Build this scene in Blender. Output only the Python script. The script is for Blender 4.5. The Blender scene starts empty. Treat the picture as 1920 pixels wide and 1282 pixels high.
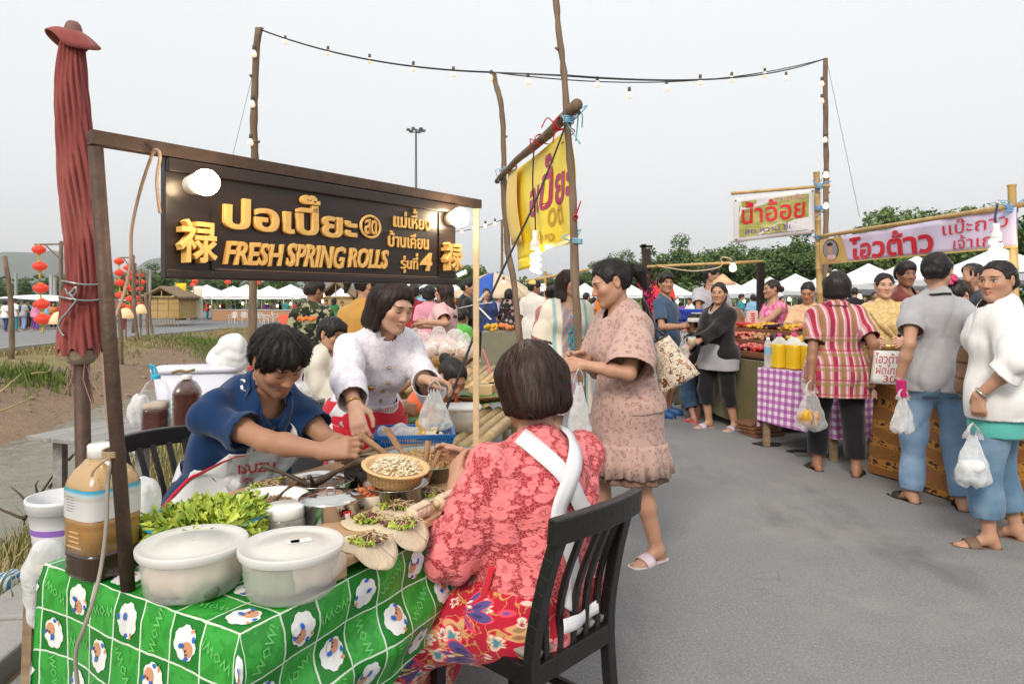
import bpy,math,random
import numpy as np
from mathutils import Vector,Matrix,Euler
from mathutils.bvhtree import BVHTree
R=math.radians
S=bpy.context.scene
C=S.collection
# == camera
CAMH=1.38
cd=bpy.data.cameras.new('camera');cam=bpy.data.objects.new('camera',cd);C.objects.link(cam)
cam.location=(0,0,CAMH);cam.rotation_euler=(R(90),0,0)
cd.sensor_width=36;cd.lens=24.0;cd.shift_y=-0.0432
cd.clip_start=.05;cd.clip_end=30000
S.camera=cam
# == sky, sun, exposure
W=bpy.data.worlds.new('World');S.world=W;W.use_nodes=True
wt=W.node_tree;wt.nodes.clear()
SUN_EL,SUN_AZ=R(38),R(200)
sky=wt.nodes.new('ShaderNodeTexSky');sky.sky_type='NISHITA';sky.sun_disc=False
sky.sun_elevation=SUN_EL;sky.sun_rotation=SUN_AZ;sky.air_density=1.4;sky.dust_density=4.0;sky.ozone_density=1.0
hs=wt.nodes.new('ShaderNodeHueSaturation');hs.inputs['Saturation'].default_value=.42
tc=wt.nodes.new('ShaderNodeTexCoord');sx=wt.nodes.new('ShaderNodeSeparateXYZ')
wt.links.new(tc.outputs['Generated'],sx.inputs[0])
rp=wt.nodes.new('ShaderNodeValToRGB')           # a thin evening overcast: grey-blue low down, paler above
els=rp.color_ramp.elements
els[0].position=0.0;els[0].color=(6.5,6.5,6.62,1)
els[1].position=1.0;els[1].color=(10.2,10.3,10.3,1)
e=els.new(.07);e.color=(6.95,6.92,6.98,1)
e=els.new(.22);e.color=(7.5,7.62,7.7,1)
e=els.new(.42);e.color=(8.0,8.1,8.15,1)
mx=wt.nodes.new('ShaderNodeMix');mx.data_type='RGBA';mx.inputs['Factor'].default_value=.8
bg=wt.nodes.new('ShaderNodeBackground');bg.inputs['Strength'].default_value=.1
wo=wt.nodes.new('ShaderNodeOutputWorld')
wt.links.new(sx.outputs['Z'],rp.inputs['Fac'])
wt.links.new(sky.outputs[0],hs.inputs['Color']);wt.links.new(hs.outputs[0],mx.inputs['A']);wt.links.new(rp.outputs[0],mx.inputs['B'])
wt.links.new(mx.outputs['Result'],bg.inputs['Color']);wt.links.new(bg.outputs[0],wo.inputs['Surface'])
sd=bpy.data.lights.new('sun','SUN');sun=bpy.data.objects.new('sun',sd);C.objects.link(sun)
sd.energy=1.8;sd.angle=R(18);sd.color=(1,.90,.78)
sun.rotation_euler=Vector((math.sin(SUN_AZ)*math.cos(SUN_EL),math.cos(SUN_AZ)*math.cos(SUN_EL),math.sin(SUN_EL))).to_track_quat('Z','Y').to_euler()
S.view_settings.view_transform='Standard';S.view_settings.look='None'
S.view_settings.exposure=0.46;S.view_settings.gamma=1;S.view_settings.use_curve_mapping=False
S.render.engine='CYCLES'
S.cycles.use_denoising=True
S.cycles.max_bounces=6;S.cycles.transparent_max_bounces=12;S.cycles.transmission_bounces=6
S.cycles.caustics_reflective=False;S.cycles.caustics_refractive=False
S.cycles.sample_clamp_indirect=4
rnd=random.Random(7)
# == points from the photo's own geometry (1920 px wide, horizon row 558)
F=1280.0;HZ=558.0
def P(px,py,y):return Vector(((px-960)/F*y,y,CAMH-(py-HZ)/F*y))
def PZ(px,py,z):
    y=F*(CAMH-z)/(py-HZ);return Vector(((px-960)/F*y,y,z))
def PX(px,y,z):return Vector(((px-960)/F*y,y,z))
# == materials
MATS={}
class G:
    def __init__(s,name):
        s.m=bpy.data.materials.new(name);s.m.use_nodes=True;s.t=s.m.node_tree
        s.b=s.t.nodes['Principled BSDF']
    def n(s,typ,**kw):
        nd=s.t.nodes.new('ShaderNode'+typ)
        for k,v in kw.items():
            if k.startswith('_'):setattr(nd,k[1:],v)
            else:s.put(nd.inputs[k.replace('__',' ')],v)
        return nd
    def put(s,sock,v):
        if hasattr(v,'is_output') or isinstance(v,bpy.types.NodeSocket):s.t.links.new(v,sock)
        elif isinstance(v,bpy.types.Node):s.t.links.new(v.outputs[0],sock)
        else:
            if isinstance(v,tuple) and len(v)==3 and sock.type=='RGBA':v=v+(1,)
            sock.default_value=v
    def set(s,**kw):
        for k,v in kw.items():s.put(s.b.inputs[k.replace('__',' ')],v)
        return s
    def co(s,kind='Object',scale=None,rot=None):
        o=s.n('TexCoord').outputs[kind]
        if scale or rot:
            mp=s.n('Mapping');s.put(mp.inputs['Vector'],o)
            if scale:mp.inputs['Scale'].default_value=scale
            if rot:mp.inputs['Rotation'].default_value=rot
            o=mp.outputs[0]
        return o
    def noise(s,v,scale,detail=3,rough=.55,out=0):
        n=s.n('TexNoise',Scale=scale,Detail=detail,Roughness=rough);s.put(n.inputs['Vector'],v);return n.outputs[out]
    def vor(s,v,scale,feature='F1',out='Distance',rnd_=1.0):
        n=s.n('TexVoronoi',_feature=feature,Scale=scale);s.put(n.inputs['Vector'],v);n.inputs['Randomness'].default_value=rnd_;return n.outputs[out]
    def ramp(s,fac,stops,interp='LINEAR'):
        n=s.n('ValToRGB');n.color_ramp.interpolation=interp;e=n.color_ramp.elements
        while len(e)<len(stops):e.new(.5)
        for i,(p,c) in enumerate(stops):
            e[i].position=p;e[i].color=(c if isinstance(c,tuple) else (c,c,c))[:3]+(1,)
        s.put(n.inputs[0],fac);return n.outputs[0]
    def math(s,op,a,b=0.0,c=0.0,clamp=False):
        n=s.n('Math',_operation=op);n.use_clamp=clamp
        s.put(n.inputs[0],a);s.put(n.inputs[1],b);s.put(n.inputs[2],c);return n.outputs[0]
    def mix(s,fac,a,b,blend='MIX'):
        n=s.n('Mix',_data_type='RGBA',_blend_type=blend)
        s.put(n.inputs['Factor'],fac);s.put(n.inputs['A'],a);s.put(n.inputs['B'],b);return n.outputs['Result']
    def bump(s,h,strength=.3,dist=.01):
        n=s.n('Bump',Strength=strength,Distance=dist);s.put(n.inputs['Height'],h);s.put(s.b.inputs['Normal'],n.outputs[0]);return s
    def sep(s,v):
        n=s.n('SeparateXYZ');s.put(n.inputs[0],v);return n.outputs
    def rgb(s,c):
        n=s.n('RGB');n.outputs[0].default_value=tuple(c)[:3]+(1,);return n.outputs[0]
def mat(name,col,rough=.6,metal=0.,var=.12,scale=9.,bump=0.,bscale=80.,spec=.4,**kw):
    """plain surface with tone variation and fine relief"""
    if name in MATS:return MATS[name]
    g=G(name);o=g.co('Object')
    nz=g.noise(o,scale,4)
    g.set(Base__Color=g.mix(nz,tuple(max(0,c*(1-var*1.6)) for c in col),tuple(min(1,c*(1+var)) for c in col)),Metallic=metal,Specular__IOR__Level=spec)
    g.set(Roughness=g.ramp(g.noise(o,scale*2.3,3),[(.25,max(.02,rough-.1)),(.75,min(1,rough+.1))]))
    if bump:g.bump(g.noise(o,bscale,3),bump)
    g.set(**kw);MATS[name]=g.m;return g.m
def stretched(name,c1,c2,scale=(30,30,3),rough=.65,bump=.35,sc=1.,knots=0,coord='Object',spec=.35):
    """wood, bamboo, hair: streaks along one axis"""
    if name in MATS:return MATS[name]
    g=G(name);o=g.co(coord,scale);nz=g.noise(o,sc,5,.6)
    big=g.noise(g.co(coord),6,3)
    c=g.mix(g.ramp(nz,[(.3,0.),(.7,1.)]),c1,c2)
    c=g.mix(g.math('MULTIPLY',big,.5),c,tuple(x*.6 for x in c1))
    if knots:
        k=g.ramp(g.vor(g.co(coord,(1,1,.4)),knots),[(.06,0.),(.12,1.)])
        c=g.mix(k,tuple(x*.35 for x in c1),c)
    g.set(Base__Color=c,Roughness=rough,Specular__IOR__Level=spec);g.bump(nz,bump,.004);MATS[name]=g.m;return g.m
def cloth(name,col,var=.12,scale=6,weave=500,rough=.85,bump=.12,sheen=.2,wr=.25):
    if name in MATS:return MATS[name]
    g=G(name);o=g.co('Object')
    c=col if not isinstance(col,tuple) else g.mix(g.noise(o,scale,4),tuple(x*(1-var) for x in col),tuple(min(1,x*(1+var)) for x in col))
    g.set(Base__Color=c,Roughness=rough,Specular__IOR__Level=.2,Sheen__Weight=sheen)
    h=g.math('ADD',g.math('MULTIPLY',g.noise(g.co('Object',(1,1,.38),(.25,.2,.1)),13,2,.4),wr*4),g.math('MULTIPLY',g.noise(o,weave,2),bump))
    g.bump(h,.6,.014);MATS[name]=g.m;return g.m
def patterned(name,fn,rough=.85,bumpf=None,bs=.3,bd=.006,sheen=.15,spec=.2,coord='Object',**kw):
    if name in MATS:return MATS[name]
    g=G(name);o=g.co(coord);c=fn(g,o)
    if isinstance(c,tuple):c,h=c
    else:h=None
    wr=g.math('MULTIPLY',g.noise(g.co('Object',(1,1,.38),(.25,.2,.1)),13,2,.4),.8)
    h=wr if h is None else g.math('ADD',wr,h)
    g.set(Base__Color=c,Roughness=rough,Specular__IOR__Level=spec,Sheen__Weight=sheen);g.bump(h,bs,bd)
    g.set(**kw);MATS[name]=g.m;return g.m
def glow(name,col,strength):
    if name in MATS:return MATS[name]
    g=G(name);g.set(Base__Color=col,Emission__Color=col,Emission__Strength=strength,Roughness=.3);MATS[name]=g.m;return g.m
def clearplastic(name,col=(.9,.92,.93),alpha=.35,rough=.25,bump=.5,bscale=30):
    """thin film: mostly see-through with soft highlights"""
    if name in MATS:return MATS[name]
    g=G(name);o=g.co('Object');nz=g.noise(o,bscale,3)
    fr=g.n('LayerWeight',Blend=.45).outputs['Facing']
    a=g.math('ADD',g.math('MULTIPLY',fr,.5),g.math('MULTIPLY_ADD',nz,.25,alpha-.12),clamp=True)
    g.set(Base__Color=col,Roughness=rough,Alpha=a,Specular__IOR__Level=.6);g.bump(nz,bump,.02);MATS[name]=g.m;return g.m
# == objects
def tag(o,label=None,cat=None,group=None,kind=None):
    for k,v in (('label',label),('category',cat),('group',group),('kind',kind)):
        if v:o[k]=v
    return o
def thing(name,label,cat,loc=(0,0,0),rz=0.,group=None):
    o=bpy.data.objects.new(name,None);C.objects.link(o);o.empty_display_size=.1
    o.location=loc;o.rotation_euler=(0,0,rz);return tag(o,label,cat,group)
def mesh_np(name,V,Q=None,T=None,mats=(),midx=None,uv=None,smooth=True,polys=None):
    me=bpy.data.meshes.new(name)
    if polys is not None:
        me.from_pydata([tuple(v) for v in V],[],[tuple(p) for p in polys]);n=len(polys)
    else:
        V=np.asarray(V,np.float32);Q=np.zeros((0,4),np.int32) if Q is None else np.asarray(Q,np.int32)
        T=np.zeros((0,3),np.int32) if T is None else np.asarray(T,np.int32)
        n=len(Q)+len(T);nl=4*len(Q)+3*len(T)
        me.vertices.add(len(V));me.vertices.foreach_set('co',V.ravel())
        me.loops.add(nl);me.loops.foreach_set('vertex_index',np.concatenate([Q.ravel(),T.ravel()]).astype(np.int32))
        me.polygons.add(n)
        st=np.concatenate([np.arange(len(Q))*4,4*len(Q)+np.arange(len(T))*3]).astype(np.int32)
        me.polygons.foreach_set('loop_start',st)
    for m in (mats if isinstance(mats,(list,tuple)) else [mats]):me.materials.append(m)
    if midx is not None:me.polygons.foreach_set('material_index',np.asarray(midx,np.int32))
    me.update(calc_edges=True);me.validate()
    if len(me.polygons)==n:me.polygons.foreach_set('use_smooth',np.full(n,smooth,bool))
    if uv is not None:
        l=me.uv_layers.new(name='UVMap');idx=np.zeros(len(me.loops),np.int32);me.loops.foreach_get('vertex_index',idx)
        l.data.foreach_set('uv',np.asarray(uv,np.float32)[idx].ravel())
    return me
def local(parent,V):
    V=np.asarray(V,float)
    if parent is None:return V
    c,s=math.cos(-parent.rotation_euler.z),math.sin(-parent.rotation_euler.z)
    d=V-np.array(parent.location);x=d[:,0]*c-d[:,1]*s;y=d[:,0]*s+d[:,1]*c
    return np.stack([x,y,d[:,2]],1)
def link(name,me,parent=None,loc=None):
    o=bpy.data.objects.new(name,me);C.objects.link(o)
    if parent is not None:o.parent=parent
    if loc is not None:o.location=loc
    return o
def frame_of(d,up=(0,0,1)):
    d=Vector(d).normalized();u=Vector(up)
    if abs(d.dot(u))>.97:u=Vector((1,0,0))
    a=d.cross(u).normalized();return a,a.cross(d).normalized(),d
class MB:
    """collects shapes, then links them as one mesh"""
    def __init__(s):s.v=[];s.f=[];s.m=[];s.cur=0
    def add(s,vs,fs):
        b=len(s.v);s.v.extend(tuple(v) for v in vs);s.f.extend(tuple(b+i for i in f) for f in fs);s.m.extend([s.cur]*len(fs));return s
    def box(s,c,size,rz=0.,M=None):
        c=Vector(c);hx,hy,hz=(x/2 for x in size);rot=M if M is not None else Matrix.Rotation(rz,3,'Z')
        vs=[c+rot@Vector((x,y,z)) for z in (-hz,hz) for x,y in ((-hx,-hy),(hx,-hy),(hx,hy),(-hx,hy))]
        return s.add(vs,[(3,2,1,0),(4,5,6,7),(0,1,5,4),(1,2,6,5),(2,3,7,6),(3,0,4,7)])
    def bar(s,a,b,w,h,up=(0,0,1)):
        a,b=Vector(a),Vector(b);x,y,d=frame_of(b-a,up);vs=[]
        for p in (a,b):vs+=[p-x*w/2-y*h/2,p+x*w/2-y*h/2,p+x*w/2+y*h/2,p-x*w/2+y*h/2]
        return s.add(vs,[(3,2,1,0),(4,5,6,7),(0,1,5,4),(1,2,6,5),(2,3,7,6),(3,0,4,7)])
    def tube(s,pts,r,n=8,caps=True):
        pts=[Vector(p) for p in pts];N=len(pts);r=[r]*N if not isinstance(r,(list,tuple)) else r
        vs=[];x=None
        for i,p in enumerate(pts):
            d=(pts[min(i+1,N-1)]-pts[max(i-1,0)])
            if d.length<1e-9:d=Vector((0,0,1))
            d.normalize()
            if x is None:x=frame_of(d)[0]
            else:
                x=x-d*x.dot(d)
                x=x.normalized() if x.length>1e-6 else frame_of(d)[0]
            y=d.cross(x)
            vs+=[p+(x*math.cos(2*math.pi*k/n)+y*math.sin(2*math.pi*k/n))*r[i] for k in range(n)]
        fs=[(i*n+k,i*n+(k+1) % n,(i+1)*n+(k+1) % n,(i+1)*n+k) for i in range(N-1) for k in range(n)]
        if caps:fs+=[tuple(range(n-1,-1,-1)),tuple(range((N-1)*n,N*n))]
        return s.add(vs,fs)
    def lathe(s,prof,c=(0,0,0),n=24,M=None,sx=1.,sy=1.,caps=(False,False)):
        c=Vector(c);vs=[]
        for r,z in prof:
            for k in range(n):
                a=2*math.pi*k/n;v=Vector((r*math.cos(a)*sx,r*math.sin(a)*sy,z));vs.append(c+(M@v if M is not None else v))
        N=len(prof);fs=[(i*n+k,i*n+(k+1) % n,(i+1)*n+(k+1) % n,(i+1)*n+k) for i in range(N-1) for k in range(n)]
        if caps[0]:fs.append(tuple(range(n-1,-1,-1)))
        if caps[1]:fs.append(tuple(range((N-1)*n,N*n)))
        return s.add(vs,fs)
    def ball(s,c,r,n=10,sx=1.,sy=1.,sz=1.,M=None):
        prof=[(r*math.sin(math.pi*i/n),-r*sz*math.cos(math.pi*i/n)) for i in range(n+1)]
        prof[0]=(r*.02,-r*sz);prof[-1]=(r*.02,r*sz)
        return s.lathe(prof,c,max(6,n+2),M,sx,sy,(True,True))
    def grid(s,fn,nu,nv):
        vs=[fn(u/nu,v/nv) for v in range(nv+1) for u in range(nu+1)];w=nu+1
        return s.add(vs,[(j*w+i,j*w+i+1,(j+1)*w+i+1,(j+1)*w+i) for j in range(nv) for i in range(nu)])
    def poly(s,pts):return s.add(pts,[tuple(range(len(pts)))])
    def build(s,name,mats,parent=None,world=True,smooth=False,loc=None,bevel=0.,solid=0.,sub=0):
        V=s.v
        if parent is not None and world:
            if parent.type=='MESH':
                g=parent.parent;V=local(g,V) if g else V
                if not g:V=np.asarray(V)-np.array(parent.location)
            else:V=local(parent,V)
        elif loc is not None:V=np.asarray(V)-np.array(loc)
        me=mesh_np(name,V,polys=s.f,mats=mats,midx=s.m,smooth=smooth)
        o=link(name,me,parent,loc)
        if bevel:
            b=o.modifiers.new('bevel','BEVEL');b.width=bevel;b.segments=2;b.limit_method='ANGLE';b.angle_limit=R(40)
        if solid:
            b=o.modifiers.new('thick','SOLIDIFY');b.thickness=solid;b.offset=0
        if sub:
            b=o.modifiers.new('sub','SUBSURF');b.levels=sub;b.render_levels=sub
        return o
def crooked(a,b,n=9,amp=.02,seed=0):
    a,b=Vector(a),Vector(b);q=random.Random(seed);x,y,d=frame_of(b-a);out=[]
    o1=o2=0
    for i in range(n):
        t=i/(n-1);o1+=q.gauss(0,amp*.5);o2+=q.gauss(0,amp*.5);e_=math.sin(math.pi*t)**.4 if 0<t<1 else 0
        out.append(a.lerp(b,t)+x*o1*e_+y*o2*e_)
    return out
def sag(a,b,d,n=16):
    a,b=Vector(a),Vector(b)
    return [a.lerp(b,i/n)-Vector((0,0,4*d*(i/n)*(1-i/n))) for i in range(n+1)]
def smoothpath(pts,n=6):
    pts=[Vector(p) for p in pts];out=[];N=len(pts)
    for i in range(N-1):
        p0,p1,p2,p3=pts[max(i-1,0)],pts[i],pts[i+1],pts[min(i+2,N-1)]
        for k in range(n):
            t=k/n;out.append(.5*((2*p1)+(p2-p0)*t+(2*p0-5*p1+4*p2-p3)*t*t+(3*p1-p0-3*p2+p3)*t**3))
    return out+[pts[-1]]
# == lettering
def text_mesh(s,size=1.,extrude=0.,bevel=0.,offset=0.,res=4,align='LEFT',space=1.):
    cu=bpy.data.curves.new('t','FONT');cu.body=s;cu.size=size;cu.extrude=extrude;cu.bevel_depth=bevel;cu.bevel_resolution=0
    cu.offset=offset;cu.resolution_u=res;cu.align_x=align;cu.space_character=space;cu.fill_mode='BOTH' if extrude else 'FRONT'
    o=bpy.data.objects.new('t',cu);C.objects.link(o)
    dg=bpy.context.evaluated_depsgraph_get();me=o.evaluated_get(dg).to_mesh()
    V=np.zeros(len(me.vertices)*3,np.float32);me.vertices.foreach_get('co',V);V=V.reshape(-1,3).astype(float)
    Fs=[tuple(p.vertices) for p in me.polygons]
    o.evaluated_get(dg).to_mesh_clear();bpy.data.objects.remove(o);bpy.data.curves.remove(cu)
    return V,Fs
def thai_mesh(text,**kw):
    """lettering with tone marks lifted clear of an upper vowel"""
    up,tone='ิีึืั','่้๊๋';plain='';marks=[]
    for i,ch in enumerate(text):
        if ch in tone and i and text[i-1] in up:marks.append((plain[:-1],ch))
        else:plain+=ch
    V,Fs=text_mesh(plain,**kw);Fs=list(Fs);hh=None
    bar,_=text_mesh('|',**kw)
    for pre,ch in marks:
        adv=text_mesh(pre+'|',**kw)[0][:,0].max()-bar[:,0].max();Vm,Fm=text_mesh(ch,**kw);n=len(V)
        Vm[:,0]+=adv;Vm[:,1]+=.24*kw.get('size',1.);V=np.concatenate([V,Vm]);Fs+=[tuple(n+i for i in f) for f in Fm]
    return V,Fs
def islands_x(V,Fs):
    """split a text mesh into glyphs: islands whose x ranges overlap go together"""
    n=len(V);par=list(range(n))
    def fd(i):
        while par[i] !=i:par[i]=par[par[i]];i=par[i]
        return i
    for f in Fs:
        for i in f[1:]:par[fd(f[0])]=fd(i)
    # welded corners of extruded text share positions
    key={}
    for i,v in enumerate(V):
        k=(round(v[0],4),round(v[1],4))
        if k in key:par[fd(i)]=fd(key[k])
        else:key[k]=i
    grp={}
    for i in range(n):grp.setdefault(fd(i),[]).append(i)
    iv=sorted([(V[g][:,0].min(),V[g][:,0].max(),g) for g in grp.values()],key=lambda t:t[0]);out=[]
    for a,b,g in iv:
        if out and a<out[-1][1]-.35*min(b-a,out[-1][1]-out[-1][0]):out[-1][1]=max(out[-1][1],b);out[-1][2]+=g
        else:out.append([a,b,list(g)])
    res=[]
    for a,b,g in out:
        gs=set(g);mp={v:i for i,v in enumerate(g)}
        res.append((V[g],[tuple(mp[i] for i in f) for f in Fs if f[0] in gs]))
    return res
# == implicit surfaces (bodies, clothes, soft things)
def axis(lo,hi,base,det):
    pts=[lo];x=lo
    while x<hi:
        h=base
        for a,b,hh in det:
            if a-hh<=x<=b:h=min(h,hh)
            elif x<a and x+h>a:h=min(h,max(a-x,hh))
        x+=h;pts.append(x)
    return np.array(pts,np.float32)
class Field:
    def __init__(s,lo,hi,base,det=()):
        s.ax=[axis(lo[i]-base*2,hi[i]+base*2,base,[(d[0][i],d[1][i],d[2]) for d in det]) for i in range(3)]
        s.d=np.full([len(a) for a in s.ax],9.,np.float32);s.base=base;s.caps=[]
    def _sub(s,lo,hi):
        sl=[]
        for i in range(3):
            a=max(0,int(np.searchsorted(s.ax[i],lo[i]))-2);b=min(len(s.ax[i]),int(np.searchsorted(s.ax[i],hi[i]))+2)
            if b<=a:return None
            sl.append(slice(a,b))
        sl=tuple(sl)
        return sl,np.meshgrid(*[s.ax[i][sl[i]] for i in range(3)],indexing='ij',sparse=True)
    def _comb(s,sl,d,k,op):
        o=s.d[sl]
        if op=='add':
            if k<=0:s.d[sl]=np.minimum(o,d)
            else:
                h=np.maximum(k-np.abs(o-d),0)/k;s.d[sl]=np.minimum(o,d)-h*h*k*.25
        elif op=='sub':
            d=-d
            if k<=0:s.d[sl]=np.maximum(o,d)
            else:
                h=np.maximum(k-np.abs(o-d),0)/k;s.d[sl]=np.maximum(o,d)+h*h*k*.25
    def cone(s,a,b,r1,r2,k=.02,op='add',end=None):
        # end = (point, normal): this limb stops there, open
        a=np.array(a,np.float32);b=np.array(b,np.float32);m=max(r1,r2)+k+s.base*2
        q=s._sub(np.minimum(a,b)-m,np.maximum(a,b)+m)
        if q is None:return
        sl,(x,y,z)=q;ab=b-a;L2=float(ab@ab)+1e-9
        t=np.clip(((x-a[0])*ab[0]+(y-a[1])*ab[1]+(z-a[2])*ab[2])/L2,0,1)
        d=np.sqrt((x-a[0]-t*ab[0])**2+(y-a[1]-t*ab[1])**2+(z-a[2]-t*ab[2])**2)-(r1+(r2-r1)*t)
        if end is not None:
            p,n=end;d=np.maximum(d,(x-p[0])*n[0]+(y-p[1])*n[1]+(z-p[2])*n[2])
        s._comb(sl,d,k,op)
    def ell(s,c,r,k=.02,M=None,op='add'):
        c=np.array(c,np.float32);m=max(r)+k+s.base*2
        q=s._sub(c-m,c+m)
        if q is None:return
        sl,(x,y,z)=q;x=x-c[0];y=y-c[1];z=z-c[2]
        if M is not None:
            M=np.array(M,np.float32).T;x,y,z=(M[i,0]*x+M[i,1]*y+M[i,2]*z for i in range(3))
        k0=np.sqrt((x/r[0])**2+(y/r[1])**2+(z/r[2])**2);k1=np.sqrt((x/r[0]**2)**2+(y/r[1]**2)**2+(z/r[2]**2)**2)+1e-6
        s._comb(sl,k0*(k0-1)/k1,k,op)
    def cut(s,p,n):
        """open cut: what lies on the n side of p goes, and the cap is left open"""
        n=np.array(n,np.float32);n=n/np.linalg.norm(n);p=np.array(p,np.float32)
        x,y,z=np.meshgrid(*s.ax,indexing='ij',sparse=True)
        pl=(x-p[0])*n[0]+(y-p[1])*n[1]+(z-p[2])*n[2]
        s.d=np.maximum(s.d,pl.astype(np.float32));s.caps.append(('p',p,n))
    def cutball(s,c,r,M=None):
        """open cut by an ellipsoid"""
        c=np.array(c,np.float32);r=np.array(r,np.float32)
        x,y,z=np.meshgrid(*s.ax,indexing='ij',sparse=True);x=x-c[0];y=y-c[1];z=z-c[2]
        Mi=np.eye(3,dtype=np.float32) if M is None else np.array(M,np.float32).T
        x,y,z=(Mi[i,0]*x+Mi[i,1]*y+Mi[i,2]*z for i in range(3))
        k0=np.sqrt((x/r[0])**2+(y/r[1])**2+(z/r[2])**2)
        s.d=np.maximum(s.d,((1-k0)*r.min()).astype(np.float32));s.caps.append(('b',c,r,Mi))
    def noise(s,amp,freq,seed=0,mask=None):
        q=np.random.RandomState(seed);x,y,z=np.meshgrid(*s.ax,indexing='ij',sparse=True);t=0
        w=np.sin(x*freq*.6+1+seed)*.9+np.sin(y*freq*.5+2)*.7+np.sin(z*freq*.45)*.8
        for i in range(4):
            k=q.normal(size=3)*freq*(1,.8,.55,.55)[i];k[2]*=.6;a=np.sin(k[0]*x+k[1]*y+k[2]*z+q.rand()*6+w)
            t=t+(a if i<2 else 1.1-2.2*np.abs(a)**.7)
        s.d=s.d+(t*amp*.5 if mask is None else t*amp*.5*mask(x,y,z)).astype(np.float32)
    def mesh(s):
        d=s.d;X,Y,Z=s.ax;n=d.shape;neg=d<0
        c=[(0,0,0),(1,0,0),(0,1,0),(1,1,0),(0,0,1),(1,0,1),(0,1,1),(1,1,1)]
        cnt=np.zeros([i-1 for i in n],np.int8)
        for i,j,k in c:cnt+=neg[i:n[0]-1+i,j:n[1]-1+j,k:n[2]-1+k]
        act=np.argwhere((cnt>0) & (cnt<8));idx=np.full(cnt.shape,-1,np.int32);idx[tuple(act.T)]=np.arange(len(act))
        vals=np.stack([d[act[:,0]+i,act[:,1]+j,act[:,2]+k] for i,j,k in c],1)
        pos=np.zeros((len(act),3));w=np.zeros(len(act))
        for a in range(8):
            for b in range(a+1,8):
                df=[c[b][t]-c[a][t] for t in range(3)]
                if sum(abs(t) for t in df) !=1:continue
                va,vb=vals[:,a],vals[:,b];hit=(va<0) !=(vb<0)
                t=np.where(hit,va/np.where(hit,va-vb,1),0)
                for ax_ in range(3):pos[:,ax_]+=np.where(hit,c[a][ax_]+df[ax_]*t,0)
                w+=hit
        pos/=w[:,None]
        V=np.empty_like(pos)
        for ax_,A in enumerate((X,Y,Z)):
            i0=act[:,ax_];V[:,ax_]=A[i0]+(A[i0+1]-A[i0])*pos[:,ax_]
        Q=[]
        for ax_ in range(3):
            sl0=[slice(None)]*3;sl1=[slice(None)]*3;sl0[ax_]=slice(0,n[ax_]-1);sl1[ax_]=slice(1,None)
            a,b=neg[tuple(sl0)],neg[tuple(sl1)];e=np.argwhere(a !=b)
            u,v=(ax_+1) % 3,(ax_+2) % 3
            e=e[(e[:,u]>0) & (e[:,v]>0) & (e[:,u]<n[u]-1) & (e[:,v]<n[v]-1)]
            if not len(e):continue
            fl=a[tuple(e.T)]
            def cell(du,dv):
                q=e.copy();q[:,u]-=du;q[:,v]-=dv;return idx[tuple(q.T)]
            q4=np.stack([cell(1,1),cell(0,1),cell(0,0),cell(1,0)],1)
            q4[~fl]=q4[~fl][:,::-1];Q.append(q4)
        Q=np.concatenate(Q) if Q else np.zeros((0,4),np.int32)
        if s.caps and len(Q):
            ctr=V[Q].mean(1);keep=np.ones(len(Q),bool);eps=s.base*.30
            for cp in s.caps:
                if cp[0]=='l':
                    pd=(ctr-cp[1])@cp[2];rad=np.linalg.norm(ctr-cp[1]-np.outer(pd,cp[2]),axis=1)
                    keep &=~((pd>-eps-cp[4]) & (pd<eps*3+cp[4]) & (rad<cp[3]))
                elif cp[0]=='p':keep &=((ctr-cp[1])@cp[2])<-eps
                else:
                    q=(ctr-cp[1])@cp[3].T;keep &=(np.sqrt(((q/cp[2])**2).sum(1))-1)*cp[2].min()>eps
            Q=Q[keep];us=np.unique(Q);mp=np.full(len(V),-1,np.int32);mp[us]=np.arange(len(us));V=V[us];Q=mp[Q]
        return V,Q
def smooth_vq(V,Q,it=1,f=.5):
    for _ in range(it):
        acc=np.zeros_like(V);w=np.zeros(len(V))
        for i in range(4):
            for j in (1,3):
                np.add.at(acc,Q[:,i],V[Q[:,(i+j) % 4]]);np.add.at(w,Q[:,i],1)
        V=V*(1-f)+f*acc/np.maximum(w,1)[:,None]
    return V
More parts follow.
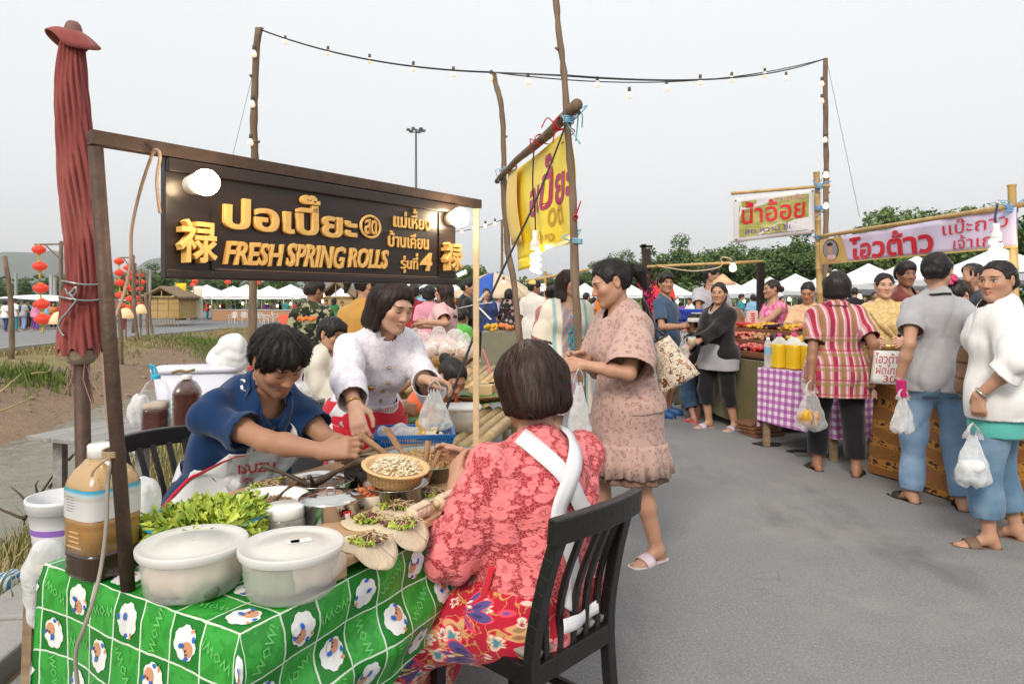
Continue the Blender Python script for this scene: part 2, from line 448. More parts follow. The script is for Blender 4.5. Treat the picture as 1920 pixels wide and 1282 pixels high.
# == people
SKIN={'tan':(.40,.215,.135),'dark':(.30,.15,.09),'fair':(.56,.34,.24),'mid':(.46,.26,.17)}
def skin_mat(tone,eyes='open',stubble=0.):
    name='skin_%s_%s_%d' % (tone,eyes,stubble*10)
    if name in MATS:return MATS[name]
    g=G(name);o=g.co('Object');base=SKIN[tone]
    at=g.n('Attribute',_attribute_name='hp').outputs['Vector'];X,Y,Z=g.sep(at);ax=g.math('ABSOLUTE',X)
    def ell(cx,cz,rx,rz,soft=.5,tilt=0.):
        zz=g.math('SUBTRACT',Z,cz)
        if tilt:zz=g.math('SUBTRACT',zz,g.math('MULTIPLY',g.math('SUBTRACT',ax,cx),tilt))
        q=g.math('ADD',g.math('POWER',g.math('DIVIDE',g.math('ABSOLUTE',g.math('SUBTRACT',ax,cx)),rx),2.),g.math('POWER',g.math('DIVIDE',g.math('ABSOLUTE',zz),rz),2.))
        n=g.n('MapRange',_interpolation_type='SMOOTHSTEP');g.put(n.inputs['Value'],q)
        n.inputs['From Min'].default_value=1-soft;n.inputs['From Max'].default_value=1+soft;n.inputs['To Min'].default_value=1;n.inputs['To Max'].default_value=0
        return n.outputs[0]
    front=g.math('LESS_THAN',Y,-.045)
    nz=g.noise(o,14,4);fine=g.noise(o,60,3)
    c=g.mix(nz,tuple(x*.86 for x in base),tuple(min(1,x*1.1) for x in base))
    c=g.mix(g.math('MULTIPLY',fine,.25),c,(base[0]*1.05,base[1]*.8,base[2]*.75))
    def lay(c,mask,col,k=1.):return g.mix(g.math('MULTIPLY',g.math('MULTIPLY',mask,front),k),c,col)
    c=lay(c,ell(.040,-.030,.024,.020,.9),(base[0]*1.08,base[1]*.78,base[2]*.75),.45)      # cheeks
    c=lay(c,ell(.0,-.035,.016,.014,.9),(base[0]*1.05,base[1]*.82,base[2]*.8),.4)
    if stubble:
        c=lay(c,g.math('MAXIMUM',ell(.0,-.098,.022,.016,.8),ell(.013,-.056,.014,.006,.8)),(.07,.045,.035),stubble)
    c=lay(c,ell(.0,-.0665,.0235,.0105,.35),(base[0]*.92,base[1]*.60,base[2]*.60),.8)            # lips
    c=lay(c,ell(.0,-.0655,.022,.0013,.6),(base[0]*.35,base[1]*.2,base[2]*.2))
    c=lay(c,ell(.0095,-.0445,.0042,.0025,.6),(base[0]*.25,base[1]*.2,base[2]*.2))            # nostrils
    c=lay(c,ell(.032,.0205,.0205,.0042,.6,-.10),(.025,.018,.015),.85)                      # brows
    if eyes=='open':
        c=lay(c,ell(.031,-.001,.0165,.0078,.5),(base[0]*.55,base[1]*.5,base[2]*.5))
        c=lay(c,ell(.031,-.003,.0135,.0043,.3),(.50,.46,.43))
        c=lay(c,ell(.031,-.003,.0056,.0056,.25),(.016,.010,.008))
        c=lay(c,ell(.031,.0022,.0150,.0018,.5,.05),(.012,.01,.01))
    else:
        c=lay(c,ell(.031,.0,.0165,.0095,.6),(base[0]*.72,base[1]*.64,base[2]*.62),.6)
        c=lay(c,ell(.031,-.0065,.0155,.0019,.6,.06),(.015,.011,.010))
    g.set(Base__Color=c,Roughness=g.ramp(fine,[(.3,.42),(.7,.58)]),Specular__IOR__Level=.42,Subsurface__Weight=.08,Subsurface__Scale=.02)
    g.b.inputs['Subsurface Radius'].default_value=(1,.35,.2)
    g.bump(g.noise(o,220,2),.08,.003);MATS[name]=g.m;return g.m
def hair_mat(name='hair_black',c1=(.006,.005,.005),c2=(.028,.022,.020)):
    if name in MATS:return MATS[name]
    g=G(name);o=g.co('Object',(70,70,9));nz=g.noise(o,1.6,4,.6)
    g.set(Base__Color=g.mix(nz,c1,c2),Roughness=.48,Specular__IOR__Level=.32);g.bump(nz,.5,.004);MATS[name]=g.m;return g.m
HAIRS={'black':lambda:hair_mat(),'brown':lambda:hair_mat('hair_brown',(.012,.007,.006),(.05,.028,.022)),'auburn':lambda:hair_mat('hair_auburn',(.014,.007,.006),(.055,.027,.020))}

def Rx(a):return np.array(Matrix.Rotation(R(a),3,'X'))
def Ry(a):return np.array(Matrix.Rotation(R(a),3,'Y'))
def Rz(a):return np.array(Matrix.Rotation(R(a),3,'Z'))
def V3(*a):return np.array(a,float)
def ik(a,t,l1,l2,hint):
    a,t,hint=map(lambda q:np.array(q,float),(a,t,hint));d=t-a;L=np.linalg.norm(d)
    if L>(l1+l2)*.995:d*=(l1+l2)*.995/L;L=(l1+l2)*.995
    if L<abs(l1-l2)+.02:d*=(abs(l1-l2)+.02)/max(L,1e-6);L=abs(l1-l2)+.02
    u=d/L;x=(L*L+l1*l1-l2*l2)/(2*L);h=math.sqrt(max(0,l1*l1-x*x))
    p=hint-u*(hint@u);p=p/max(np.linalg.norm(p),1e-6)
    return a+u*x+p*h,a+d
class Person:
    """joints, prims, then one continuous body mesh; clothes and hair as children"""
    def __init__(s,label,at,f=0.,H=1.6,w=1.,sex='f',lean=0.,curl=0.,side=0.,twist=0.,hf=None,pitch=5.,roll=0.,
                 rh=None,lh=None,rhd=None,lhd=None,rhn=None,lhn=None,rc=.35,lc=.35,re=None,le=None,hip=None,feet=None,knees=None,tone='tan',eyes='open',
                 stubble=0.,hsize=1.,res=1.,group=None,name='person',fsplay=12.,bust=1.,belly=0.,hipk=1.):
        s.o=thing(name,label,'person',at,R(f),group);s.res=res;s.s=k=H/1.6;s.w=w;s.sex=sex;s.at=np.array(at,float);s.f=f
        Rf=Rz(f)
        s.Rf=Rf;s.seed=int(abs(at[0]*100+at[1]*1000)) % 9999
        s.hip=hc=V3(0,0,.83*k) if hip is None else s.loc(hip)
        s.R1=R1=Ry(side)@Rx(lean);s.R2=R2=Rz(twist)@Ry(side)@Rx(lean+curl);z1=.20*k
        def T(x,y,z):
            x*=k;y*=k;z*=k
            if z<=z1:return hc+R1@V3(x,y,z)
            m=hc+R1@V3(0,0,z1)
            return m+R2@V3(x,y,z-z1)
        s.T=T
        hyaw=twist if hf is None else hf-f
        s.neck=T(0,.01,.50)
        s.MH=MH=Rz(hyaw)@Rx(pitch)@Ry(roll)
        s.hs=hs=k*hsize*1.0 if H>1.3 else k*hsize*1.25
        up=R2@V3(0,0,1)
        s.head=hd=s.neck+up*.075*k+(MH@V3(0,-.012,.095))*hs
        s.P={'torso':[],'rarm':[],'larm':[],'rleg':[],'lleg':[],'neck':[]}
        t=s.P['torso'];fem=sex=='f';hw=(.088 if fem else .078)*hipk
        t.append(('c',T(-hw*w,0,0),T(hw*w,0,0),(.108 if fem else .1)*k*w**.7,(.108 if fem else .1)*k*w**.7,.04))
        for sx in (-1,1):t.append(('c',T(sx*.068*w,.045,-.035),T(sx*.062*w,.035,.03),.088*k*w**.7,.08*k*w**.7,.05))
        t.append(('e',T(0,-.012-.03*belly,.15),((.128 if fem else .135)*k*w,(.100+.04*belly)*k*w,.15*k),R1,.06))
        t.append(('e',T(0,.0,.31),((.142 if fem else .155)*k*w,.105*k*w**.8,.17*k),R2,.06))
        t.append(('c',T(-.125*w**.6,.012,.432),T(.125*w**.6,.012,.432),.053*k,.053*k,.06))
        t.append(('c',T(0,.02,.40),T(0,.015,.50),.085*k*w**.5,.056*k,.05))
        if fem:
            for sx in (-1,1):t.append(('c',T(sx*.068*w,-.068*w,.315),T(sx*.068*w,-.045,.37),.062*k*w*bust**.5,.05*k*w,.05))
        s.P['neck'].append(('c',T(0,.012,.47),hd+MH@V3(0,.018,-.05)*hs,.054*k*w**.3,.047*k,.03))
        ul,fl=.272*k,.238*k;sw=(.143 if fem else .172)*w**.55
        s.J={}
        for nm,sx,tgt,elb in (('r',-1,rh,re),('l',1,lh,le)):
            sh=T(sx*sw,.008,.42);s.J[nm+'sh']=sh
            tg=(T(sx*(sw+.045*w),-.03,-.06)) if tgt is None else s.loc(tgt)
            hint=V3(sx*.30,.9,-.35) if elb is None else np.array(elb,float)
            e_,wr=ik(sh,tg,ul,fl,hint);s.J[nm+'el']=e_;s.J[nm+'wr']=wr;aw=w**.5
            s.P[nm+'arm']=[('c',sh,sh+(e_-sh)*.55,.044*k*aw,.041*k*aw,.03),('c',sh+(e_-sh)*.5,e_,.041*k*aw,.034*k*aw,.02),
                             ('c',e_,e_+(wr-e_)*.35,.034*k*aw,.036*k*aw,.02),('c',e_+(wr-e_)*.35,wr,.036*k*aw,.0245*k*aw**.5,.02)]
        s.fd={}
        for nm,sx,i in (('r',-1,0),('l',1,1)):
            h_=hc+R1@V3(sx*hw*w,0,-.02*k) if hip is None else hc+V3(sx*(hw+.01)*w,0,-.02*k);s.J[nm+'hip']=h_
            an=V3(sx*.095*w,.02,.075*k) if feet is None else s.loc(feet[i])
            kh=V3(sx*.12,-1,.1) if knees is None else np.array(knees[i],float)
            kn,an=ik(h_,an,.372*k,.372*k,kh);s.J[nm+'kn']=kn;s.J[nm+'an']=an;lw=w**.7
            s.P[nm+'leg']=[('c',h_,kn,.083*k*lw,.052*k*lw,.04),('c',kn,kn+(an-kn)*.35,.050*k*lw,.048*k*lw,.03),
                             ('c',kn+(an-kn)*.35,an,.048*k*lw,.033*k*lw**.5,.03)]
            fd=V3(math.sin(R(sx*fsplay)),-math.cos(R(sx*fsplay)),0);s.fd[nm]=fd
        s.hands={'r':(rhd,rhn,rc),'l':(lhd,lhn,lc)};s.tone=tone;s.eyes=eyes;s.stubble=stubble
        s.body()
    def loc(s,p):
        """a world point (Vector) or a local one (tuple/array)"""
        if isinstance(p,Vector):return s.Rf.T@(np.array(p)-s.at)
        return np.array(p,float)
    def world(s,p):return Vector(s.Rf@np.array(p,float)+s.at)
    def put(s,F_,pr,inf=0.,kk=None,op='add'):
        for q in pr:
            if q[0]=='c':F_.cone(q[1],q[2],q[3]+inf,q[4]+inf,q[5] if kk is None else kk,op)
            else:F_.ell(q[1],[r+inf for r in q[2]],q[4] if kk is None else kk,q[3],op)
    def bounds(s,pr,pad):
        lo=np.full(3,9.);hi=np.full(3,-9.)
        for q in pr:
            for c in ((q[1],q[2]) if q[0]=='c' else (q[1],)):
                r=max(q[3],q[4]) if q[0]=='c' else max(q[2])
                lo=np.minimum(lo,c-r-pad);hi=np.maximum(hi,c+r+pad)
        return lo,hi
    def handprims(s,nm):
        k=s.s;sx=-1 if nm=='r' else 1;d,n,c=s.hands[nm];wr=s.J[nm+'wr'];el=s.J[nm+'el']
        d=(wr-el) if d is None else np.array(d,float);d=d/np.linalg.norm(d)
        n=V3(-sx,0,0)*.9+V3(0,.3,-.3) if n is None else np.array(n,float);n=n-d*(n@d);n=n/max(np.linalg.norm(n),1e-6)
        t=np.cross(d,n)*(-sx)   # towards the thumb
        pr=[];H=lambda a,b,c_:wr+(d*a+t*b+n*c_)*k
        for b in (.024,.008,-.008,-.024):pr.append((H(-.005,b*.5,0),H(.082-abs(b-.008)*.2,b,0),.0165*k,.0125*k,.012))
        for b,L,sp in ((.026,.070,.10),(.009,.078,.02),(-.009,.072,-.06),(-.026,.057,-.16)):
            p=H(.082,b,0);ang=0;cc=c*(1+(.009-b)*3)
            for j,(fr,r) in enumerate(((.45,.0095),(.30,.0085),(.25,.0075))):
                ang+=R(78)*cc*(.75 if j==0 else 1.)
                q=p+(d*math.cos(ang)+n*math.sin(ang)+t*sp*math.cos(ang))*L*fr*k
                pr.append((p,q,r*k,(r-.0008)*k,.004));p=q
        p=H(.015,.024,.006);q=p+(d*.55+t*(.75-.55*c)+n*(.25+.35*c))*.042*k;r_=q+(d*.85+t*(.25-.6*c)+n*(.1+.5*c))*.034*k;z=r_+(d*.9-t*.45*c+n*(.1+.3*c))*.027*k
        pr+=[(p,q,.0155*k,.0115*k,.010),(q,r_,.0110*k,.0098*k,.004),(r_,z,.0095*k,.008*k,.004)]
        return pr,H
    def body(s):
        k=s.s;hs=s.hs;hd=s.head;MH=s.MH;far=s.res>2.2
        hb=.0042*max(1,s.res);base=.0125*max(1,s.res**.7)
        allp=sum(s.P.values(),[]);lo,hi=s.bounds(allp,.03)
        det=[(hd-.125*hs,hd+.125*hs,hb)];hp={}
        for nm in 'rl':
            hp[nm]=s.handprims(nm)[0];a=np.min([np.minimum(q[0],q[1]) for q in hp[nm]],0)-.018;b=np.max([np.maximum(q[0],q[1]) for q in hp[nm]],0)+.018
            lo=np.minimum(lo,a);hi=np.maximum(hi,b);det.append((a,b,.0050*max(1,s.res)))
        lo=np.minimum(lo,hd-.15*hs);hi=np.maximum(hi,hd+.15*hs)
        ft=[]
        for nm in 'rl':
            an=s.J[nm+'an'];fd=s.fd[nm];dn=V3(0,0,1)
            heel=an-fd*.025*k-dn*.042*k;ball=an+fd*.115*k-dn*.052*k;toe=an+fd*.165*k-dn*.057*k
            sdv=np.cross(fd,dn)
            ft+=[(an,heel,.034*k,.030*k,.02),(an-dn*.005,ball,.033*k,.022*k,.02),(ball-sdv*.022*k,ball+sdv*.022*k,.021*k,.021*k,.02),(toe-sdv*.020*k-fd*.02*k,toe+sdv*.018*k,.014*k,.015*k,.02),(ball,toe,.02*k,.014*k,.02)]
            lo=np.minimum(lo,toe-.06);hi=np.maximum(hi,toe+.06);lo=np.minimum(lo,heel-.05);hi=np.maximum(hi,heel+.05)
        Fd=Field(lo,hi,base,det)
        for key in ('torso','rleg','lleg','neck','rarm','larm'):s.put(Fd,s.P[key])
        for a,b,r1,r2,kk in ft:Fd.cone(a,b,r1,r2,kk)
        W_=lambda*p:hd+MH@V3(*p)*hs
        c=lambda a,b,r1,r2,kk,op='add':Fd.cone(W_(*a),W_(*b),r1*hs,r2*hs,kk*hs,op)
        e=lambda p,r,kk,op='add',M=None:Fd.ell(W_(*p),[x*hs for x in r],kk*hs,MH if M is None else MH@M,op)
        e((0,.014,.012),(.074,.093,.088),.02)
        e((0,-.028,-.03),(.060,.060,.080),.03)
        e((0,-.03,-.055),(.052,.05,.055),.03)
        for sx in (-1,1):
            c((sx*.050,.0,-.055),(sx*.014,-.070,-.100),.018,.014,.03)
            e((sx*.043,-.058,-.026),(.022,.022,.02),.025)
        e((0,-.074,-.100),(.017,.014,.013),.02)
        if not far:
            c((-.034,-.078,.018),(.034,-.078,.018),.010,.010,.022)
            for sx in (-1,1):
                e((sx*.031,-.094,-.003),(.015,.014,.011),.014,'sub')
                e((sx*.031,-.0735,-.004),(.0145,.0125,.0115),.004)
        c((0,-.084,.004),(0,-.104,-.033),.0085,.0115,.010)
        for sx in (-1,1):e((sx*.0125,-.094,-.0375),(.0085,.009,.0075),.007)
        for sx in (-1,1):
            c((sx*.019,-.082,-.0655),(0,-.0925,-.0610),.0035,.0062,.005)
            c((sx*.016,-.082,-.0685),(0,-.0910,-.0725),.0035,.0072,.004)
            Me=np.array(Matrix.Rotation(sx*R(18),3,'Z'))@np.array(Matrix.Rotation(R(-10),3,'X'))
            e((sx*.076,.012,-.008),(.0085,.019,.031),.008,'add',Me)
            if not far:e((sx*.084,.009,-.004),(.006,.010,.017),.004,'sub',Me)
        for nm in 'rl':
            for a,b,r1,r2,kk in hp[nm]:Fd.cone(a,b,r1,r2,kk)
        V,Q=Fd.mesh()
        hpv=(V-hd)@MH/hs;m=np.abs(hpv).max(1)>.135;hpv[m]=(0,.5,0)
        me=mesh_np('body',V,Q,mats=[skin_mat(s.tone,s.eyes,s.stubble)])
        at=me.attributes.new('hp','FLOAT_VECTOR','POINT')
        if len(me.vertices)==len(V):at.data.foreach_set('vector',hpv.astype(np.float32).ravel())
        s.bodyo=link('body',me,s.o);s.bvh=BVHTree.FromPolygons([tuple(v) for v in V],[tuple(q) for q in Q])
    # == clothes
    def garment(s,name,prs,material,inf,cuts,k=None,folds=.004,freq=28,base=None,extra=None,label=None,mask=None,sm=1,limbs=()):
        base=(.0085 if s.res<=1 else .0085*s.res**.75) if base is None else base
        allp=[p for pr,_ in prs for p in pr];lo,hi=s.bounds(allp,inf+.05)
        if extra:
            for q in extra:lo=np.minimum(lo,np.minimum(q[0]-q[2],q[1]-q[3])-.04);hi=np.maximum(hi,np.maximum(q[0]+q[2],q[1]+q[3])+.04)
        for q in limbs:lo=np.minimum(lo,np.minimum(q[0],q[1])-.14);hi=np.maximum(hi,np.maximum(q[0],q[1])+.14)
        Fd=Field(lo,hi,base)
        for pr,i_ in prs:s.put(Fd,pr,inf+i_,k)
        for a,b,r1,r2,kk,end in limbs:
            Fd.cone(a,b,r1,r2,kk,'add',end)
            if end is not None:Fd.caps.append(('l',np.array(end[0]),np.array(end[1]),max(r1,r2)*1.06+.006,folds*.5))
        if extra:
            for q in extra:Fd.cone(q[0],q[1],q[2],q[3],q[4])
        ends=[(np.array(q[5][0]),np.array(q[5][1]),max(q[2],q[3])*1.6) for q in limbs if q[5] is not None]
        def quiet(x,y,z):
            w=1.
            for p,n,rr in ends:w=w*np.clip(np.maximum(np.abs((x-p[0])*n[0]+(y-p[1])*n[1]+(z-p[2])*n[2])-.012,np.sqrt((x-p[0])**2+(y-p[1])**2+(z-p[2])**2)-rr)/.04,0,1)
            return w
        if folds:Fd.noise(folds*1.45,freq,s.seed,quiet if ends else None)
        for c in cuts:
            if c[0]=='p':Fd.cut(c[1],c[2])
            else:Fd.cutball(*c[1:])
        V,Q=Fd.mesh()
        if len(Q)==0:return None
        V=smooth_vq(V,Q,sm,.5)
        o=link(name,mesh_np(name,V,Q,mats=[material]),s.o)
        b=o.modifiers.new('thick','SOLIDIFY');b.thickness=.004;b.offset=-1
        if label:o['label']=label
        s.last=BVHTree.FromPolygons([tuple(v) for v in V],[tuple(q) for q in Q])
        return o
    def sleevecut(s,nm,t):
        J=s.J
        if t<=1:a,b=J[nm+'sh'],J[nm+'el'];p=a+(b-a)*t
        else:a,b=J[nm+'el'],J[nm+'wr'];p=a+(b-a)*(t-1)
        return p,(b-a)/np.linalg.norm(b-a)
    def top(s,material,name='shirt',sleeve=.6,hem=-.10,inf=.014,neck=(.075,.03),flare=.0,folds=.004,loose=.0,sl_loose=.004,flsl=.006,vneck=False,label=None,collar=0.,freq=26):
        k=s.s;prs=[(s.P['torso'],loose)];cuts=[];Fhem=s.T(0,0,hem)
        s.put_sl=[]
        limbs=[]
        for nm in 'rl':
            if sleeve<=0:continue
            J=s.J;sh,el,wr=J[nm+'sh'],J[nm+'el'],J[nm+'wr'];aw=s.w**.5;e_=inf+sl_loose;end=s.sleevecut(nm,sleeve)
            if sleeve<=1:
                rr=.044*k*aw+e_;limbs.append((sh,sh+(el-sh)*min(1.15,sleeve+.2),rr,rr+flsl,.03,end))
            else:
                limbs.append((sh,el,.044*k*aw+e_,.038*k*aw+e_,.03,None))
                limbs.append((el,el+(wr-el)*min(1.1,sleeve-1+.2),.040*k*aw+e_,(.030 if sleeve>1.5 else .038)*k*aw+e_+flsl,.02,end))
        hd=s.neck
        ext=[]
        if flare or hem<-.08:
            ext.append((s.T(0,.0,.06),Fhem-s.R1@V3(0,0,.06),.115*k*s.w+inf+loose,.112*k*s.w+inf+loose+flare,.06))
            for sx in (-1,1):ext.append((s.T(sx*.06*s.w,.0,.05),s.T(sx*.068*s.w,.01,hem-.06),.10*k*s.w**.8+inf+loose,.10*k*s.w**.8+inf+loose+flare,.05))
            for nm in 'rl':ext.append((s.J[nm+'hip'],s.J[nm+'hip']+(s.J[nm+'kn']-s.J[nm+'hip'])*.3,.092*k*s.w**.7+inf+.012,.088*k*s.w**.7+inf+.014,.05))
        cuts.append(('p',Fhem,s.R1@V3(0,0,-1)))
        cuts.append(('b',s.T(0,-.005-neck[1],.525),(neck[0]*k*s.w**.3,(neck[0]+neck[1])*k,(.055+neck[1]*.8)*k),s.R2))
        o=s.garment(name,prs,material,inf,cuts,folds=folds,extra=ext,label=label,freq=freq,limbs=limbs)
        s.topo=o;s.topb=s.last
        return o
    def trousers(s,material,name='trousers',length=1.,inf=.014,loose=.0,flare=.0,waist=.07,folds=.004,label=None):
        k=s.s;prs=[([p for p in s.P['torso'][:3]],0.)];cuts=[('p',s.T(0,0,waist),s.R1@V3(0,0,1))]
        limbs=[]
        for nm in 'rl':
            J=s.J;h_,kn,an=J[nm+'hip'],J[nm+'kn'],J[nm+'an'];lw=s.w**.7;e_=inf+loose
            a,b=(kn,an) if length>.5 else (h_,kn);t=(length-.5)*2 if length>.5 else length*2
            end=(a+(b-a)*t,(b-a)/np.linalg.norm(b-a))
            if length>.5:
                limbs.append((h_,kn,.083*k*lw+e_*.6,.052*k*lw+e_,.04,None));limbs.append((kn,a+(b-a)*min(1.08,t+.12),.052*k*lw+e_,.043*k*lw**.5+e_+flare,.03,end))
            else:limbs.append((h_,a+(b-a)*min(1.05,t+.15),.088*k*lw+e_,.066*k*lw+e_+flare,.04,end))
        o=s.garment(name,prs,material,inf,cuts,folds=folds,label=label,freq=24,limbs=limbs)
        s.legb=s.last;return o
    def skirt(s,material,name='skirt',hemz=.35,top_=.06,r0=.12,r1=.19,ripple=.012,nrip=9,seated=False,label=None,inf=.014,folds=.003):
        k=s.s;prs=[(s.P['torso'][:3],0.)];ext=[];J=s.J
        if seated:
            lw=s.w**.7
            for nm in 'rl':
                h_,kn,an=J[nm+'hip'],J[nm+'kn'],J[nm+'an']
                ext+=[(h_,kn,.10*k*lw,.072*k*lw,.07),(kn,kn+(an-kn)*.95,.075*k*lw,r1*.5,.09)]
            a=(J['rkn']+J['lkn'])/2;b=(J['ran']+J['lan'])/2;h_=(J['rhip']+J['lhip'])/2
            ext+=[(h_,a,.10*k,.075*k,.09),(a,a+(b-a)*.92,.07*k,r1*.55,.09)]
            cuts=[('p',s.T(0,0,top_),s.R1@V3(0,0,1)),('p',V3(0,0,hemz),V3(0,0,-1))]
            rm=None
        else:
            c0=s.T(0,0,top_-.02);an=(J['ran']+J['lan'])/2;hem=V3(an[0]*.7,an[1]*.5+s.hip[1]*.5,hemz-.05)
            for sx in (-1,1):ext.append((c0+V3(sx*.03*s.w,0,0),hem+V3(sx*.05*s.w,0,0),r0*k*s.w,r1*k*s.w,.06))
            for nm in 'rl':ext.append((J[nm+'hip'],J[nm+'kn'],.093*k*s.w**.7+.012,.068*k*s.w**.7+.012,.06))
            cuts=[('p',c0+V3(0,0,.02),V3(0,0,1)),('p',V3(0,0,hemz),V3(0,0,-1))]
            def rm(x,y,z):return 0*z+1
        lo,hi=s.bounds(sum([p for p,_ in prs],[]),.1)
        o=None;base=.009*max(1,s.res**.75)
        for q in ext:lo=np.minimum(lo,np.minimum(q[0]-q[2],q[1]-q[3])-.04);hi=np.maximum(hi,np.maximum(q[0]+q[2],q[1]+q[3])+.04)
        Fd=Field(lo,hi,base)
        for pr,i_ in prs:s.put(Fd,pr,inf)
        for q in ext:Fd.cone(*q)
        Fd.noise(folds,24,s.seed)
        if ripple and not seated:
            x,y,z=np.meshgrid(*Fd.ax,indexing='ij',sparse=True);ph=np.arctan2(y-hem[1],x-hem[0]);u=np.clip((c0[2]-z)/(c0[2]-hemz),0,1)
            Fd.d=(Fd.d+ripple*u*u*(np.sin(nrip*ph+z*6)+.5*np.sin(nrip*1.7*ph+2))).astype(np.float32)
        for c in cuts:Fd.cut(c[1],c[2])
        V,Q=Fd.mesh();V=smooth_vq(V,Q,1)
        o=link(name,mesh_np(name,V,Q,mats=[material]),s.o)
        b=o.modifiers.new('thick','SOLIDIFY');b.thickness=.004;b.offset=-1
        if label:o['label']=label
        s.last=BVHTree.FromPolygons([tuple(v) for v in V],[tuple(q) for q in Q]);s.legb=s.last
        return o
    def sandals(s,sole,strap,name='sandal',thick=.022,shoe=False):
        k=s.s
        for nm in 'rl':
            an=s.J[nm+'an'];fd=s.fd[nm];sd=np.cross(fd,V3(0,0,1));z=an[2]-.0755*k;o_=an*V3(1,1,0)+V3(0,0,max(z,.001))
            prof=[(-.062,.022),(-.045,.034),(0,.036),(.06,.040),(.12,.047),(.165,.042),(.190,.026)]
            ol=[o_+(fd*a+sd*b)*k for a,b in prof]+[o_+(fd*a-sd*b)*k for a,b in prof[::-1]];n=len(ol)
            m=MB();up=V3(0,0,thick)
            m.add(ol+[p+up for p in ol],[tuple(range(n-1,-1,-1)),tuple(range(n,2*n))]+[(i,(i+1) % n,n+(i+1) % n,n+i) for i in range(n)])
            so=m.build(name,[sole],s.o,world=False)
            m=MB()
            if shoe:m.cur=0;m.ball(o_+(fd*.06)*k+V3(0,0,.045*k),.06*k,10,.8,.8,.7,None);m.tube([o_+fd*a*k+V3(0,0,(.035+h)*k) for a,h in ((-.035,.03),(.04,.03),(.12,.01),(.17,0))],[.042*k,.047*k,.046*k,.03*k],10)
            else:
                m.grid(lambda u,v:o_+(fd*(.055+.06*v+.012*math.sin(math.pi*u))+sd*(.052*math.cos(math.pi*u)))*k+V3(0,0,thick*.5+(.060-.016*v)*k*math.sin(math.pi*u)**.7),12,3)
            m.build('strap' if not shoe else 'shoe_upper',[strap],s.o,world=False,smooth=True,solid=.003)
    # == hair
    def hair(s,style='short',color='black',strands=0,label=None,vol=1.,part=0.):
        hs=s.hs;hd=s.head;MH=s.MH;W_=lambda*p:hd+MH@V3(*p)*hs
        lo=hd-.20*hs;hi=hd+.20*hs
        if style in ('long',):lo=lo-V3(.02,.02,.28)*hs;hi=hi+V3(.02,.05,0)
        if style in ('pony','bob','bobshort'):lo=lo-V3(.08,.08,.12)*hs;hi=hi+V3(.08,.08,0)
        Fd=Field(lo,hi,.0060*max(1,s.res**.9))
        c=lambda a,b,r1,r2,kk=.02,op='add':Fd.cone(W_(*a),W_(*b),r1*hs,r2*hs,kk*hs,op)
        e=lambda p,r,kk=.02,op='add':Fd.ell(W_(*p),[x*hs for x in r],kk*hs,MH,op)
        v=.011*vol*(.62 if style in ('bun','lowbun','pony','topbun') else 1)
        e((0,.016,.014),(.076+v,.094+v,.090+v),0)
        if style=='short':
            e((0,-.02,.055),(.070+v,.068+v,.055+v),.03)
            for sx in (-1,1):c((sx*.072,-.018,.0),(sx*.072,-.016,-.022),.010,.006,.01)
            e((0,.06,-.02),(.066,.05,.06),.02)
        if style in ('bob','long','bobshort'):
            L={'bob':-.115,'long':-.33,'bobshort':-.075}[style]
            for sx in (-1,1):
                c((sx*.070,-.015,.03),(sx*.074,-.016,L if style !='long' else-.15),.016+v*.4,.013,.02)
                c((sx*.066,.03,.03),(sx*.068,.03,L),.026+v*.4,.020,.02)
            c((0,.075,.02),(0,.085,L),.045,.034,.04);c((-.045,.065,.0),(-.05,.075,L),.04,.03,.04);c((.045,.065,0),(.05,.075,L),.04,.03,.04)
        if style=='bun':e((0,.115,.035),(.045,.042,.042),.012)
        if style=='topbun':e((0,.055,.118),(.042,.042,.034),.012)
        if style=='lowbun':e((0,.118,-.022),(.048,.036,.036),.012)
        if style=='pony':
            e((0,.11,.035),(.022,.02,.022),.012);c((0,.12,.035),(.0,.165,-.005),.022,.034,.01);c((0,.165,-.005),(0,.165,-.09),.034,.012,.01)
        # face opening
        fz={'short':-.040,'bob':-.026,'bobshort':-.036,'long':-.024}.get(style,-.016)
        for sx in (-1,1):e((sx*.018,-.100,fz),(.052 if style !='bob' else .049,.072,.088),.018,'sub')
        if style not in ('bob','long','bobshort'):
            for sx in (-1,1):
                e((sx*.078,-.012,-.055),(.05,.046,.052),.01,'sub');e((sx*.086,.010,-.010),(.026,.022,.036),.006,'sub')
            e((0,.0,-.11),(.11,.16,.062),.01,'sub')
        x,y,z=np.meshgrid(*Fd.ax,indexing='ij',sparse=True);p=[x-hd[0],y-hd[1],z-hd[2]]
        l=[(MH[0,i]*p[0]+MH[1,i]*p[1]+MH[2,i]*p[2])/hs for i in range(3)]
        ph=np.arctan2(l[0],l[2]+.15) if style in ('bun','topbun','lowbun','pony') else np.arctan2(l[1]-.02,l[0])
        Fd.d=(Fd.d+(.0009*np.sin(ph*46+5*np.sin(l[2]*30))+.0011*np.sin(ph*83+l[2]*25+l[0]*40)+.0012*np.sin(ph*21+l[2]*12)).astype(np.float32)*hs*(1.6 if style=='short' else 1.))
        Fd.noise(.0042*hs,38,s.seed);V,Q=Fd.mesh();M_=HAIRS[color]()
        o=link('hair',mesh_np('hair',V,Q,mats=[M_]),s.o)
        if label:o['label']=label
        if strands:s.strands(V,Q,style,strands,M_)
        return o
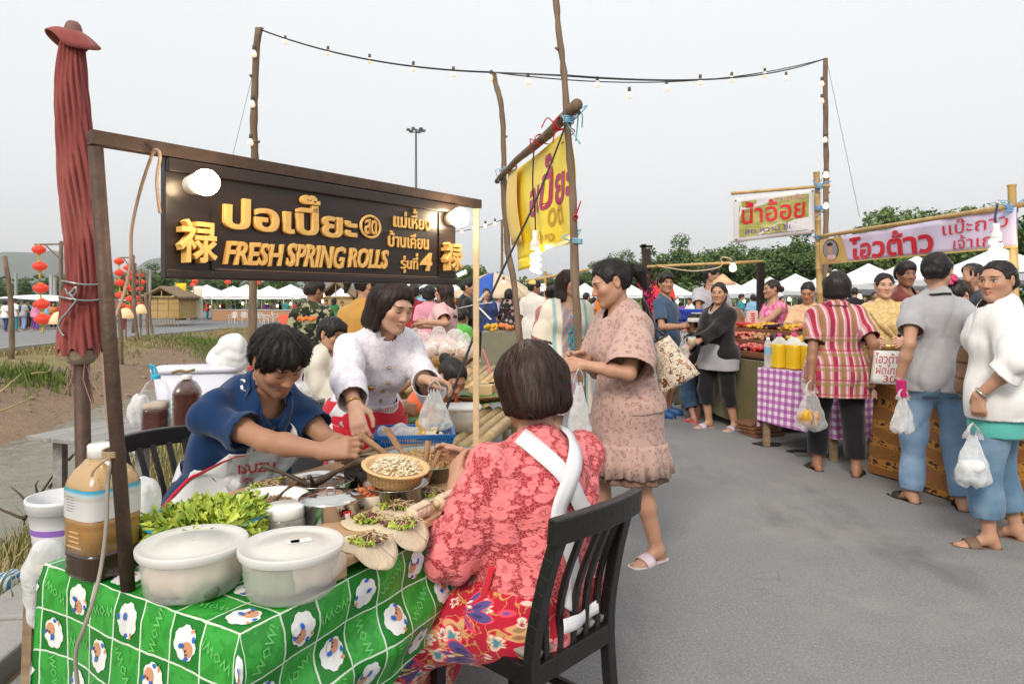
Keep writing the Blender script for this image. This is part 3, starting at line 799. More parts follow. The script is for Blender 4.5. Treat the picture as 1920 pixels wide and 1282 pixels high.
    def strands(s,V,Q,style,n,M_):
        """loose locks lying on the hair: many thin tapering strips"""
        bv=BVHTree.FromPolygons([tuple(v) for v in V],[tuple(q) for q in Q]);q=random.Random(s.seed);hs=s.hs
        loc=(V-s.head)@s.MH/hs;vs=[];fs=[];MHv=Matrix(s.MH.tolist())
        cand=np.nonzero(loc[:,2]>(-.02 if style=='short' else-.30))[0]
        for _ in range(n):
            i=cand[q.randrange(len(cand))];p=Vector(V[i]);L=q.uniform(.03,.06) if style=='short' else q.uniform(.05,.10);pts=[];ns=[]
            lf=q.random()**3;jit=Vector((q.gauss(0,.25),q.gauss(0,.25),q.gauss(0,.2)))
            for j in range(6):
                h=bv.find_nearest(p)
                if h[0] is None:break
                nr=h[1];lp=s.MH.T@(np.array(p)-s.head)/hs
                if style in ('bun','pony','lowbun','topbun'):tg=s.MH@(V3(0,.12,.03)-lp)
                elif style=='short':tg=s.MH@V3(lp[0]*1.6,-.06 if lp[1]<.02 else .03,-.05 if abs(lp[0])>.03 or lp[1]>.04 else-.015)
                else:tg=s.MH@V3(lp[0]*(1.2 if lp[2]>.05 else .1),.04*(1 if lp[1]>0 else-.4) if lp[2]>.05 else 0,-.08)
                d=Vector(tg).normalized()+jit*.5;d=d-nr*d.dot(nr)
                if d.length<1e-4:break
                d.normalize();lift=(.0022+.0045*lf*(j/5.)**2 if style !='short' else .002+(.003+.010*lf)*(j/5.)**2)*hs
                pts.append(h[0]+nr*lift);ns.append(d.cross(nr));p=h[0]+d*L*hs/5
            if len(pts)<4:continue
            b=len(vs);w0=q.uniform(.0006,.0019)*hs
            for j,(a,t) in enumerate(zip(pts,ns)):
                w=w0*(1-(j/len(pts))**2*.9);vs+=[a-t*w,a+t*w]
            fs+=[(b+2*j,b+2*j+1,b+2*j+3,b+2*j+2) for j in range(len(pts)-1)]
        if vs:link('hair_locks',mesh_np('hair_locks',vs,fs,mats=[M_]),s.o)['kind']='stuff'
    # == worn strips and patches
    def proj(s,bv,p,off,ray=None):
        p=Vector(p)
        if ray is not None:
            h=bv.ray_cast(p-Vector(ray)*.05,Vector(ray),1.2)
            if h[0] is not None:
                n=h[1] if h[1].dot(Vector(ray))<0 else-h[1];return h[0]+n*off,n
        h=bv.find_nearest(p);n=h[1]
        if n.dot(p-h[0])<0 and (p-h[0]).length>.005:n=-n
        return h[0]+n*off,n
    def band(s,name,pts,width,material,bv=None,off=.007,n=8,label=None,thick=.0016,ray=None):
        bv=bv or s.topb;pp=[s.proj(bv,p,off,ray) for p in smoothpath([s.loc(p) for p in pts],n)];N=len(pp);m=MB();vs=[]
        for _ in range(4):pp=[pp[0]]+[((pp[i-1][0]+pp[i][0]*2+pp[i+1][0])/4,(pp[i-1][1]+pp[i][1]*2+pp[i+1][1]).normalized()) for i in range(1,N-1)]+[pp[-1]]
        for i,(p,nr) in enumerate(pp):
            d=(pp[min(i+1,N-1)][0]-pp[max(i-1,0)][0]);d=d.normalized() if d.length>1e-6 else Vector((1,0,0));t=d.cross(nr).normalized()
            vs+=[p-t*width/2,p-t*width*.1+nr*.001,p+t*width*.1+nr*.001,p+t*width/2]
        m.add(vs,[(4*i+j,4*i+j+1,4*i+j+5,4*i+j+4) for i in range(N-1) for j in range(3)])
        o=m.build(name,[material],s.o,world=False,smooth=True,solid=thick)
        if label:o['label']=label
        return o
    def patch(s,name,fn,nu,nv,material,bv=None,off=.008,ray=None,label=None):
        bv=bv or s.topb;m=MB();cache={}
        def g(u,v):return s.proj(bv,fn(u,v),off,ray)[0]
        m.grid(g,nu,nv);o=m.build(name,[material],s.o,world=False,smooth=True,solid=.003)
        if label:o['label']=label
        return o
    def print_(s,text,fn,size,u0,v0,su,sv,material,bv=None,off=.013,ray=None,shear=0.,boldness=.0,name='lettering'):
        V,Fs=text_mesh(text,1.,offset=boldness,res=2);m=MB();bv=bv or s.topb
        V[:,0]+=V[:,1]*shear
        m.add([s.proj(bv,fn(u0+v[0]*su*size,v0+v[1]*sv*size),off,ray)[0] for v in V],Fs)
        return m.build(name,[material],s.o,world=False)
# == ground, water, hills
def sm(a,b,x):
    t=min(1,max(0,(x-a)/(b-a)));return t*t*(3-2*t)
def gz(y):return-.55*sm(13,45,y)
def xnear(y):return-2.75-.18*(y-4.75)
def xfar(y):return-9.9-.18*(y-4.75)
def hnoise(x,y):return .5*math.sin(x*1.7+.8*math.sin(y*1.1))+.35*math.sin(y*2.3+x*.9)+.25*math.sin(x*4.1-y*3.3)
def gh(x,y):
    """height of the earth sheet: level, with the ditch on the left"""
    z=gz(y)
    if y<45:
        a,b=xnear(y),xfar(y);end=sm(41,33,y)
        if b-.6<x<a+.4:
            d=min(sm(a+.2,a-2.3,x),sm(b-.3,b+4.6,x))
            z-=1.25*d*end+.05*hnoise(x*1.5,y*1.5)*sm(0,.3,d)*end+.03*hnoise(x*5,y*4)*d*end
        else:z+=.02*hnoise(x,y)*sm(40,30,abs(x))
    return z
def sheet(name,xs,ys,fn,m,kind='structure',smooth=True):
    mb=MB();V=[(x,y,fn(x,y)) for y in ys for x in xs];w=len(xs)
    Q=[(j*w+i,j*w+i+1,(j+1)*w+i+1,(j+1)*w+i) for j in range(len(ys)-1) for i in range(w-1)]
    o=link(name,mesh_np(name,V,Q,mats=[m],smooth=smooth));o['kind']=kind;return o
def soil_mat():
    g=G('soil');o=g.co('Object');x,y,z=g.sep(o)
    n1=g.noise(o,.55,5,.6);n2=g.noise(o,4,5,.6);n3=g.noise(o,26,3)
    soil=g.mix(n2,(.20,.14,.095),(.38,.28,.195));soil=g.mix(g.math('MULTIPLY',n3,.4),soil,(.10,.07,.05))
    gr=g.mix(n3,(.13,.13,.05),(.30,.255,.12));gr=g.mix(g.ramp(n2,[(.35,0.),(.65,1.)]),gr,(.30,.24,.13))
    top=g.ramp(g.math('ADD',z,g.math('MULTIPLY',g.math('SUBTRACT',n1,.5),1.3)),[(-.0,0.),(.0,0.)])
    k=g.n('MapRange');g.put(k.inputs['Value'],g.math('ADD',z,g.math('MULTIPLY',g.math('SUBTRACT',n1,.5),1.6)))
    k.inputs['From Min'].default_value=-.42;k.inputs['From Max'].default_value=-.14
    far=g.n('MapRange');g.put(far.inputs['Value'],y);far.inputs['From Min'].default_value=45;far.inputs['From Max'].default_value=70
    c=g.mix(k.outputs[0],soil,gr);c=g.mix(far.outputs[0],c,(.14,.15,.06))
    g.set(Base__Color=c,Roughness=.95,Specular__IOR__Level=.1);g.bump(g.math('ADD',g.math('MULTIPLY',n2,2.),n3),.6,.06);return g.m
def asphalt_mat():
    g=G('asphalt');o=g.co('Object')
    n1=g.noise(o,.5,5,.62);n2=g.noise(o,3.2,5,.6);n3=g.noise(o,95,4,.75);v=g.vor(o,120,out='Color')
    c=g.mix(n1,(.140,.142,.148),(.235,.235,.238));c=g.mix(g.math('MULTIPLY',n2,.45),c,(.25,.247,.242))
    c=g.mix(g.ramp(n3,[(.52,0.),(.66,.5)]),c,(.40,.395,.385));c=g.mix(g.ramp(n3,[(.34,.5),(.44,0.)]),c,(.06,.06,.064))
    st=g.ramp(g.noise(g.co('Object',(1,.35,1)),1.1,5,.65),[(.53,0.),(.66,.5)]);c=g.mix(st,c,(.085,.085,.088));du=g.ramp(g.noise(o,.8,6,.7),[(.52,0.),(.68,.5)]);c=g.mix(du,c,(.30,.285,.265));ck=g.ramp(g.math('ABSOLUTE',g.math('SUBTRACT',g.noise(o,.7,5,.6),.5)),[(.0010,.6),(.0028,0.)]);ck=g.math('MULTIPLY',ck,g.ramp(g.noise(o,.33,2),[(.56,0.),(.62,1.)]));c=g.mix(ck,c,(.05,.05,.05))
    sepv=g.n('SeparateColor');g.put(sepv.inputs[0],v)
    g.set(Base__Color=c,Roughness=g.ramp(n2,[(.3,.72),(.7,.88)]),Specular__IOR__Level=.35);g.bump(g.math('ADD',n3,g.math('MULTIPLY',sepv.outputs[0],.6)),.35,.006);return g.m
def rng(a,b,n):return [a+(b-a)*i/n for i in range(n+1)]
xs=[-6000,-1500,-400,-120,-60,-35]+rng(-24,-12,12)[:-1]+rng(-12,-1.2,72)+[0,3,8,20,60,200,1000,6000]
ys=[-40,-10]+rng(0,24,120)[:-1]+rng(24,48,40)+[60,90,200,600,2000,7000]
GR=sheet('ground',xs,ys,gh,soil_mat())
AS=asphalt_mat()
def road(name,left,right,ys_,dz,m,nx=6):
    V=[];
    for y in ys_:
        a,b=left(y),right(y);V+=[(a+(b-a)*i/nx,y,gz(y)+dz) for i in range(nx+1)]
    w=nx+1;Q=[(j*w+i,j*w+i+1,(j+1)*w+i+1,(j+1)*w+i) for j in range(len(ys_)-1) for i in range(nx)]
    o=link(name,mesh_np(name,V,Q,mats=[m]));o['kind']='structure';return o
redge=lambda y:-1.78-.12*(y-2.5) if y<40 else-6.3-(y-40)*12.
road('road',redge,lambda y:60,[-8,0,2,4]+rng(6,44,38),.022,AS)
road('far_road',lambda y:-70,lambda y:xfar(y)-1.0,[-8,0,4,8]+rng(13,40,27),.06,mat('pale_tarmac',(.21,.215,.22),.85,scale=2,bump=.2))
road('plaza',lambda y:-90,lambda y:70,[44.2,50,60,75,95,130],.018,mat('plaza_tarmac',(.17,.172,.178),.88,scale=1.5))
CONC=mat('concrete',(.33,.325,.31),.9,scale=5,bump=.4,bscale=40)
for i in range(14):
    y0,y1=-2+i*3.0,1-.015+i*3.0;mm=MB();mm.bar((xfar(y0)-.92,y0,gz(y0)-.05),(xfar(y1)-.92,y1,gz(y1)-.05),.16,.36)
    o=mm.build('kerb',[CONC],bevel=.015);o['kind']='structure'
for y0,y1 in ((1.0,1.95),(1.98,2.74),(2.77,3.9)):
    mm=MB();mm.bar((redge(y0)-.22,y0,.01),(redge(y1)-.22,y1,.01),.34,.16);o=mm.build('kerb',[CONC],bevel=.012);o['kind']='structure'
def water_mat():
    g=G('muddy_water');o=g.co('Object');n=g.noise(g.co('Object',(1,1.6,1)),3.5,5,.65);n2=g.noise(o,.9,4)
    sc=g.ramp(g.noise(o,5,5,.7),[(.50,0.),(.60,.75)])
    c=g.mix(n2,(.105,.10,.065),(.165,.155,.105));c=g.mix(sc,c,(.24,.21,.16))
    g.set(Base__Color=c,Roughness=g.ramp(sc,[(0.,.14),(.7,.55)]),Specular__IOR__Level=.5);g.bump(n,.35,.05);return g.m
wys=rng(-2,36,38);V=[]
for y in wys:V+=[(xnear(y)+.2,y,-.93+gz(y)*1.0),(xfar(y)-.2,y,-.93+gz(y))]
link('ditch_water',mesh_np('ditch_water',V,[(2*i,2*i+1,2*i+3,2*i+2) for i in range(len(wys)-1)],mats=[water_mat()]))['kind']='structure'
HILL=mat('hill_forest',(.055,.075,.04),.95,var=.3,scale=.004)
for hx,hw,hy,hh,sd_ in ((-2250,700,3200,215,1),(-1750,620,3600,215,2),(-3000,800,3500,190,3),(-900,900,4200,150,4)):
    def hf_(x,y,hx=hx,hw=hw,hy=hy,hh=hh,sd_=sd_):
        r=((x-hx)/hw)**2+((y-hy)/500)**2
        return hh*math.exp(-r*1.6)*(1+.10*math.sin(x*.011+sd_)+.06*math.sin(x*.027+y*.01+sd_*2)+.03*math.sin(x*.07+sd_))-14
    sheet('hill',rng(hx-hw*2,hx+hw*2,60),rng(hy-900,hy+900,30),hf_,HILL)
# == grass (uncountable)
def blades(name,spots,mats_,seed,kind='stuff'):
    q=random.Random(seed);V=[];T=[];mi=[]
    for (x,y,z,h,w) in spots:
        a=q.uniform(0,6.28);l=q.uniform(.15,.75)*h;b=len(V);ca,sa=math.cos(a),math.sin(a);c2=q.uniform(0,6.28)
        V+=[(x-ca*w,y-sa*w,z-.02),(x+ca*w,y+sa*w,z-.02),(x+math.cos(c2)*l*.4-ca*w*.6,y+math.sin(c2)*l*.4-sa*w*.6,z+h*.6),(x+math.cos(c2)*l*.4+ca*w*.6,y+math.sin(c2)*l*.4+sa*w*.6,z+h*.6),(x+math.cos(c2)*l,y+math.sin(c2)*l,z+h*.92)]
        T+=[(b,b+1,b+3),(b,b+3,b+2),(b+2,b+3,b+4)];k=q.randrange(len(mats_));mi+=[k]*3
    o=link(name,mesh_np(name,V,T=T,mats=mats_,midx=mi,smooth=False));o['kind']=kind;return o
GRM=[mat('grass_green',(.10,.14,.028),.8,var=.25),mat('grass_olive',(.17,.165,.05),.85,var=.25),mat('grass_straw',(.42,.33,.17),.9,var=.2),mat('grass_pale',(.30,.26,.12),.9)]
q=random.Random(3);sp=[]
for _ in range(9000):
    y=q.uniform(2.2,6.2);x=q.uniform(xnear(y)-1.5,redge(y)-.3)
    d=q.random()*max(.2,hnoise(x*1.3,y*1.3)+.8)
    if d<.25:continue
    sp.append((x,y,gh(x,y),q.uniform(.04,.17)*(1.8 if q.random()<.12 else 1),q.uniform(.0025,.006)))
blades('grass',sp,GRM,5);sp=[]
for _ in range(12000):
    y=q.uniform(8,42);x=xfar(y)-.7+abs(q.gauss(0,.75 if y<20 else 1.2));
    if hnoise(x*.8,y*.5)<-.1+.5*q.random():continue
    sp.append((x,y,gh(x,y),q.uniform(.05,.17),q.uniform(.010,.022)))
for _ in range(7000):
    y=q.uniform(33,44);x=q.uniform(xfar(y),xnear(y));sp.append((x,y,gh(x,y),q.uniform(.05,.18),q.uniform(.012,.028)))
for _ in range(5000):
    y=q.uniform(6,30);x=xnear(y)+q.uniform(-1.2,.6);sp.append((x,y,gh(x,y),q.uniform(.06,.25),q.uniform(.006,.016)))
blades('grass',sp,GRM[1:],6);sp=[]
for cx,cy,n_,r_ in ((-10.2,14.6,700,.7),(-12.6,29,1500,1.6),(-11.0,27,900,1.2),(-11.0,12.2,300,.5)):
    for _ in range(n_):
        x,y=q.gauss(cx,r_*.5),q.gauss(cy,r_);sp.append((x,y,gh(x,y),q.uniform(.10,.32),q.uniform(.010,.02)))
blades('grass_clump',sp,[mat('grass_fresh',(.14,.21,.03),.8,var=.2),GRM[0]],8)
# stones, clods and rubbish on the bank
sp=MB()
for _ in range(260):
    y=q.uniform(6,30);x=xfar(y)+q.uniform(.3,4.2);r=q.uniform(.02,.09);sp.ball((x,y,gh(x,y)),r,4,q.uniform(.7,1.4),q.uniform(.7,1.4),q.uniform(.4,.8))
o=sp.build('clods',[mat('clod',(.26,.19,.13),.95,bump=.4)],smooth=False);o['kind']='stuff'
for (px,py,z,w_,lab) in ((160,812,-.85,.22,'scrap of white plastic lying in the muddy ditch'),(272,848,-.85,.3,'white polystyrene scrap at the edge of the muddy water')):
    p=PZ(px,py,z);mm=MB();mm.box((p.x,p.y,p.z+.03),(w_,w_*.5,.07),.4);tag(mm.build('litter',[mat('foam_white',(.7,.7,.68),.7)],loc=p,bevel=.02),lab,'litter')
# == trees
BARK=stretched('bark',(.10,.07,.05),(.22,.17,.12),(9,9,2),.9,.6)
def leafm(name,c):return mat(name,c,.65,var=.35,scale=.7,spec=.25)
LEAF=[leafm('leaf_mid',(.105,.17,.05)),leafm('leaf_light',(.16,.235,.07)),leafm('leaf_deep',(.07,.12,.04))]
def tree_protos(seed,spread,nl,leaf,hgt=1.):
    """unit-high tree: tapered trunk, limbs, and leaf faces gathered in clumps"""
    q=random.Random(seed);t=MB();tips=[]
    base=[Vector((0,0,-.03)),Vector((q.gauss(0,.01),q.gauss(0,.01),.18)),Vector((q.gauss(0,.025),q.gauss(0,.025),.42)),Vector((q.gauss(0,.04),q.gauss(0,.04),.72))]
    t.tube(smoothpath(base,3),[.026-.0019*i for i in range(10)],7)
    for i in range(9):
        z=q.uniform(.22,.7);a=q.uniform(0,6.28);p=base[1].lerp(base[3],(z-.18)/.54);L=q.uniform(.5,1.)*spread*(1.15-z*.6)
        e_=p+Vector((math.cos(a)*L,math.sin(a)*L,q.uniform(.06,.3)));t.tube([p,p.lerp(e_,.5)+Vector((0,0,.03)),e_],[.010,.007,.003],5);tips.append(e_)
    tips.append(base[3])
    cl=[]
    for _ in range(44):
        p=q.choice(tips);cl.append((p+Vector((q.gauss(0,.08),q.gauss(0,.08),q.gauss(.02,.07)))*1.1,q.uniform(.07,.15)*(.6+spread)))
    V=[];Q=[];mi=[]
    for _ in range(nl):
        c,r=q.choice(cl);d=Vector((q.gauss(0,1),q.gauss(0,1),q.gauss(0,.75))).normalized()*r*q.uniform(.55,1.05);p=c+d
        n=(d.normalized()+Vector((q.gauss(0,.6),q.gauss(0,.6),q.gauss(.3,.6)))).normalized();x,y,_d=frame_of(n);s_=q.uniform(.007,.017);b=len(V)
        a=q.uniform(0,6.28);u=(x*math.cos(a)+y*math.sin(a))*s_*1.5;v=(y*math.cos(a)-x*math.sin(a))*s_
        V+=[p-u,p-v*.8,p+u,p+v*.8];Q.append((b,b+1,b+2,b+3));mi.append(0 if q.random()<.5 else (1 if q.random()<.5 else 2))
    tm=mesh_np('trunk',t.v,polys=t.f,mats=[BARK]);cm=mesh_np('crown',V,Q,mats=leaf,midx=mi,smooth=False);return tm,cm
TP=[tree_protos(1,.30,11000,LEAF),tree_protos(2,.36,12000,LEAF),tree_protos(3,.25,8000,[LEAF[1],LEAF[0],LEAF[1]]),tree_protos(4,.42,13000,[LEAF[0],LEAF[2],LEAF[0]])]
def tree(px,ptop,y,k,label,wide=1.,group=None,name='tree'):
    zb=gz(y)-.1;h=(CAMH+(HZ-ptop)/F*y-zb)*.90;x=(px-960)/F*y;a=(px*37+ptop*11) % 628/100
    r=thing(name,label,'tree',(x,y,zb),a,group)
    for nm,me in zip(('trunk','crown'),TP[k]):
        o=link(nm,me,r);o.scale=(h*wide,h*wide,h)
    return r
for args in ((1170,472,95,1,'pale hazy tree left end of the line behind the white tents',1.3),(1210,474,90,3,'rounded tree beside the dark timber post with lamps',1.2),(1250,462,78,1,'broad tree above the man in the blue t-shirt',1.25),
             (1305,450,75,3,'tallest domed tree above the bulb rail of the fruit stall',1.1),(1352,456,78,0,'bushy tree above the dark post of the fruit stall',1.3),(1400,452,72,1,'tree directly behind the hanging sugar cane banner',1.2),
             (1450,436,66,3,'dense tree below the sugar cane banner',1.15),(1500,448,66,0,'dense tree behind the two bamboo sign posts',1.2),(1560,442,60,1,'leafy tree behind the left end of the lilac banner',1.2),
             (1606,425,58,0,'low tree showing just above the lilac banner',1.1),(1682,371,56,2,'tall airy tree rising highest above the lilac banner',.95),(1640,408,57,2,'small airy tree leaning left of the tall one',1.0),
             (1785,374,60,2,'airy tree with two heads above the right of the lilac banner',1.1),(1740,408,60,1,'low bushy tree between the two airy ones',1.2),(1850,395,58,1,'tree behind the right bamboo post of the lilac banner',1.1),(1930,385,58,3,'tree cut by the right edge of the picture',1.2),
             (885,488,70,2,'light green tree seen through the sign frame gap',1.1),(848,502,74,1,'tree half hidden behind the right end of the black sign',1.3),(1040,512,100,1,'small far tree beneath the yellow banner',1.5),(1110,500,100,0,'far tree right of the yellow banner poles',1.5),
             (20,522,130,3,'far tree at the left edge below the hills',1.6),(100,512,120,1,'far tree left of the folded parasol',1.5),(150,508,125,0,'far tree behind the folded parasol',1.5),(285,497,95,3,'dark tree behind the thatched bamboo hut',1.3),(245,526,110,1,'low tree between the red lanterns and the hut',1.7),
             (330,505,95,1,'tree just left under the black sign',1.3),(420,512,110,3,'tree behind the peaks of the white tents',1.5),(520,515,115,1,'tree hidden partly behind the black sign',1.5)):
    tree(*args[:5],wide=args[5])
link_wood=[]
for i in range(34):link_wood.append((rnd.uniform(-260,300),rnd.uniform(150,260)))
V=[];Q=[];mi=[];q=random.Random(9)
for x,y in link_wood*3:
    for _ in range(170):
        h=q.uniform(0,1);p=(x+q.gauss(0,6),y+q.gauss(0,4),h**.7*q.uniform(3,9)-.5);s_=q.uniform(.4,.9);b=len(V);a=q.uniform(0,3.1)
        V+=[(p[0]-s_*math.cos(a),p[1]-s_*math.sin(a),p[2]),(p[0],p[1]+.2,p[2]-s_*.8),(p[0]+s_*math.cos(a),p[1]+s_*math.sin(a),p[2]),(p[0],p[1]-.2,p[2]+s_*.8)];Q.append((b,b+1,b+2,b+3));mi.append(q.randrange(3))
link('far_wood',mesh_np('far_wood',V,Q,mats=LEAF,midx=mi,smooth=False))['kind']='stuff'
V=[];Q=[];mi=[];q=random.Random(19)
for _ in range(32000):
    x=q.uniform(-6,48) if q.random()<.75 else q.uniform(-70,-20);y=(72-.35*max(0,x)+q.gauss(0,2.5)) if x>-6 else 105+q.gauss(0,5)
    z=q.random()**1.3*(2.3+1.3*math.sin(x*.9)+.8*math.sin(x*2.3))+gz(y);s_=q.uniform(.08,.17);b=len(V);a=q.uniform(0,3.1);t=q.gauss(0,.3)
    V+=[(x-s_*math.cos(a),y-s_*math.sin(a),z),(x,y+t,z-s_*.8),(x+s_*math.cos(a),y+s_*math.sin(a),z),(x,y-t,z+s_*.8)];Q.append((b,b+1,b+2,b+3));mi.append(q.randrange(3))
link('undergrowth',mesh_np('undergrowth',V,Q,mats=LEAF,midx=mi,smooth=False))['kind']='stuff'
# == white market tents
TENT=mat('tent_white',(.74,.75,.77),.7,var=.04,scale=2,bump=.1,bscale=8);METAL=mat('tent_leg',(.55,.56,.57),.4,metal=.6)
def tent_mesh(w,d,eave,peak):
    m=MB();n=8
    for k in range(4):
        def fn(u,v,k=k):
            a=(u*2-1)*(1-v);r=1-v;x,y=[(a,-r),(r,a),(-a,r),(-r,-a)][k];return Vector((x*w/2,y*d/2,eave+(peak-eave)*v**1.35-.05*math.sin(math.pi*u)*(1-v)))
        m.grid(fn,n,6)
        def fv(u,v,k=k):
            a=(u*2-1);x,y=[(a,-1),(1,a),(-a,1),(-1,-a)][k];return Vector((x*w/2*1.004,y*d/2*1.004,eave-.02-.24*v-.05*math.sin(math.pi*u)*(1-v)-.02*abs(math.sin(u*9))))
        m.grid(fv,12,1)
    l=MB();l.tube([(0,0,0),(0,0,eave-.02)],.03,6)
    return mesh_np('canopy',m.v,polys=m.f,mats=[TENT]),mesh_np('leg',l.v,polys=l.f,mats=[METAL]),w/2-.05
TM=[tent_mesh(3.6,3.6,2.15,3.15),tent_mesh(4.4,4.4,2.05,3.1)]
def tent(x,y,k,label,group,rz=0.,s=1.):
    z=gz(y)+.02;r=thing('market_tent',label,'tent',(x,y,z),rz,group)
    link('canopy',TM[k][0],r)
    for a in (-1,1):
        for b in (-1,1):link('leg',TM[k][1],r,(a*TM[k][2],b*TM[k][2],0))
ORD=('first','second','third','fourth','fifth','sixth','seventh','eighth','ninth','tenth','eleventh','twelfth')
ROW='white tents in the long row at the right'
for i in range(10):tent(15.6+.25*math.sin(i*2),18.5+3.75*i,0,'%s white tent from the near end of the right hand row' % ORD[i],ROW)
for i in range(9):tent(13.5-3.7*i,57.5+.4*math.sin(i*3),0,'%s white tent from the right in the far end row' % ORD[i],'white tents across the far end')
for i,(px,pw) in enumerate(((388,90),(437,90),(462,90),(505,90),(545,100))):
    y=(62,68,61,68,60)[i];tent((px-960)/F*y,y,1,'white peaked tent %s beyond the ditch' % ('nearest the yellow flag','second from the yellow flag','third from the yellow flag left of the wooden pole','fourth from the yellow flag right of the wooden pole','fifth and broadest from the yellow flag')[i],'white tents beyond the ditch',0,1.)
for i,px in enumerate((640,720,800)):tent((px-960)/F*56,56,1,'white tent top showing under the black sign, %s' % ('behind the leaning woman in white','behind the lace blouse woman','behind the long haired woman in pink')[i],'white tents beyond the ditch')
def marquee(px0,px1,y,top,label):
    x0,x1=(px0-960)/F*y,(px1-960)/F*y;zb=gz(y);m=MB();h=CAMH+(HZ-top)/F*y
    m.grid(lambda u,v:Vector((x0+(x1-x0)*u,y+6*v,zb+1.7+(h-zb-1.7)*math.sin(math.pi*min(1,max(0,u)))**.6*(.4+.6*math.sin(math.pi*v)))),24,8)
    r=thing('marquee',label,'tent',((x0+x1)/2,y,zb));m.build('canopy',[TENT],r,smooth=True);l=MB()
    for x in rng(x0+.1,x1-.1,4):l.tube([(x,y+.1,zb),(x,y+.1,zb+1.75)],.04,6)
    l.build('leg_frame',[METAL],r)
marquee(-60,82,44,552,'long white marquee behind the crowd on the far road');marquee(84,180,52,560,'lower white marquee behind the folded parasol')
# == thatched bamboo hut, flag, lantern posts
BAMBOO=stretched('bamboo',(.36,.25,.11),(.58,.43,.22),(30,30,3),.5,.2);THATCH=stretched('thatch',(.17,.12,.075),(.36,.27,.17),(40,40,6),.95,.9)
MATW=stretched('woven_bamboo',(.40,.26,.09),(.62,.43,.19),(3,3,22),.7,.4)
def hut(pxl,pxr,y,label,roof_top,eave,base):
    x0,x1=(pxl-960)/F*y,(pxr-960)/F*y;zb=gz(y)+.02;cx=(x0+x1)/2;w=x1-x0
    ze=CAMH+(HZ-eave)/F*y;zt=CAMH+(HZ-roof_top)/F*y;zf=CAMH+(HZ-base)/F*y;r=thing('bamboo_hut',label,'hut',(cx,y,zb))
    for i in range(3):
        for j in range(3):
            m=MB();m.box((x0+w*(i+.5)/3,y,zf+(ze-zf)*(j+.5)/3),(w/3-.03,.05,(ze-zf)/3-.02));m.build('wall_panel',[MATW],r,bevel=.006)
    for xx in (x0,x1):m=MB();m.box((xx,y+1.2,(zf+ze)/2),(.05,2.3,ze-zf));m.build('side_wall',[MATW],r)
    m=MB()
    for i in range(12):m.tube([(x0+w*i/11,y-.15,zb),(x0+w*i/11,y-.15,zf-.04)],.03,6)
    m.build('stilts',[BAMBOO],r)['kind']='stuff'
    m=MB();m.box((cx,y+1.1,zf-.03),(w+.3,2.7,.06));m.build('floor',[BAMBOO],r)
    m=MB();q=random.Random(4)
    for sx in (-1,1):m.grid(lambda u,v,sx=sx:Vector((cx+sx*(w*.5+.35)*v,y-.4+3.2*u,zt+(ze-.12-zt)*v**.9+.05*math.sin(u*31)*v)),20,8)
    m.build('roof',[THATCH],r,smooth=True,solid=.16);m=MB()
    for sx in (-1,1):m.bar((cx,y-.2,zt-.12),(cx+sx*w*.5,y-.2,ze-.05),.06,.06)
    m.bar((cx,y-.2,zt-.1),(cx,y-.2,ze),.06,.06);m.bar((x0,y-.2,ze),(x1,y-.2,ze),.07,.07);m.build('gable_frame',[BAMBOO],r)
hut(276,336,46,'bamboo hut with woven walls and thatched roof beyond the ditch',538,556,595)
hut(600,662,50,'thatched hut roof half hidden behind the black sign',527,556,596)
y=48;x=(335-960)/F*y
r=thing('feather_flag','tall yellow feather flag beside the bamboo hut','flag',(x,y,gz(y)));m=MB();m.tube([(x-.25,y,gz(y)),(x-.25,y,gz(y)+3.0)],.03,6);m.build('flagpole',[METAL],r)
YEL=mat('flag_yellow',(.78,.52,.02),.7,var=.06);m=MB();m.grid(lambda u,v:Vector((x-.22+.75*u,y+.05*math.sin(v*7),gz(y)+.35+2.6*v)),4,10);m.build('flag_cloth',[YEL],r,smooth=True,solid=.01)
r=thing('feather_flag','second yellow feather flag with a white stripe near the tents','flag',(x+1.1,y+.4,gz(y)));m=MB();m.tube([(x+.85,y+.4,gz(y)),(x+.85,y+.4,gz(y)+2.9)],.03,6);m.build('flagpole',[METAL],r)
m=MB();m.grid(lambda u,v:Vector((x+.9+.6*u,y+.4+.05*math.sin(v*6),gz(y)+.35+2.4*v)),4,10);m.build('flag_cloth',[mat('flag_white',(.75,.72,.6),.7),YEL],r,smooth=True,solid=.01)
LRED=mat('lantern_red',(.62,.035,.02),.55,var=.1,Emission__Color=(1,.10,.04,1),Emission__Strength=.25);LYEL=mat('lantern_gold',(.65,.42,.04),.6)
def lantern_proto():
    m=MB();m.lathe([(.06,-.19),(.19,-.14),(.27,-.05),(.285,0),(.27,.05),(.19,.14),(.06,.19)],n=16);a=mesh_np('lantern_shade',m.v,polys=m.f,mats=[LRED])
    m=MB();m.lathe([(.075,-.235),(.08,-.19),(.075,-.18)],n=10,caps=(True,True));m.lathe([(.075,.18),(.08,.19),(.07,.225)],n=10,caps=(True,True));b=mesh_np('cap_rings',m.v,polys=m.f,mats=[LYEL]);m=MB();m.lathe([(.035,-.52),(.045,-.45),(.02,-.236)],n=8,caps=(True,False));return a,b,mesh_np('tassel',m.v,polys=m.f,mats=[LYEL])
LP_=lantern_proto();WOODP=stretched('pole_wood',(.13,.085,.055),(.30,.215,.15),(14,14,2.2),.85,.5,knots=7)
def lantern(px,py,y,label,s=1.):
    p=P(px,py,y);r=thing('paper_lantern',label,'lantern',p,0,'red lanterns strung along the far road')
    for nm,me in zip(('lantern_shade','cap_rings','tassel'),LP_):
        o=link(nm,me,r);o.scale=(s,s,s)
        if nm=='cap_rings':o['kind']='stuff'
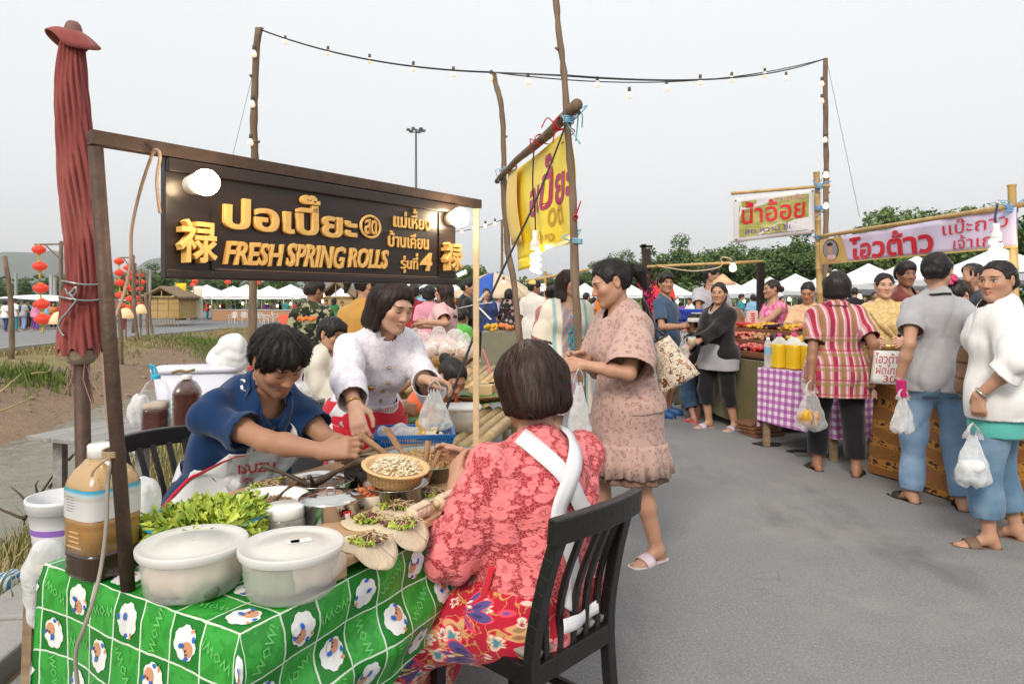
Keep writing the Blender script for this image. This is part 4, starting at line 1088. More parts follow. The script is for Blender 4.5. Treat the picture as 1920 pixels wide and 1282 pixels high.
def lantern_post(px,y,top,arm,label):
    x=(px-960)/F*y;zb=gz(y);zt=CAMH+(HZ-top)/F*y;r=thing('lantern_post',label,'post',(x,y,zb));m=MB();m.tube(crooked((x,y,zb-.1),(x,y,zt),6,.03,int(px)),.075,7);m.build('pole',[WOODP],r,smooth=True)
    if arm:m=MB();m.bar((x+.1,y,zt-.12),(x+arm,y,zt-.14),.06,.06);m.bar((x,y,zt-.75),(x+arm*.6,y,zt-.16),.04,.04);m.build('bracket',[WOODP],r)
lantern_post(115,27,452,-1.05,'wooden post with lantern bracket just left of the folded parasol')
for i,py in enumerate((468,499,540,570,598)):lantern(73+i*1.8,py,27,'%s red lantern on the string left of the folded parasol' % ('topmost','second','third','fourth','lowest')[i],.9+.05*i)
lantern_post(249,33,478,-.75,'wooden lantern post right of the iron sign post')
for i,py in enumerate((490,511,530,553,573)):lantern(223+i*.8,py,33,'%s red lantern on the string right of the iron sign post' % ('topmost','second','third','fourth','lowest')[i],.82)
for j,(px0,y,ys_) in enumerate(((239,38,(502,521,539,560,577)),(250,43,(512,528,544,558)),(263,46,(516,529,541,557,569)))):
    for i,py in enumerate(ys_):lantern(px0+(i % 2)*4,py,y,'%s lantern of the %s far string before the hut' % (('topmost','second','third','fourth','lowest')[i],('nearer','middle','farthest')[j]),.8)
    lantern_post(px0+14,y,ys_[0]-9,-.45,'%s slender lantern post in front of the bamboo hut' % ('nearer','middle','farthest')[j])
for px,py in ((366,527),(362,534),(427,529),(482,530)):lantern(px,py,58,'red lantern peeping over the white tents at %s' % {366:'the first peak',362:'the first roof slope',427:'the gap between the first peaks',482:'the gap under the black sign'}[px],.95)
for px,top,y,lab in ((30,512,60,'pale concrete post at the far left below the hills'),(96,515,48,'left of the paired concrete posts beside the parasol'),(102,520,49,'right of the paired concrete posts beside the parasol'),(281,506,62,'concrete post above the thatched hut')):
    x=(px-960)/F*y;m=MB();m.bar((x,y,gz(y)-.1),(x,y,CAMH+(HZ-top)/F*y),.2,.2);tag(m.build('concrete_post',[CONC],loc=(x,y,gz(y)),bevel=.02),lab,'post')
# wicker lamp shades glowing by the far road
WICK=mat('wicker_glow',(.62,.42,.25),.8,Emission__Color=(1,.62,.3,1),Emission__Strength=.35)
for px,py,y,w_,lab in ((112,597,20,.55,'large wicker lamp shade half behind the folded parasol'),(236,588,24,.5,'wicker lamp shade right of the iron sign post'),(264,580,26,.42,'smaller wicker lamp shade before the hut')):
    p=P(px,py,y);m=MB();m.lathe([(w_*.5,-.16),(w_*.44,-.02),(w_*.28,.14),(w_*.12,.19)],p,16);r=thing('wicker_lamp',lab,'lamp',(p.x,p.y,gz(y)),0,'wicker lamps by the far road');m.build('lamp_shade',[WICK],r,smooth=True,solid=.02)
    m=MB();m.tube([(p.x,p.y,gz(y)),p+Vector((0,0,.2))],.025,6);m.build('lamp_post',[WOODP],r)
# slim stakes on the far bank with a rail wire
for px,yb,top,lab in ((8,16.0,480,'crooked wooden stake at the very left edge of the far road'),(218,19,560,'thin stake on the bank right of the iron sign post'),(252,25,560,'stake beneath the red lanterns'),(272,28,548,'stake left of the bamboo hut'),(282,30,550,'stake touching the bamboo hut front')):
    x=(px-960)/F*yb;m=MB();m.tube(crooked((x+.15,yb,gh(x,yb)-.2),(x,yb,CAMH+(HZ-top)/F*yb),6,.03,px),[.07,.065,.06,.06,.055,.05],7);tag(m.build('wooden_stake',[WOODP],loc=(x,yb,gz(yb)),smooth=True),lab,'stake')
# floodlight mast far off
y=120;x=(780-960)/F*y;zt=CAMH+(HZ-248)/F*y;r=thing('floodlight_mast','tall floodlight mast with a ring of lamps above the black sign','mast',(x,y,0));STEEL=mat('steel_dark',(.13,.135,.14),.5,metal=.6)
m=MB();m.tube([(x,y,-.5),(x,y,zt)],[.34,.16],10);m.build('mast_pole',[STEEL],r,smooth=True);m=MB();m.tube([(x+1.1*math.cos(a),y+1.1*math.sin(a),zt+.15) for a in rng(0,6.2832,14)],.07,6);m.tube([(x-1.1,y,zt+.15),(x+1.1,y,zt+.15)],.06,6);m.tube([(x,y,zt),(x,y,zt+.6)],.15,8);m.build('lamp_ring',[STEEL],r)
for k in range(6):
    a=k*math.pi/3+.3;mm=MB();c_=Vector((x+1.35*math.cos(a),y+1.35*math.sin(a),zt+.35));mm.box(c_,(.62,.5,.42),a,);mm.build('floodlight',[STEEL],r,bevel=.06)
# == spring roll stall: table, cloth, sign
TZ=.72
PN=Vector((-.533,1.337,0));TL=Vector((.494,.869,0)).normalized();TW=Vector((-TL.y,TL.x,0));TLEN,TWID=1.62,.715
def T(px,py,dz=0.):return PZ(px,py,TZ+dz)
def TT(u,v,z=TZ):return Vector((PN.x+TL.x*u+TW.x*v,PN.y+TL.y*u+TW.y*v,z))
TROT=math.atan2(TL.y,TL.x)
STEELR=mat('iron_rust',(.10,.062,.045),.6,metal=.35,var=.35,scale=25,bump=.25)
WOODT=stretched('trestle_wood',(.22,.15,.09),(.40,.29,.18),(4,30,30),.7,.3)
r=thing('serving_table','long low serving table hidden under the green sheep cloth','table',TT(TLEN/2,TWID/2,0),TROT)
m=MB();m.box(TT(TLEN/2,TWID/2,TZ-.02),(TLEN-.02,TWID-.02,.03),TROT);m.build('tabletop',[WOODT],r)
for u in (.08,TLEN-.08):
    for v in (.07,TWID-.07):m=MB();m.bar(TT(u,v,0.024),TT(u,v,TZ-.036),.045,.045);m.build('leg',[STEELR],r)
# cloth surface: (u, v) in metres along the two table edges; beyond an edge it hangs
def drop_end(v):return .64
def drop_side(u):return .36-.12*sm(.1,1.0,u)
def CS(u,v,off=0.):
    a,b=max(0,-u),max(0,-v);uu,vv=max(0,u),min(TWID,max(0,v));c=max(0,v-TWID)
    h=max(a,b)+.35*min(a,b);p=TT(uu,vv,TZ+.002)
    rp=.5*math.sin(v*17+1)+.5*math.sin(v*9.3+u*3);rq=.6*math.sin(u*15+.5)+.4*math.sin(u*33)
    z=-h-c
    p+=TL*(-(.010+.05*a)*min(1,a*25)-.022*rp*min(1,a*3)-(off if a>0 else 0)) if a>0 else TL*0
    p+=TW*(-(.008+.02*b)*min(1,b*25)-.016*rq*min(1,b*4)-.02*math.sin(b*30+u*4)*min(1,b*6)-off) if b>0 else TW*0
    if c>0:p+=TW*(.01+off)
    p.z+=z+off*(1 if h+c<.004 else .15)
    if h+c==0:p.z+=.002*math.sin(u*23+v*11)*math.sin(v*19)
    return p
def cloth_green():
    g=G('cloth_green');uv=g.n('UVMap').outputs[0];x,y,z=g.sep(uv);nz=g.noise(uv,9,3);
    wx=g.math('ADD',x,g.math('MULTIPLY',g.math('SUBTRACT',nz,.5),.016));wy=g.math('ADD',y,g.math('MULTIPLY',g.math('SUBTRACT',g.noise(uv,7.3,3),.5),.016))
    cx=g.math('DIVIDE',wx,.1);cy=g.math('DIVIDE',wy,.1)
    par=g.math('FLOORED_MODULO',g.math('ADD',g.math('FLOOR',cx),g.math('FLOOR',cy)),2.)
    fx=g.math('ABSOLUTE',g.math('SUBTRACT',g.math('FRACT',cx),.5));fy=g.math('ABSOLUTE',g.math('SUBTRACT',g.math('FRACT',cy),.5))
    line=g.math('GREATER_THAN',g.math('MAXIMUM',fx,fy),.478)
    sp=g.ramp(g.noise(uv,26,2),[(.50,0.),(.53,1.)],'LINEAR')
    li=g.mix(g.math('MULTIPLY',sp,.6),(.035,.34,.04),(.016,.22,.022))
    c=g.mix(par,(.006,.19,.016),li);c=g.mix(line,c,(.62,.72,.60))
    g.set(Base__Color=c,Roughness=.28,Specular__IOR__Level=.5);g.bump(g.noise(uv,16,4),.35,.012);return g.m
us=rng(-.64,-.02,31)+[-.008,-.003,0,.003]+rng(.02,TLEN,60);vs_=rng(-.36,-.02,18)+[-.008,-.003,0,.003]+rng(.02,TWID-.01,26)+[TWID,TWID+.004]+rng(TWID+.03,TWID+.3,6)
V=[];UVs=[]
for v in vs_:
    for u in us:
        v2=v if v>=0 else v*(drop_side(max(0,u))/.36);V.append(CS(u,v2));UVs.append((u,v2))
w=len(us);Q=[(j*w+i,j*w+i+1,(j+1)*w+i+1,(j+1)*w+i) for j in range(len(vs_)-1) for i in range(w-1)]
c0=TT(.4,.3,TZ);r=thing('tablecloth','glossy green chequered tablecloth printed with white sheep and WOW','tablecloth',c0)
link('cloth_sheet',mesh_np('cloth_sheet',local(r,V),Q,mats=[cloth_green()],uv=UVs),r)
PW=mat('print_white',(.78,.80,.78),.3);PT=mat('print_tan',(.62,.30,.17),.3);PBL=mat('print_blue',(.03,.14,.55),.3);PLG=mat('print_lightgreen',(.12,.50,.12),.3);PDK=mat('print_dark',(.02,.03,.12),.3)
def disc(cx,cy,rx,ry,n=14,wob=0.,ph=0.):
    return [(cx+rx*math.cos(a+ph)*(1+wob*abs(math.sin(3.5*a))),cy+ry*math.sin(a+ph)*(1+wob*abs(math.sin(3.5*a)))) for a in [2*math.pi*k/n for k in range(n)]]
def decal(m,shape,o,s_,ang,lv):
    ca,sa=math.cos(ang),math.sin(ang);n=len(shape);ctr=(sum(p[0] for p in shape)/n,sum(p[1] for p in shape)/n)
    pts=[ctr]+[(ctr[0]+(x-ctr[0])*.5,ctr[1]+(y-ctr[1])*.5) for x,y in shape]+list(shape)
    m.add([CS(o[0]+(x*ca-y*sa)*s_,o[1]+(x*sa+y*ca)*s_,.0016+.0009*lv) for x,y in pts],[(0,1+i,1+(i+1) % n) for i in range(n)]+[(1+i,1+n+i,1+n+(i+1) % n,1+(i+1) % n) for i in range(n)])
TXT=text_mesh('WOW!',1.,offset=.02,res=1,align='CENTER');q=random.Random(12);sheepm=MB();wowm=MB()
for i in range(-7,15):
    for j in range(-4,10):
        o=((i+.5)*.1,(j+.5)*.1)
        if o[0]<0 and o[1]<0:
            if max(-o[0],-o[1])+.35*min(-o[0],-o[1])>.55:continue
        if o[1]<-drop_side(max(0,o[0]))+.03 or o[0]<-.62 or o[1]>.78:continue
        par=(i+j) % 2;k=(i*7+j*13+i*j*5) % 12
        if par==0:
            ang=[0,.5,math.pi,-.6,1.4,-1.5,2.6,.2,3.5,-.3,1.0,4.4][k];sz=.031;f=-1 if k % 2 else 1
            sheepm.cur=0;decal(sheepm,disc(0,0,1.,1.08,21,.14),o,sz,ang,0)
            sheepm.cur=1
            if k % 3<2:decal(sheepm,disc(.42*f,-.12,.50,.60),o,sz,ang,1)
            sheepm.cur=2;decal(sheepm,disc((.02 if k % 3<2 else .1)*f,.30,.17,.27),o,sz,ang,4);decal(sheepm,disc(.92*f,.22,.13,.24),o,sz,ang,3);sheepm.cur=1;decal(sheepm,disc(-.45*f,-.98,.12,.24,8),o,sz,ang,1);sheepm.cur=2;decal(sheepm,disc(.05*f,-.98,.20,.16,10),o,sz,ang,1)
            sheepm.cur=4
            if k % 3<2:decal(sheepm,disc(.44*f,.02,.07,.10,8),o,sz,ang,3);decal(sheepm,disc(.70*f,.0,.06,.09,8),o,sz,ang,3);sheepm.cur=0;decal(sheepm,disc(.5*f,.38,.34,.22,14,.12),o,sz,ang,3)
        else:
            ang=[.3,1.7,-.4,3.3,.1,1.2,-1.4,.6,4.2,-.2,2.8,.9][k];ca,sa=math.cos(ang),math.sin(ang);Vt,Ft=TXT;sz=.030
            wowm.add([CS(o[0]+(x*ca-(y-.35)*sa)*sz,o[1]+(x*sa+(y-.35)*ca)*sz,.0018) for x,y,_z in Vt],Ft)
sheepm.build('sheep_print',[PW,PT,PBL,PLG,PDK],r)['kind']='stuff';wowm.build('lettering_print',[PLG],r)['kind']='stuff'
# == sign frame
SA=Vector((-.915,1.50,0));SB=Vector((-.134,2.55,0));SD=(SB-SA).normalized();SN=Vector((SD.y,-SD.x,0));SLEN=(SB-SA).length
def SP(s,z,off=0.):return Vector((SA.x+SD.x*s+SN.x*off,SA.y+SD.y*s+SN.y*off,z))
def SI(px,py):
    k=(px-960)/F;t=(k*SA.y-SA.x)/(SD.x-k*SD.y);y=SA.y+SD.y*t;return t,CAMH+(HZ-py)/F*y
BLACKW=stretched('sign_black',(.014,.008,.006),(.045,.025,.017),(3,3,26),.34,.35,spec=.5)
GOLD=mat('carved_gold',(.80,.47,.14),.5,var=.08,scale=30,bump=.25,bscale=60)
SROT=math.atan2(SD.y,SD.x)
r=thing('sign_stand','thin rusty iron frame holding the black spring roll sign','sign frame',SP(SLEN/2,TZ,0),SROT)
PAINTP=mat('post_cream',(.62,.46,.27),.55,var=.2,scale=20,bump=.2)
m=MB();m.tube([T(240,1104,.004),P(179,276,1.50)],.0155,10);m.build('post',[STEELR],r,smooth=True)
m=MB();m.bar(SP(SLEN,TZ+.004),SP(SLEN,1.712),.026,.022);m.build('post',[PAINTP],r,bevel=.002)['label']='cream painted right post spotted with rust'
m=MB();m.bar(SP(-.012,1.730),SP(SLEN+.016,1.730),.030,.032);m.build('top_rail',[STEELR],r,bevel=.002)
s0,s1=SI(305,400)[0],SI(850,400)[0];zb,zt=1.425,1.712
r=thing('shop_sign','black carved wooden sign reading FRESH SPRING ROLLS in gold','sign',SP((s0+s1)/2,(zb+zt)/2,0),SROT)
m=MB();m.box(SP((s0+s1)/2,(zb+zt)/2,0),(s1-s0,.022,zt-zb),SROT);m.build('board',[BLACKW],r,bevel=.002)
for za,zc_ in ((zt-.034,zt-.002),(zb+.002,zb+.022)):m=MB();m.box(SP((s0+s1)/2,(za+zc_)/2,.018),(s1-s0-.004,.014,zc_-za),SROT);m.build('frame_rail',[BLACKW],r,bevel=.003)
sa_,sb_=SI(392,500)[0],SI(818,500)[0]
for s_ in (sa_,sb_):m=MB();m.box(SP(s_,(zb+zt)/2-.006,.0135),(.005,.005,zt-zb-.062),SROT);m.build('bead',[BLACKW],r)
m=MB();m.box(SP((sa_+sb_)/2,zb+.026,.0165),(sb_-sa_-.008,.004,.004),SROT);m.build('bead',[mat('worn_edge',(.16,.10,.07),.5)],r)
def carve(text,x0,x1,y0,y1,depth,nudge=0.,bold=.0,shear=0.,jitter=0.,m_=None,name='letter',xm=None):
    """raised letters fitted into the box the photograph gives them"""
    V,Fs=thai_mesh(text,size=1.,extrude=.06,bevel=.010,offset=bold,res=3);lo,hi=V.min(0),V.max(0);xm=(x0+x1)/2 if xm is None else xm
    sL,sR=SI(x0,y0)[0],SI(x1,y0)[0];zB,zT=SI(xm,y1)[1],SI(xm,y0)[1];q=random.Random(len(text));kx=(sR-sL)/(hi[0]-lo[0]);kz=(zT-zB)/(hi[1]-lo[1])
    for Vi,Fi in islands_x(V,Fs):
        mm=MB();c=Vi.mean(0);a=q.uniform(-jitter,jitter);k=1+q.uniform(-jitter,jitter)*.6;pts=[]
        for x,y,z in Vi:
            dx,dy=(x-c[0])*k,(y-c[1])*k;x2=c[0]+dx*math.cos(a)-dy*math.sin(a);y2=c[1]+dx*math.sin(a)+dy*math.cos(a)
            pts.append(SP(sL+(x2-lo[0])*kx+(y2-lo[1])*kz*shear,zB+(y2-lo[1])*kz,.011+depth*(z/.078*.5+.5)))
        mm.add(pts,Fi);mm.build(name,[m_ or GOLD],r)
carve('ปอเปี๊ยะ',411,660,366,442,.016,bold=.018,jitter=.02,xm=560)
carve('FRESH',411,517,455,498,.014,bold=.018,shear=.20,jitter=.05);carve('SPRING',527,634,460,502,.014,bold=.018,shear=.20,jitter=.05);carve('ROLLS',644,716,467,503,.014,bold=.018,shear=.20,jitter=.05)
carve('禄',322,392,414,494,.034,bold=.014,name='character');carve('禄',820,852,456,508,.034,bold=.014,name='character')
carve('แม่เหี้ยง',732,800,392,430,.008,bold=.004);carve('บ้านเคียน',722,797,436,466,.008,bold=.004);carve('รุ่นที่',746,777,474,512,.008,bold=.004);carve('4',780,800,474,508,.012,bold=.015,shear=.2)
carve('สด',677,699,412,440,.010,bold=.006)
s_,z_=SI(688,426);rr=SI(706,426)[0]-s_;m=MB();m.tube([SP(s_+rr*math.cos(a),z_+.033*math.sin(a),.016) for a in rng(0,2*math.pi,28)],.0045,6,caps=False);m.build('emblem_ring',[GOLD],r,smooth=True)
# lit bulbs fixed to the sign
LEDW=glow('bulb_lit',(1,.80,.52),55.);SOCK=mat('bulb_socket',(.75,.70,.62),.4)
for px,py,y,rad,lab in ((386,342,1.57,.030,'lit round bulb at the left of the black sign'),(862,408,2.38,.033,'lit round bulb at the right end of the black sign')):
    p=P(px,py,y);r2=thing('sign_bulb',lab,'bulb',p,0,'bulbs lighting the black sign');m=MB();m.ball(p,rad,14);m.build('globe',[LEDW],r2,smooth=True)
    b=p-SN*.075;m=MB();M3=Matrix(frame_of(SN)).transposed();m.lathe([(.016,.0),(.022,.01),(.026,.045),(.024,.052)],b,16,M3);m.build('socket',[SOCK],r2,smooth=True)
# == cables on the frame
CORD=mat('cord_brown',(.36,.25,.18),.55);CORDG=mat('cord_grey',(.30,.27,.22),.6);CORDB=mat('cord_black',(.012,.012,.013),.5)
def cable(pts,rad,m_,label,n=8,name='cable'):
    mm=MB();mm.tube(smoothpath(pts,n),rad,6);return tag(mm.build(name,[m_],loc=Vector(pts[0]),smooth=True),label,'cable')
cable([P(300,400,1.59),P(294,340,1.58),P(300,292,1.57),P(292,281,1.575),P(283,296,1.59),P(262,360,1.62),P(247,430,1.63),P(245,490,1.63),P(234,545,1.62),P(214,600,1.58),P(196,655,1.535),P(200,760,1.53),P(214,850,1.525)],.0038,CORD,'pale brown twin cord looping from the sign rail down the iron post')
cable([P(214,850,1.520),P(203,900,1.515),P(199,985,1.50),P(190,1060,1.485),P(176,1120,1.44),P(158,1175,1.42),P(142,1225,1.42),P(146,1290,1.42)],.0042,CORDG,'grey cord hanging down in front of the sauce jug and cloth')
m=MB()
for i in range(4):m.tube([T(216,846,0)*0+P(213,843+i*3,1.53)+Vector((math.cos(a)*.022,math.sin(a)*.022,.002*math.sin(a))) for a in rng(0,6.3,14)],.0024,5)
m.tube(smoothpath([P(206,858,1.505),P(190,868,1.49),P(176,882,1.485),P(172,893,1.485)]),.0028,5);tag(m.build('string_tie',[mat('string',(.33,.25,.15),.8)],loc=P(213,850,1.53)),'brown string tie knotted round the iron post','string')
# == folded red parasol
def parasol_red():
    g=G('parasol_red');o=g.co('Object');n=g.noise(o,5,5,.6);n2=g.noise(g.co('Object',(40,40,1.5)),1.5,3)
    c=g.mix(n,(.23,.045,.042),(.36,.10,.09));c=g.mix(g.math('MULTIPLY',n2,.5),c,(.17,.035,.03));c=g.mix(g.ramp(g.noise(o,2.2,5),[(.55,0.),(.72,.55)]),c,(.42,.19,.16))
    g.set(Base__Color=c,Roughness=.9,Sheen__Weight=.25,Specular__IOR__Level=.15);g.bump(g.noise(o,45,3),.3,.006);return g.m
UY=2.2;ux=(148-960)/F*UY
r=thing('parasol','tall folded faded red parasol tied with wire on an iron pole','parasol',(ux+.03,UY,.02));PR=parasol_red()
prof=[(658,.064),(640,.063),(600,.058),(540,.051),(500,.051),(440,.054),(360,.056),(280,.054),(200,.050),(140,.042),(95,.033),(72,.028)]
ctr=[(152,658),(152,620),(155,560),(160,530),(158,450),(147,350),(139,250),(135,160),(136,100),(138,70)]
def cxp(py):
    for (xa,ya),(xb,yb) in zip(ctr,ctr[1:]):
        if yb<=py<=ya:return xa+(xb-xa)*(ya-py)/(ya-yb)
    return ctr[-1][0]
def rad_(py):
    for (ya,a),(yb,b) in zip(prof,prof[1:]):
        if yb<=py<=ya:return a+(b-a)*(ya-py)/(ya-yb)
    return prof[-1][1]
m=MB();NA,NZ=132,64;vs=[]
for j in range(NZ+1):
    py=658-(658-72)*j/NZ;c=P(cxp(py),py,UY);R0=max(.028,rad_(py));tw=(658-py)*.0032;big=sm(660,420,py)*.6
    for k in range(NA):
        a=2*math.pi*k/NA;u=a+tw;pl=abs(math.sin(u*8+.5*math.sin(u*2)))**.6;lobe=.010*math.sin(u*2+1)+.006*math.sin(u*3.3+py*.01)
        rr=R0*(.86+.20*pl)+lobe*big+.003*math.sin(u*21+py*.05);vs.append(c+Vector((rr*math.cos(a),rr*math.sin(a),.012*math.sin(u*8)*(1 if j==0 else 0))))
m.add(vs,[(j*NA+k,j*NA+(k+1) % NA,(j+1)*NA+(k+1) % NA,(j+1)*NA+k) for j in range(NZ) for k in range(NA)]);m.build('canopy',[PR],r,smooth=True)
m=MB();cap=P(137,66,UY)
m.grid(lambda u,v:cap+Vector(((.02+.042*v)*math.cos(u*6.2832)*(1+.35*math.sin(u*12.57+1)*v),(.02+.038*v)*math.sin(u*6.2832),.012-.035*v*v+.03*math.sin(u*12.566+.6)*v-(.045*max(0,math.cos(u*6.2832-.2))**3)*v)),40,5);m.build('top_flap',[PR],r,smooth=True,solid=.004)
m=MB();m.lathe([(.027,-.01),(.026,.02),(.021,.035),(.015,.042)],cap,14,caps=(False,True));m.build('crown_cap',[mat('cap_brown',(.22,.11,.10),.8)],r,smooth=True)
m=MB();m.tube([Vector((ux+.03,UY,.02)),P(152,640,UY)],.0235,10);m.build('pole',[STEELR],r,smooth=True)
m=MB();lo_=P(152,662,UY);m.lathe([(.056,.012),(.050,-.012),(.035,-.03),(.026,-.035)],lo_,18);m.build('lining_hem',[mat('hem_sack',(.36,.27,.20),.95,bump=.5)],r,smooth=True)
WIRE=mat('wire_grey',(.34,.36,.36),.35,metal=.7);m=MB()
for py in (531,560):m.tube([P(cxp(py),py,UY)+Vector((.062*math.cos(a),.066*math.sin(a),.006*math.sin(a*2))) for a in rng(0,6.2832,30)],.0035,6)
m.tube(smoothpath([P(x,y,UY-.072) for x,y in ((123,541),(128,552),(136,545),(142,538),(143,547),(135,556),(130,548),(138,560),(143,563),(135,574),(124,588),(115,598),(110,610),(114,622),(120,630))],6),.0036,6);m.build('wire_tie',[WIRE],r,smooth=True)
m=MB();q=random.Random(2)
for i in range(16):a=q.uniform(0,6.28);b=lo_+Vector((.03*math.cos(a),.03*math.sin(a),-.03));m.tube([b,b+Vector((q.gauss(0,.01),q.gauss(0,.01),-.05)),b+Vector((q.gauss(.01,.02),q.gauss(0,.02),-q.uniform(.08,.16)))],.0013,4)
m.build('loose_string',[mat('string_pink',(.45,.22,.22),.8)],r)
# == soft bags by implicit surface
def blob(name,pts,material,base=.008,fold=.006,freq=30,seed=1,parent=None,cuts=(),loc=None):
    """pts: (centre, radii, blend)"""
    lo=np.min([np.array(p[0])-np.array(p[1])-.04 for p in pts],0);hi=np.max([np.array(p[0])+np.array(p[1])+.04 for p in pts],0);Fd=Field(lo,hi,base)
    for c,rr,k in pts:Fd.ell(c,rr,k)
    Fd.noise(fold,freq,seed)
    for c in cuts:Fd.cut(*c)
    V,Q=Fd.mesh();V=smooth_vq(V,Q,1,.4)
    if parent is not None:V=local(parent,V)
    elif loc is not None:V=V-np.array(loc)
    return link(name,mesh_np(name,V,Q,mats=[material]),parent,loc if parent is None else None)
FILM=clearplastic('film_white',(.86,.88,.89),.34);FILMC=clearplastic('film_clear',(.92,.93,.93),.16,.18)
def carrier(top,size,label,fill=(),film=None,group=None,handles=True,f=1.0,seed=3,lean=(0,0)):
    """thin plastic carrier bag hanging from 'top'; fill: (offset, radii, material, name) inside"""
    top=Vector(top);w,h,d=size;r=thing('plastic_bag',label,'bag',top,0,group);film=film or FILM;c=top+Vector((lean[0],lean[1],-h*.62))
    q=random.Random(seed);m=MB();N,K=34,22
    def fn(u,v):
        a=u*6.2832;t=v;ww=w*.5*(.20+.80*math.sin(min(1,t*1.15)*1.45)**1.1)*(1 if t<.86 else 1-.55*((t-.86)/.14)**2);dd=d*.5*(.25+.75*t)*(1 if t<.86 else 1-.6*((t-.86)/.14)**2)
        cr=1+.07*math.sin(a*7+t*5+seed)*(1-t*.4)+.05*math.sin(a*13+t*9)+.035*math.sin(t*17+a*3)
        return top+Vector((lean[0]*t,lean[1]*t,0))+Vector((ww*math.cos(a)*cr,dd*math.sin(a)*cr,-h*.22-h*.78*t+.010*math.sin(a*5+seed)))
    m.grid(fn,N,K);m.build('bag_film',[film],r,smooth=True)
    if handles:
        for sx in (-1,1):
            m=MB();m.grid(lambda u,v,sx=sx:top.lerp(top+Vector((sx*w*.17,(u-.5)*.5*d,-h*.26)),v)+Vector((sx*.012*math.sin(math.pi*v),(u-.5)*.014+.006*math.sin(u*9+v*6),.004*math.sin(u*12))),6,8);m.build('handle',[film],r,smooth=True)
    for i,(off,rr,mt,nm) in enumerate(fill):blob(nm,[(top+Vector(off),rr,.01)],mt,.007,.008,60,seed+i,r)
    return r
# == things on the serving table
PP=mat('tub_plastic',(.72,.71,.68),.32,var=.04,spec=.5,Alpha=.40,Subsurface__Weight=.2)
LID=mat('tub_lid',(.74,.735,.715),.38,var=.05,scale=14,spec=.5,Alpha=.72)
CHROME=mat('steel_bright',(.62,.61,.59),.16,metal=1.,var=.08,scale=20);CHROMED=mat('steel_worn',(.48,.47,.45),.30,metal=1.,var=.12,scale=12)
ENAMEL=mat('enamel_white',(.76,.76,.74),.2,var=.04,spec=.6);DOUGH=mat('dough',(.70,.60,.44),.6,var=.12,scale=30,bump=.5,bscale=90,Subsurface__Weight=.15)
DOUGHP=mat('dough_pale',(.62,.53,.42),.7,var=.15,scale=12);LEAFG=mat('banana_leaf',(.055,.16,.035),.45,var=.25,scale=10);TIMB=stretched('paddle_wood',(.26,.13,.06),(.46,.27,.14),(30,30,4),.55,.3)
def boxlathe(m,prof,c,n=36,p=4.5,sx=1.,sy=1.,rz=0.):
    c=Vector(c);vs=[]
    for rr,z in prof:
        for k in range(n):
            a=2*math.pi*k/n;q_=(abs(math.cos(a))**p+abs(math.sin(a))**p)**(1/p);x,y=rr*math.cos(a)/q_*sx,rr*math.sin(a)/q_*sy
            vs.append(c+Vector((x*math.cos(rz)-y*math.sin(rz),x*math.sin(rz)+y*math.cos(rz),z)))
    N=len(prof);m.add(vs,[(i*n+k,i*n+(k+1) % n,(i+1)*n+(k+1) % n,(i+1)*n+k) for i in range(N-1) for k in range(n)]+[tuple(range(n-1,-1,-1)),tuple(range((N-1)*n,N*n))])
# --- big sauce jug
jc=T(193,1070,.004)
def sauce_mat(name,c1,c2):
    g=G(name);o=g.co('Object');v=g.vor(o,90);n=g.noise(o,8,4)
    c=g.mix(n,c1,c2);c=g.mix(g.ramp(v,[(.06,1.),(.16,0.)]),c,tuple(x*.25 for x in c1));g.set(Base__Color=c,Roughness=.22,Specular__IOR__Level=.55,Coat__Weight=.5,Coat__Roughness=.1);return g.m
r=thing('sauce_jug','big square plastic jug of tan dipping sauce behind the iron post','jug',jc,TROT);RJ=.066
m=MB();boxlathe(m,[(RJ*.93,.062),(RJ,.064),(RJ,.115),(RJ*.985,.120),(RJ,.125),(RJ,.150)],jc,rz=TROT);m.build('sauce',[sauce_mat('sauce_tan',(.25,.125,.035),(.40,.22,.075))],r,smooth=True)
m=MB();boxlathe(m,[(RJ*.86,.0),(RJ*.97,.006),(RJ,.016),(RJ*.97,.026),(RJ,.034),(RJ*.975,.044),(RJ,.052),(RJ,.063)],jc,rz=TROT);m.build('sediment',[sauce_mat('sauce_dark',(.022,.010,.007),(.05,.022,.014))],r,smooth=True)
m=MB();boxlathe(m,[(RJ,.150),(RJ,.205),(RJ*.99,.214),(RJ*.93,.228),(RJ*.78,.246),(RJ*.56,.262),(.030,.272)],jc,rz=TROT);m.build('shoulder',[sauce_mat('sauce_tan2',(.38,.22,.085),(.52,.35,.17))],r,smooth=True)
def label_mat():
    g=G('jug_label');o=g.co('Object');x,y,z=g.sep(o);n=g.noise(o,12,3)
    zz=g.math('ADD',z,g.math('MULTIPLY',g.math('SUBTRACT',n,.5),.012))
    c=g.ramp(g.math('MULTIPLY',g.math('SUBTRACT',zz,.145),14.),[(0.,(.60,.60,.58)),(.55,(.55,.56,.56)),(.62,(.50,.44,.36)),(.78,(.42,.55,.60)),(.86,(.07,.38,.55)),(1.,(.05,.30,.48))]);g.set(Base__Color=c,Roughness=.3);return g.m
m=MB();n_=36;vs=[]
for z in (.142,.150,.205,.213):
    for k in range(n_):
        a=2*math.pi*k/n_;q_=(abs(math.cos(a))**4.5+abs(math.sin(a))**4.5)**(1/4.5);x,y=(RJ+.0012)*math.cos(a)/q_,(RJ+.0012)*math.sin(a)/q_;vs.append(jc+Vector((x*math.cos(TROT)-y*math.sin(TROT),x*math.sin(TROT)+y*math.cos(TROT),z)))
m.add(vs,[(i*n_+k,i*n_+(k+1) % n_,(i+1)*n_+(k+1) % n_,(i+1)*n_+k) for i in range(3) for k in range(n_)]);m.build('paper_label',[label_mat()],r,smooth=True)
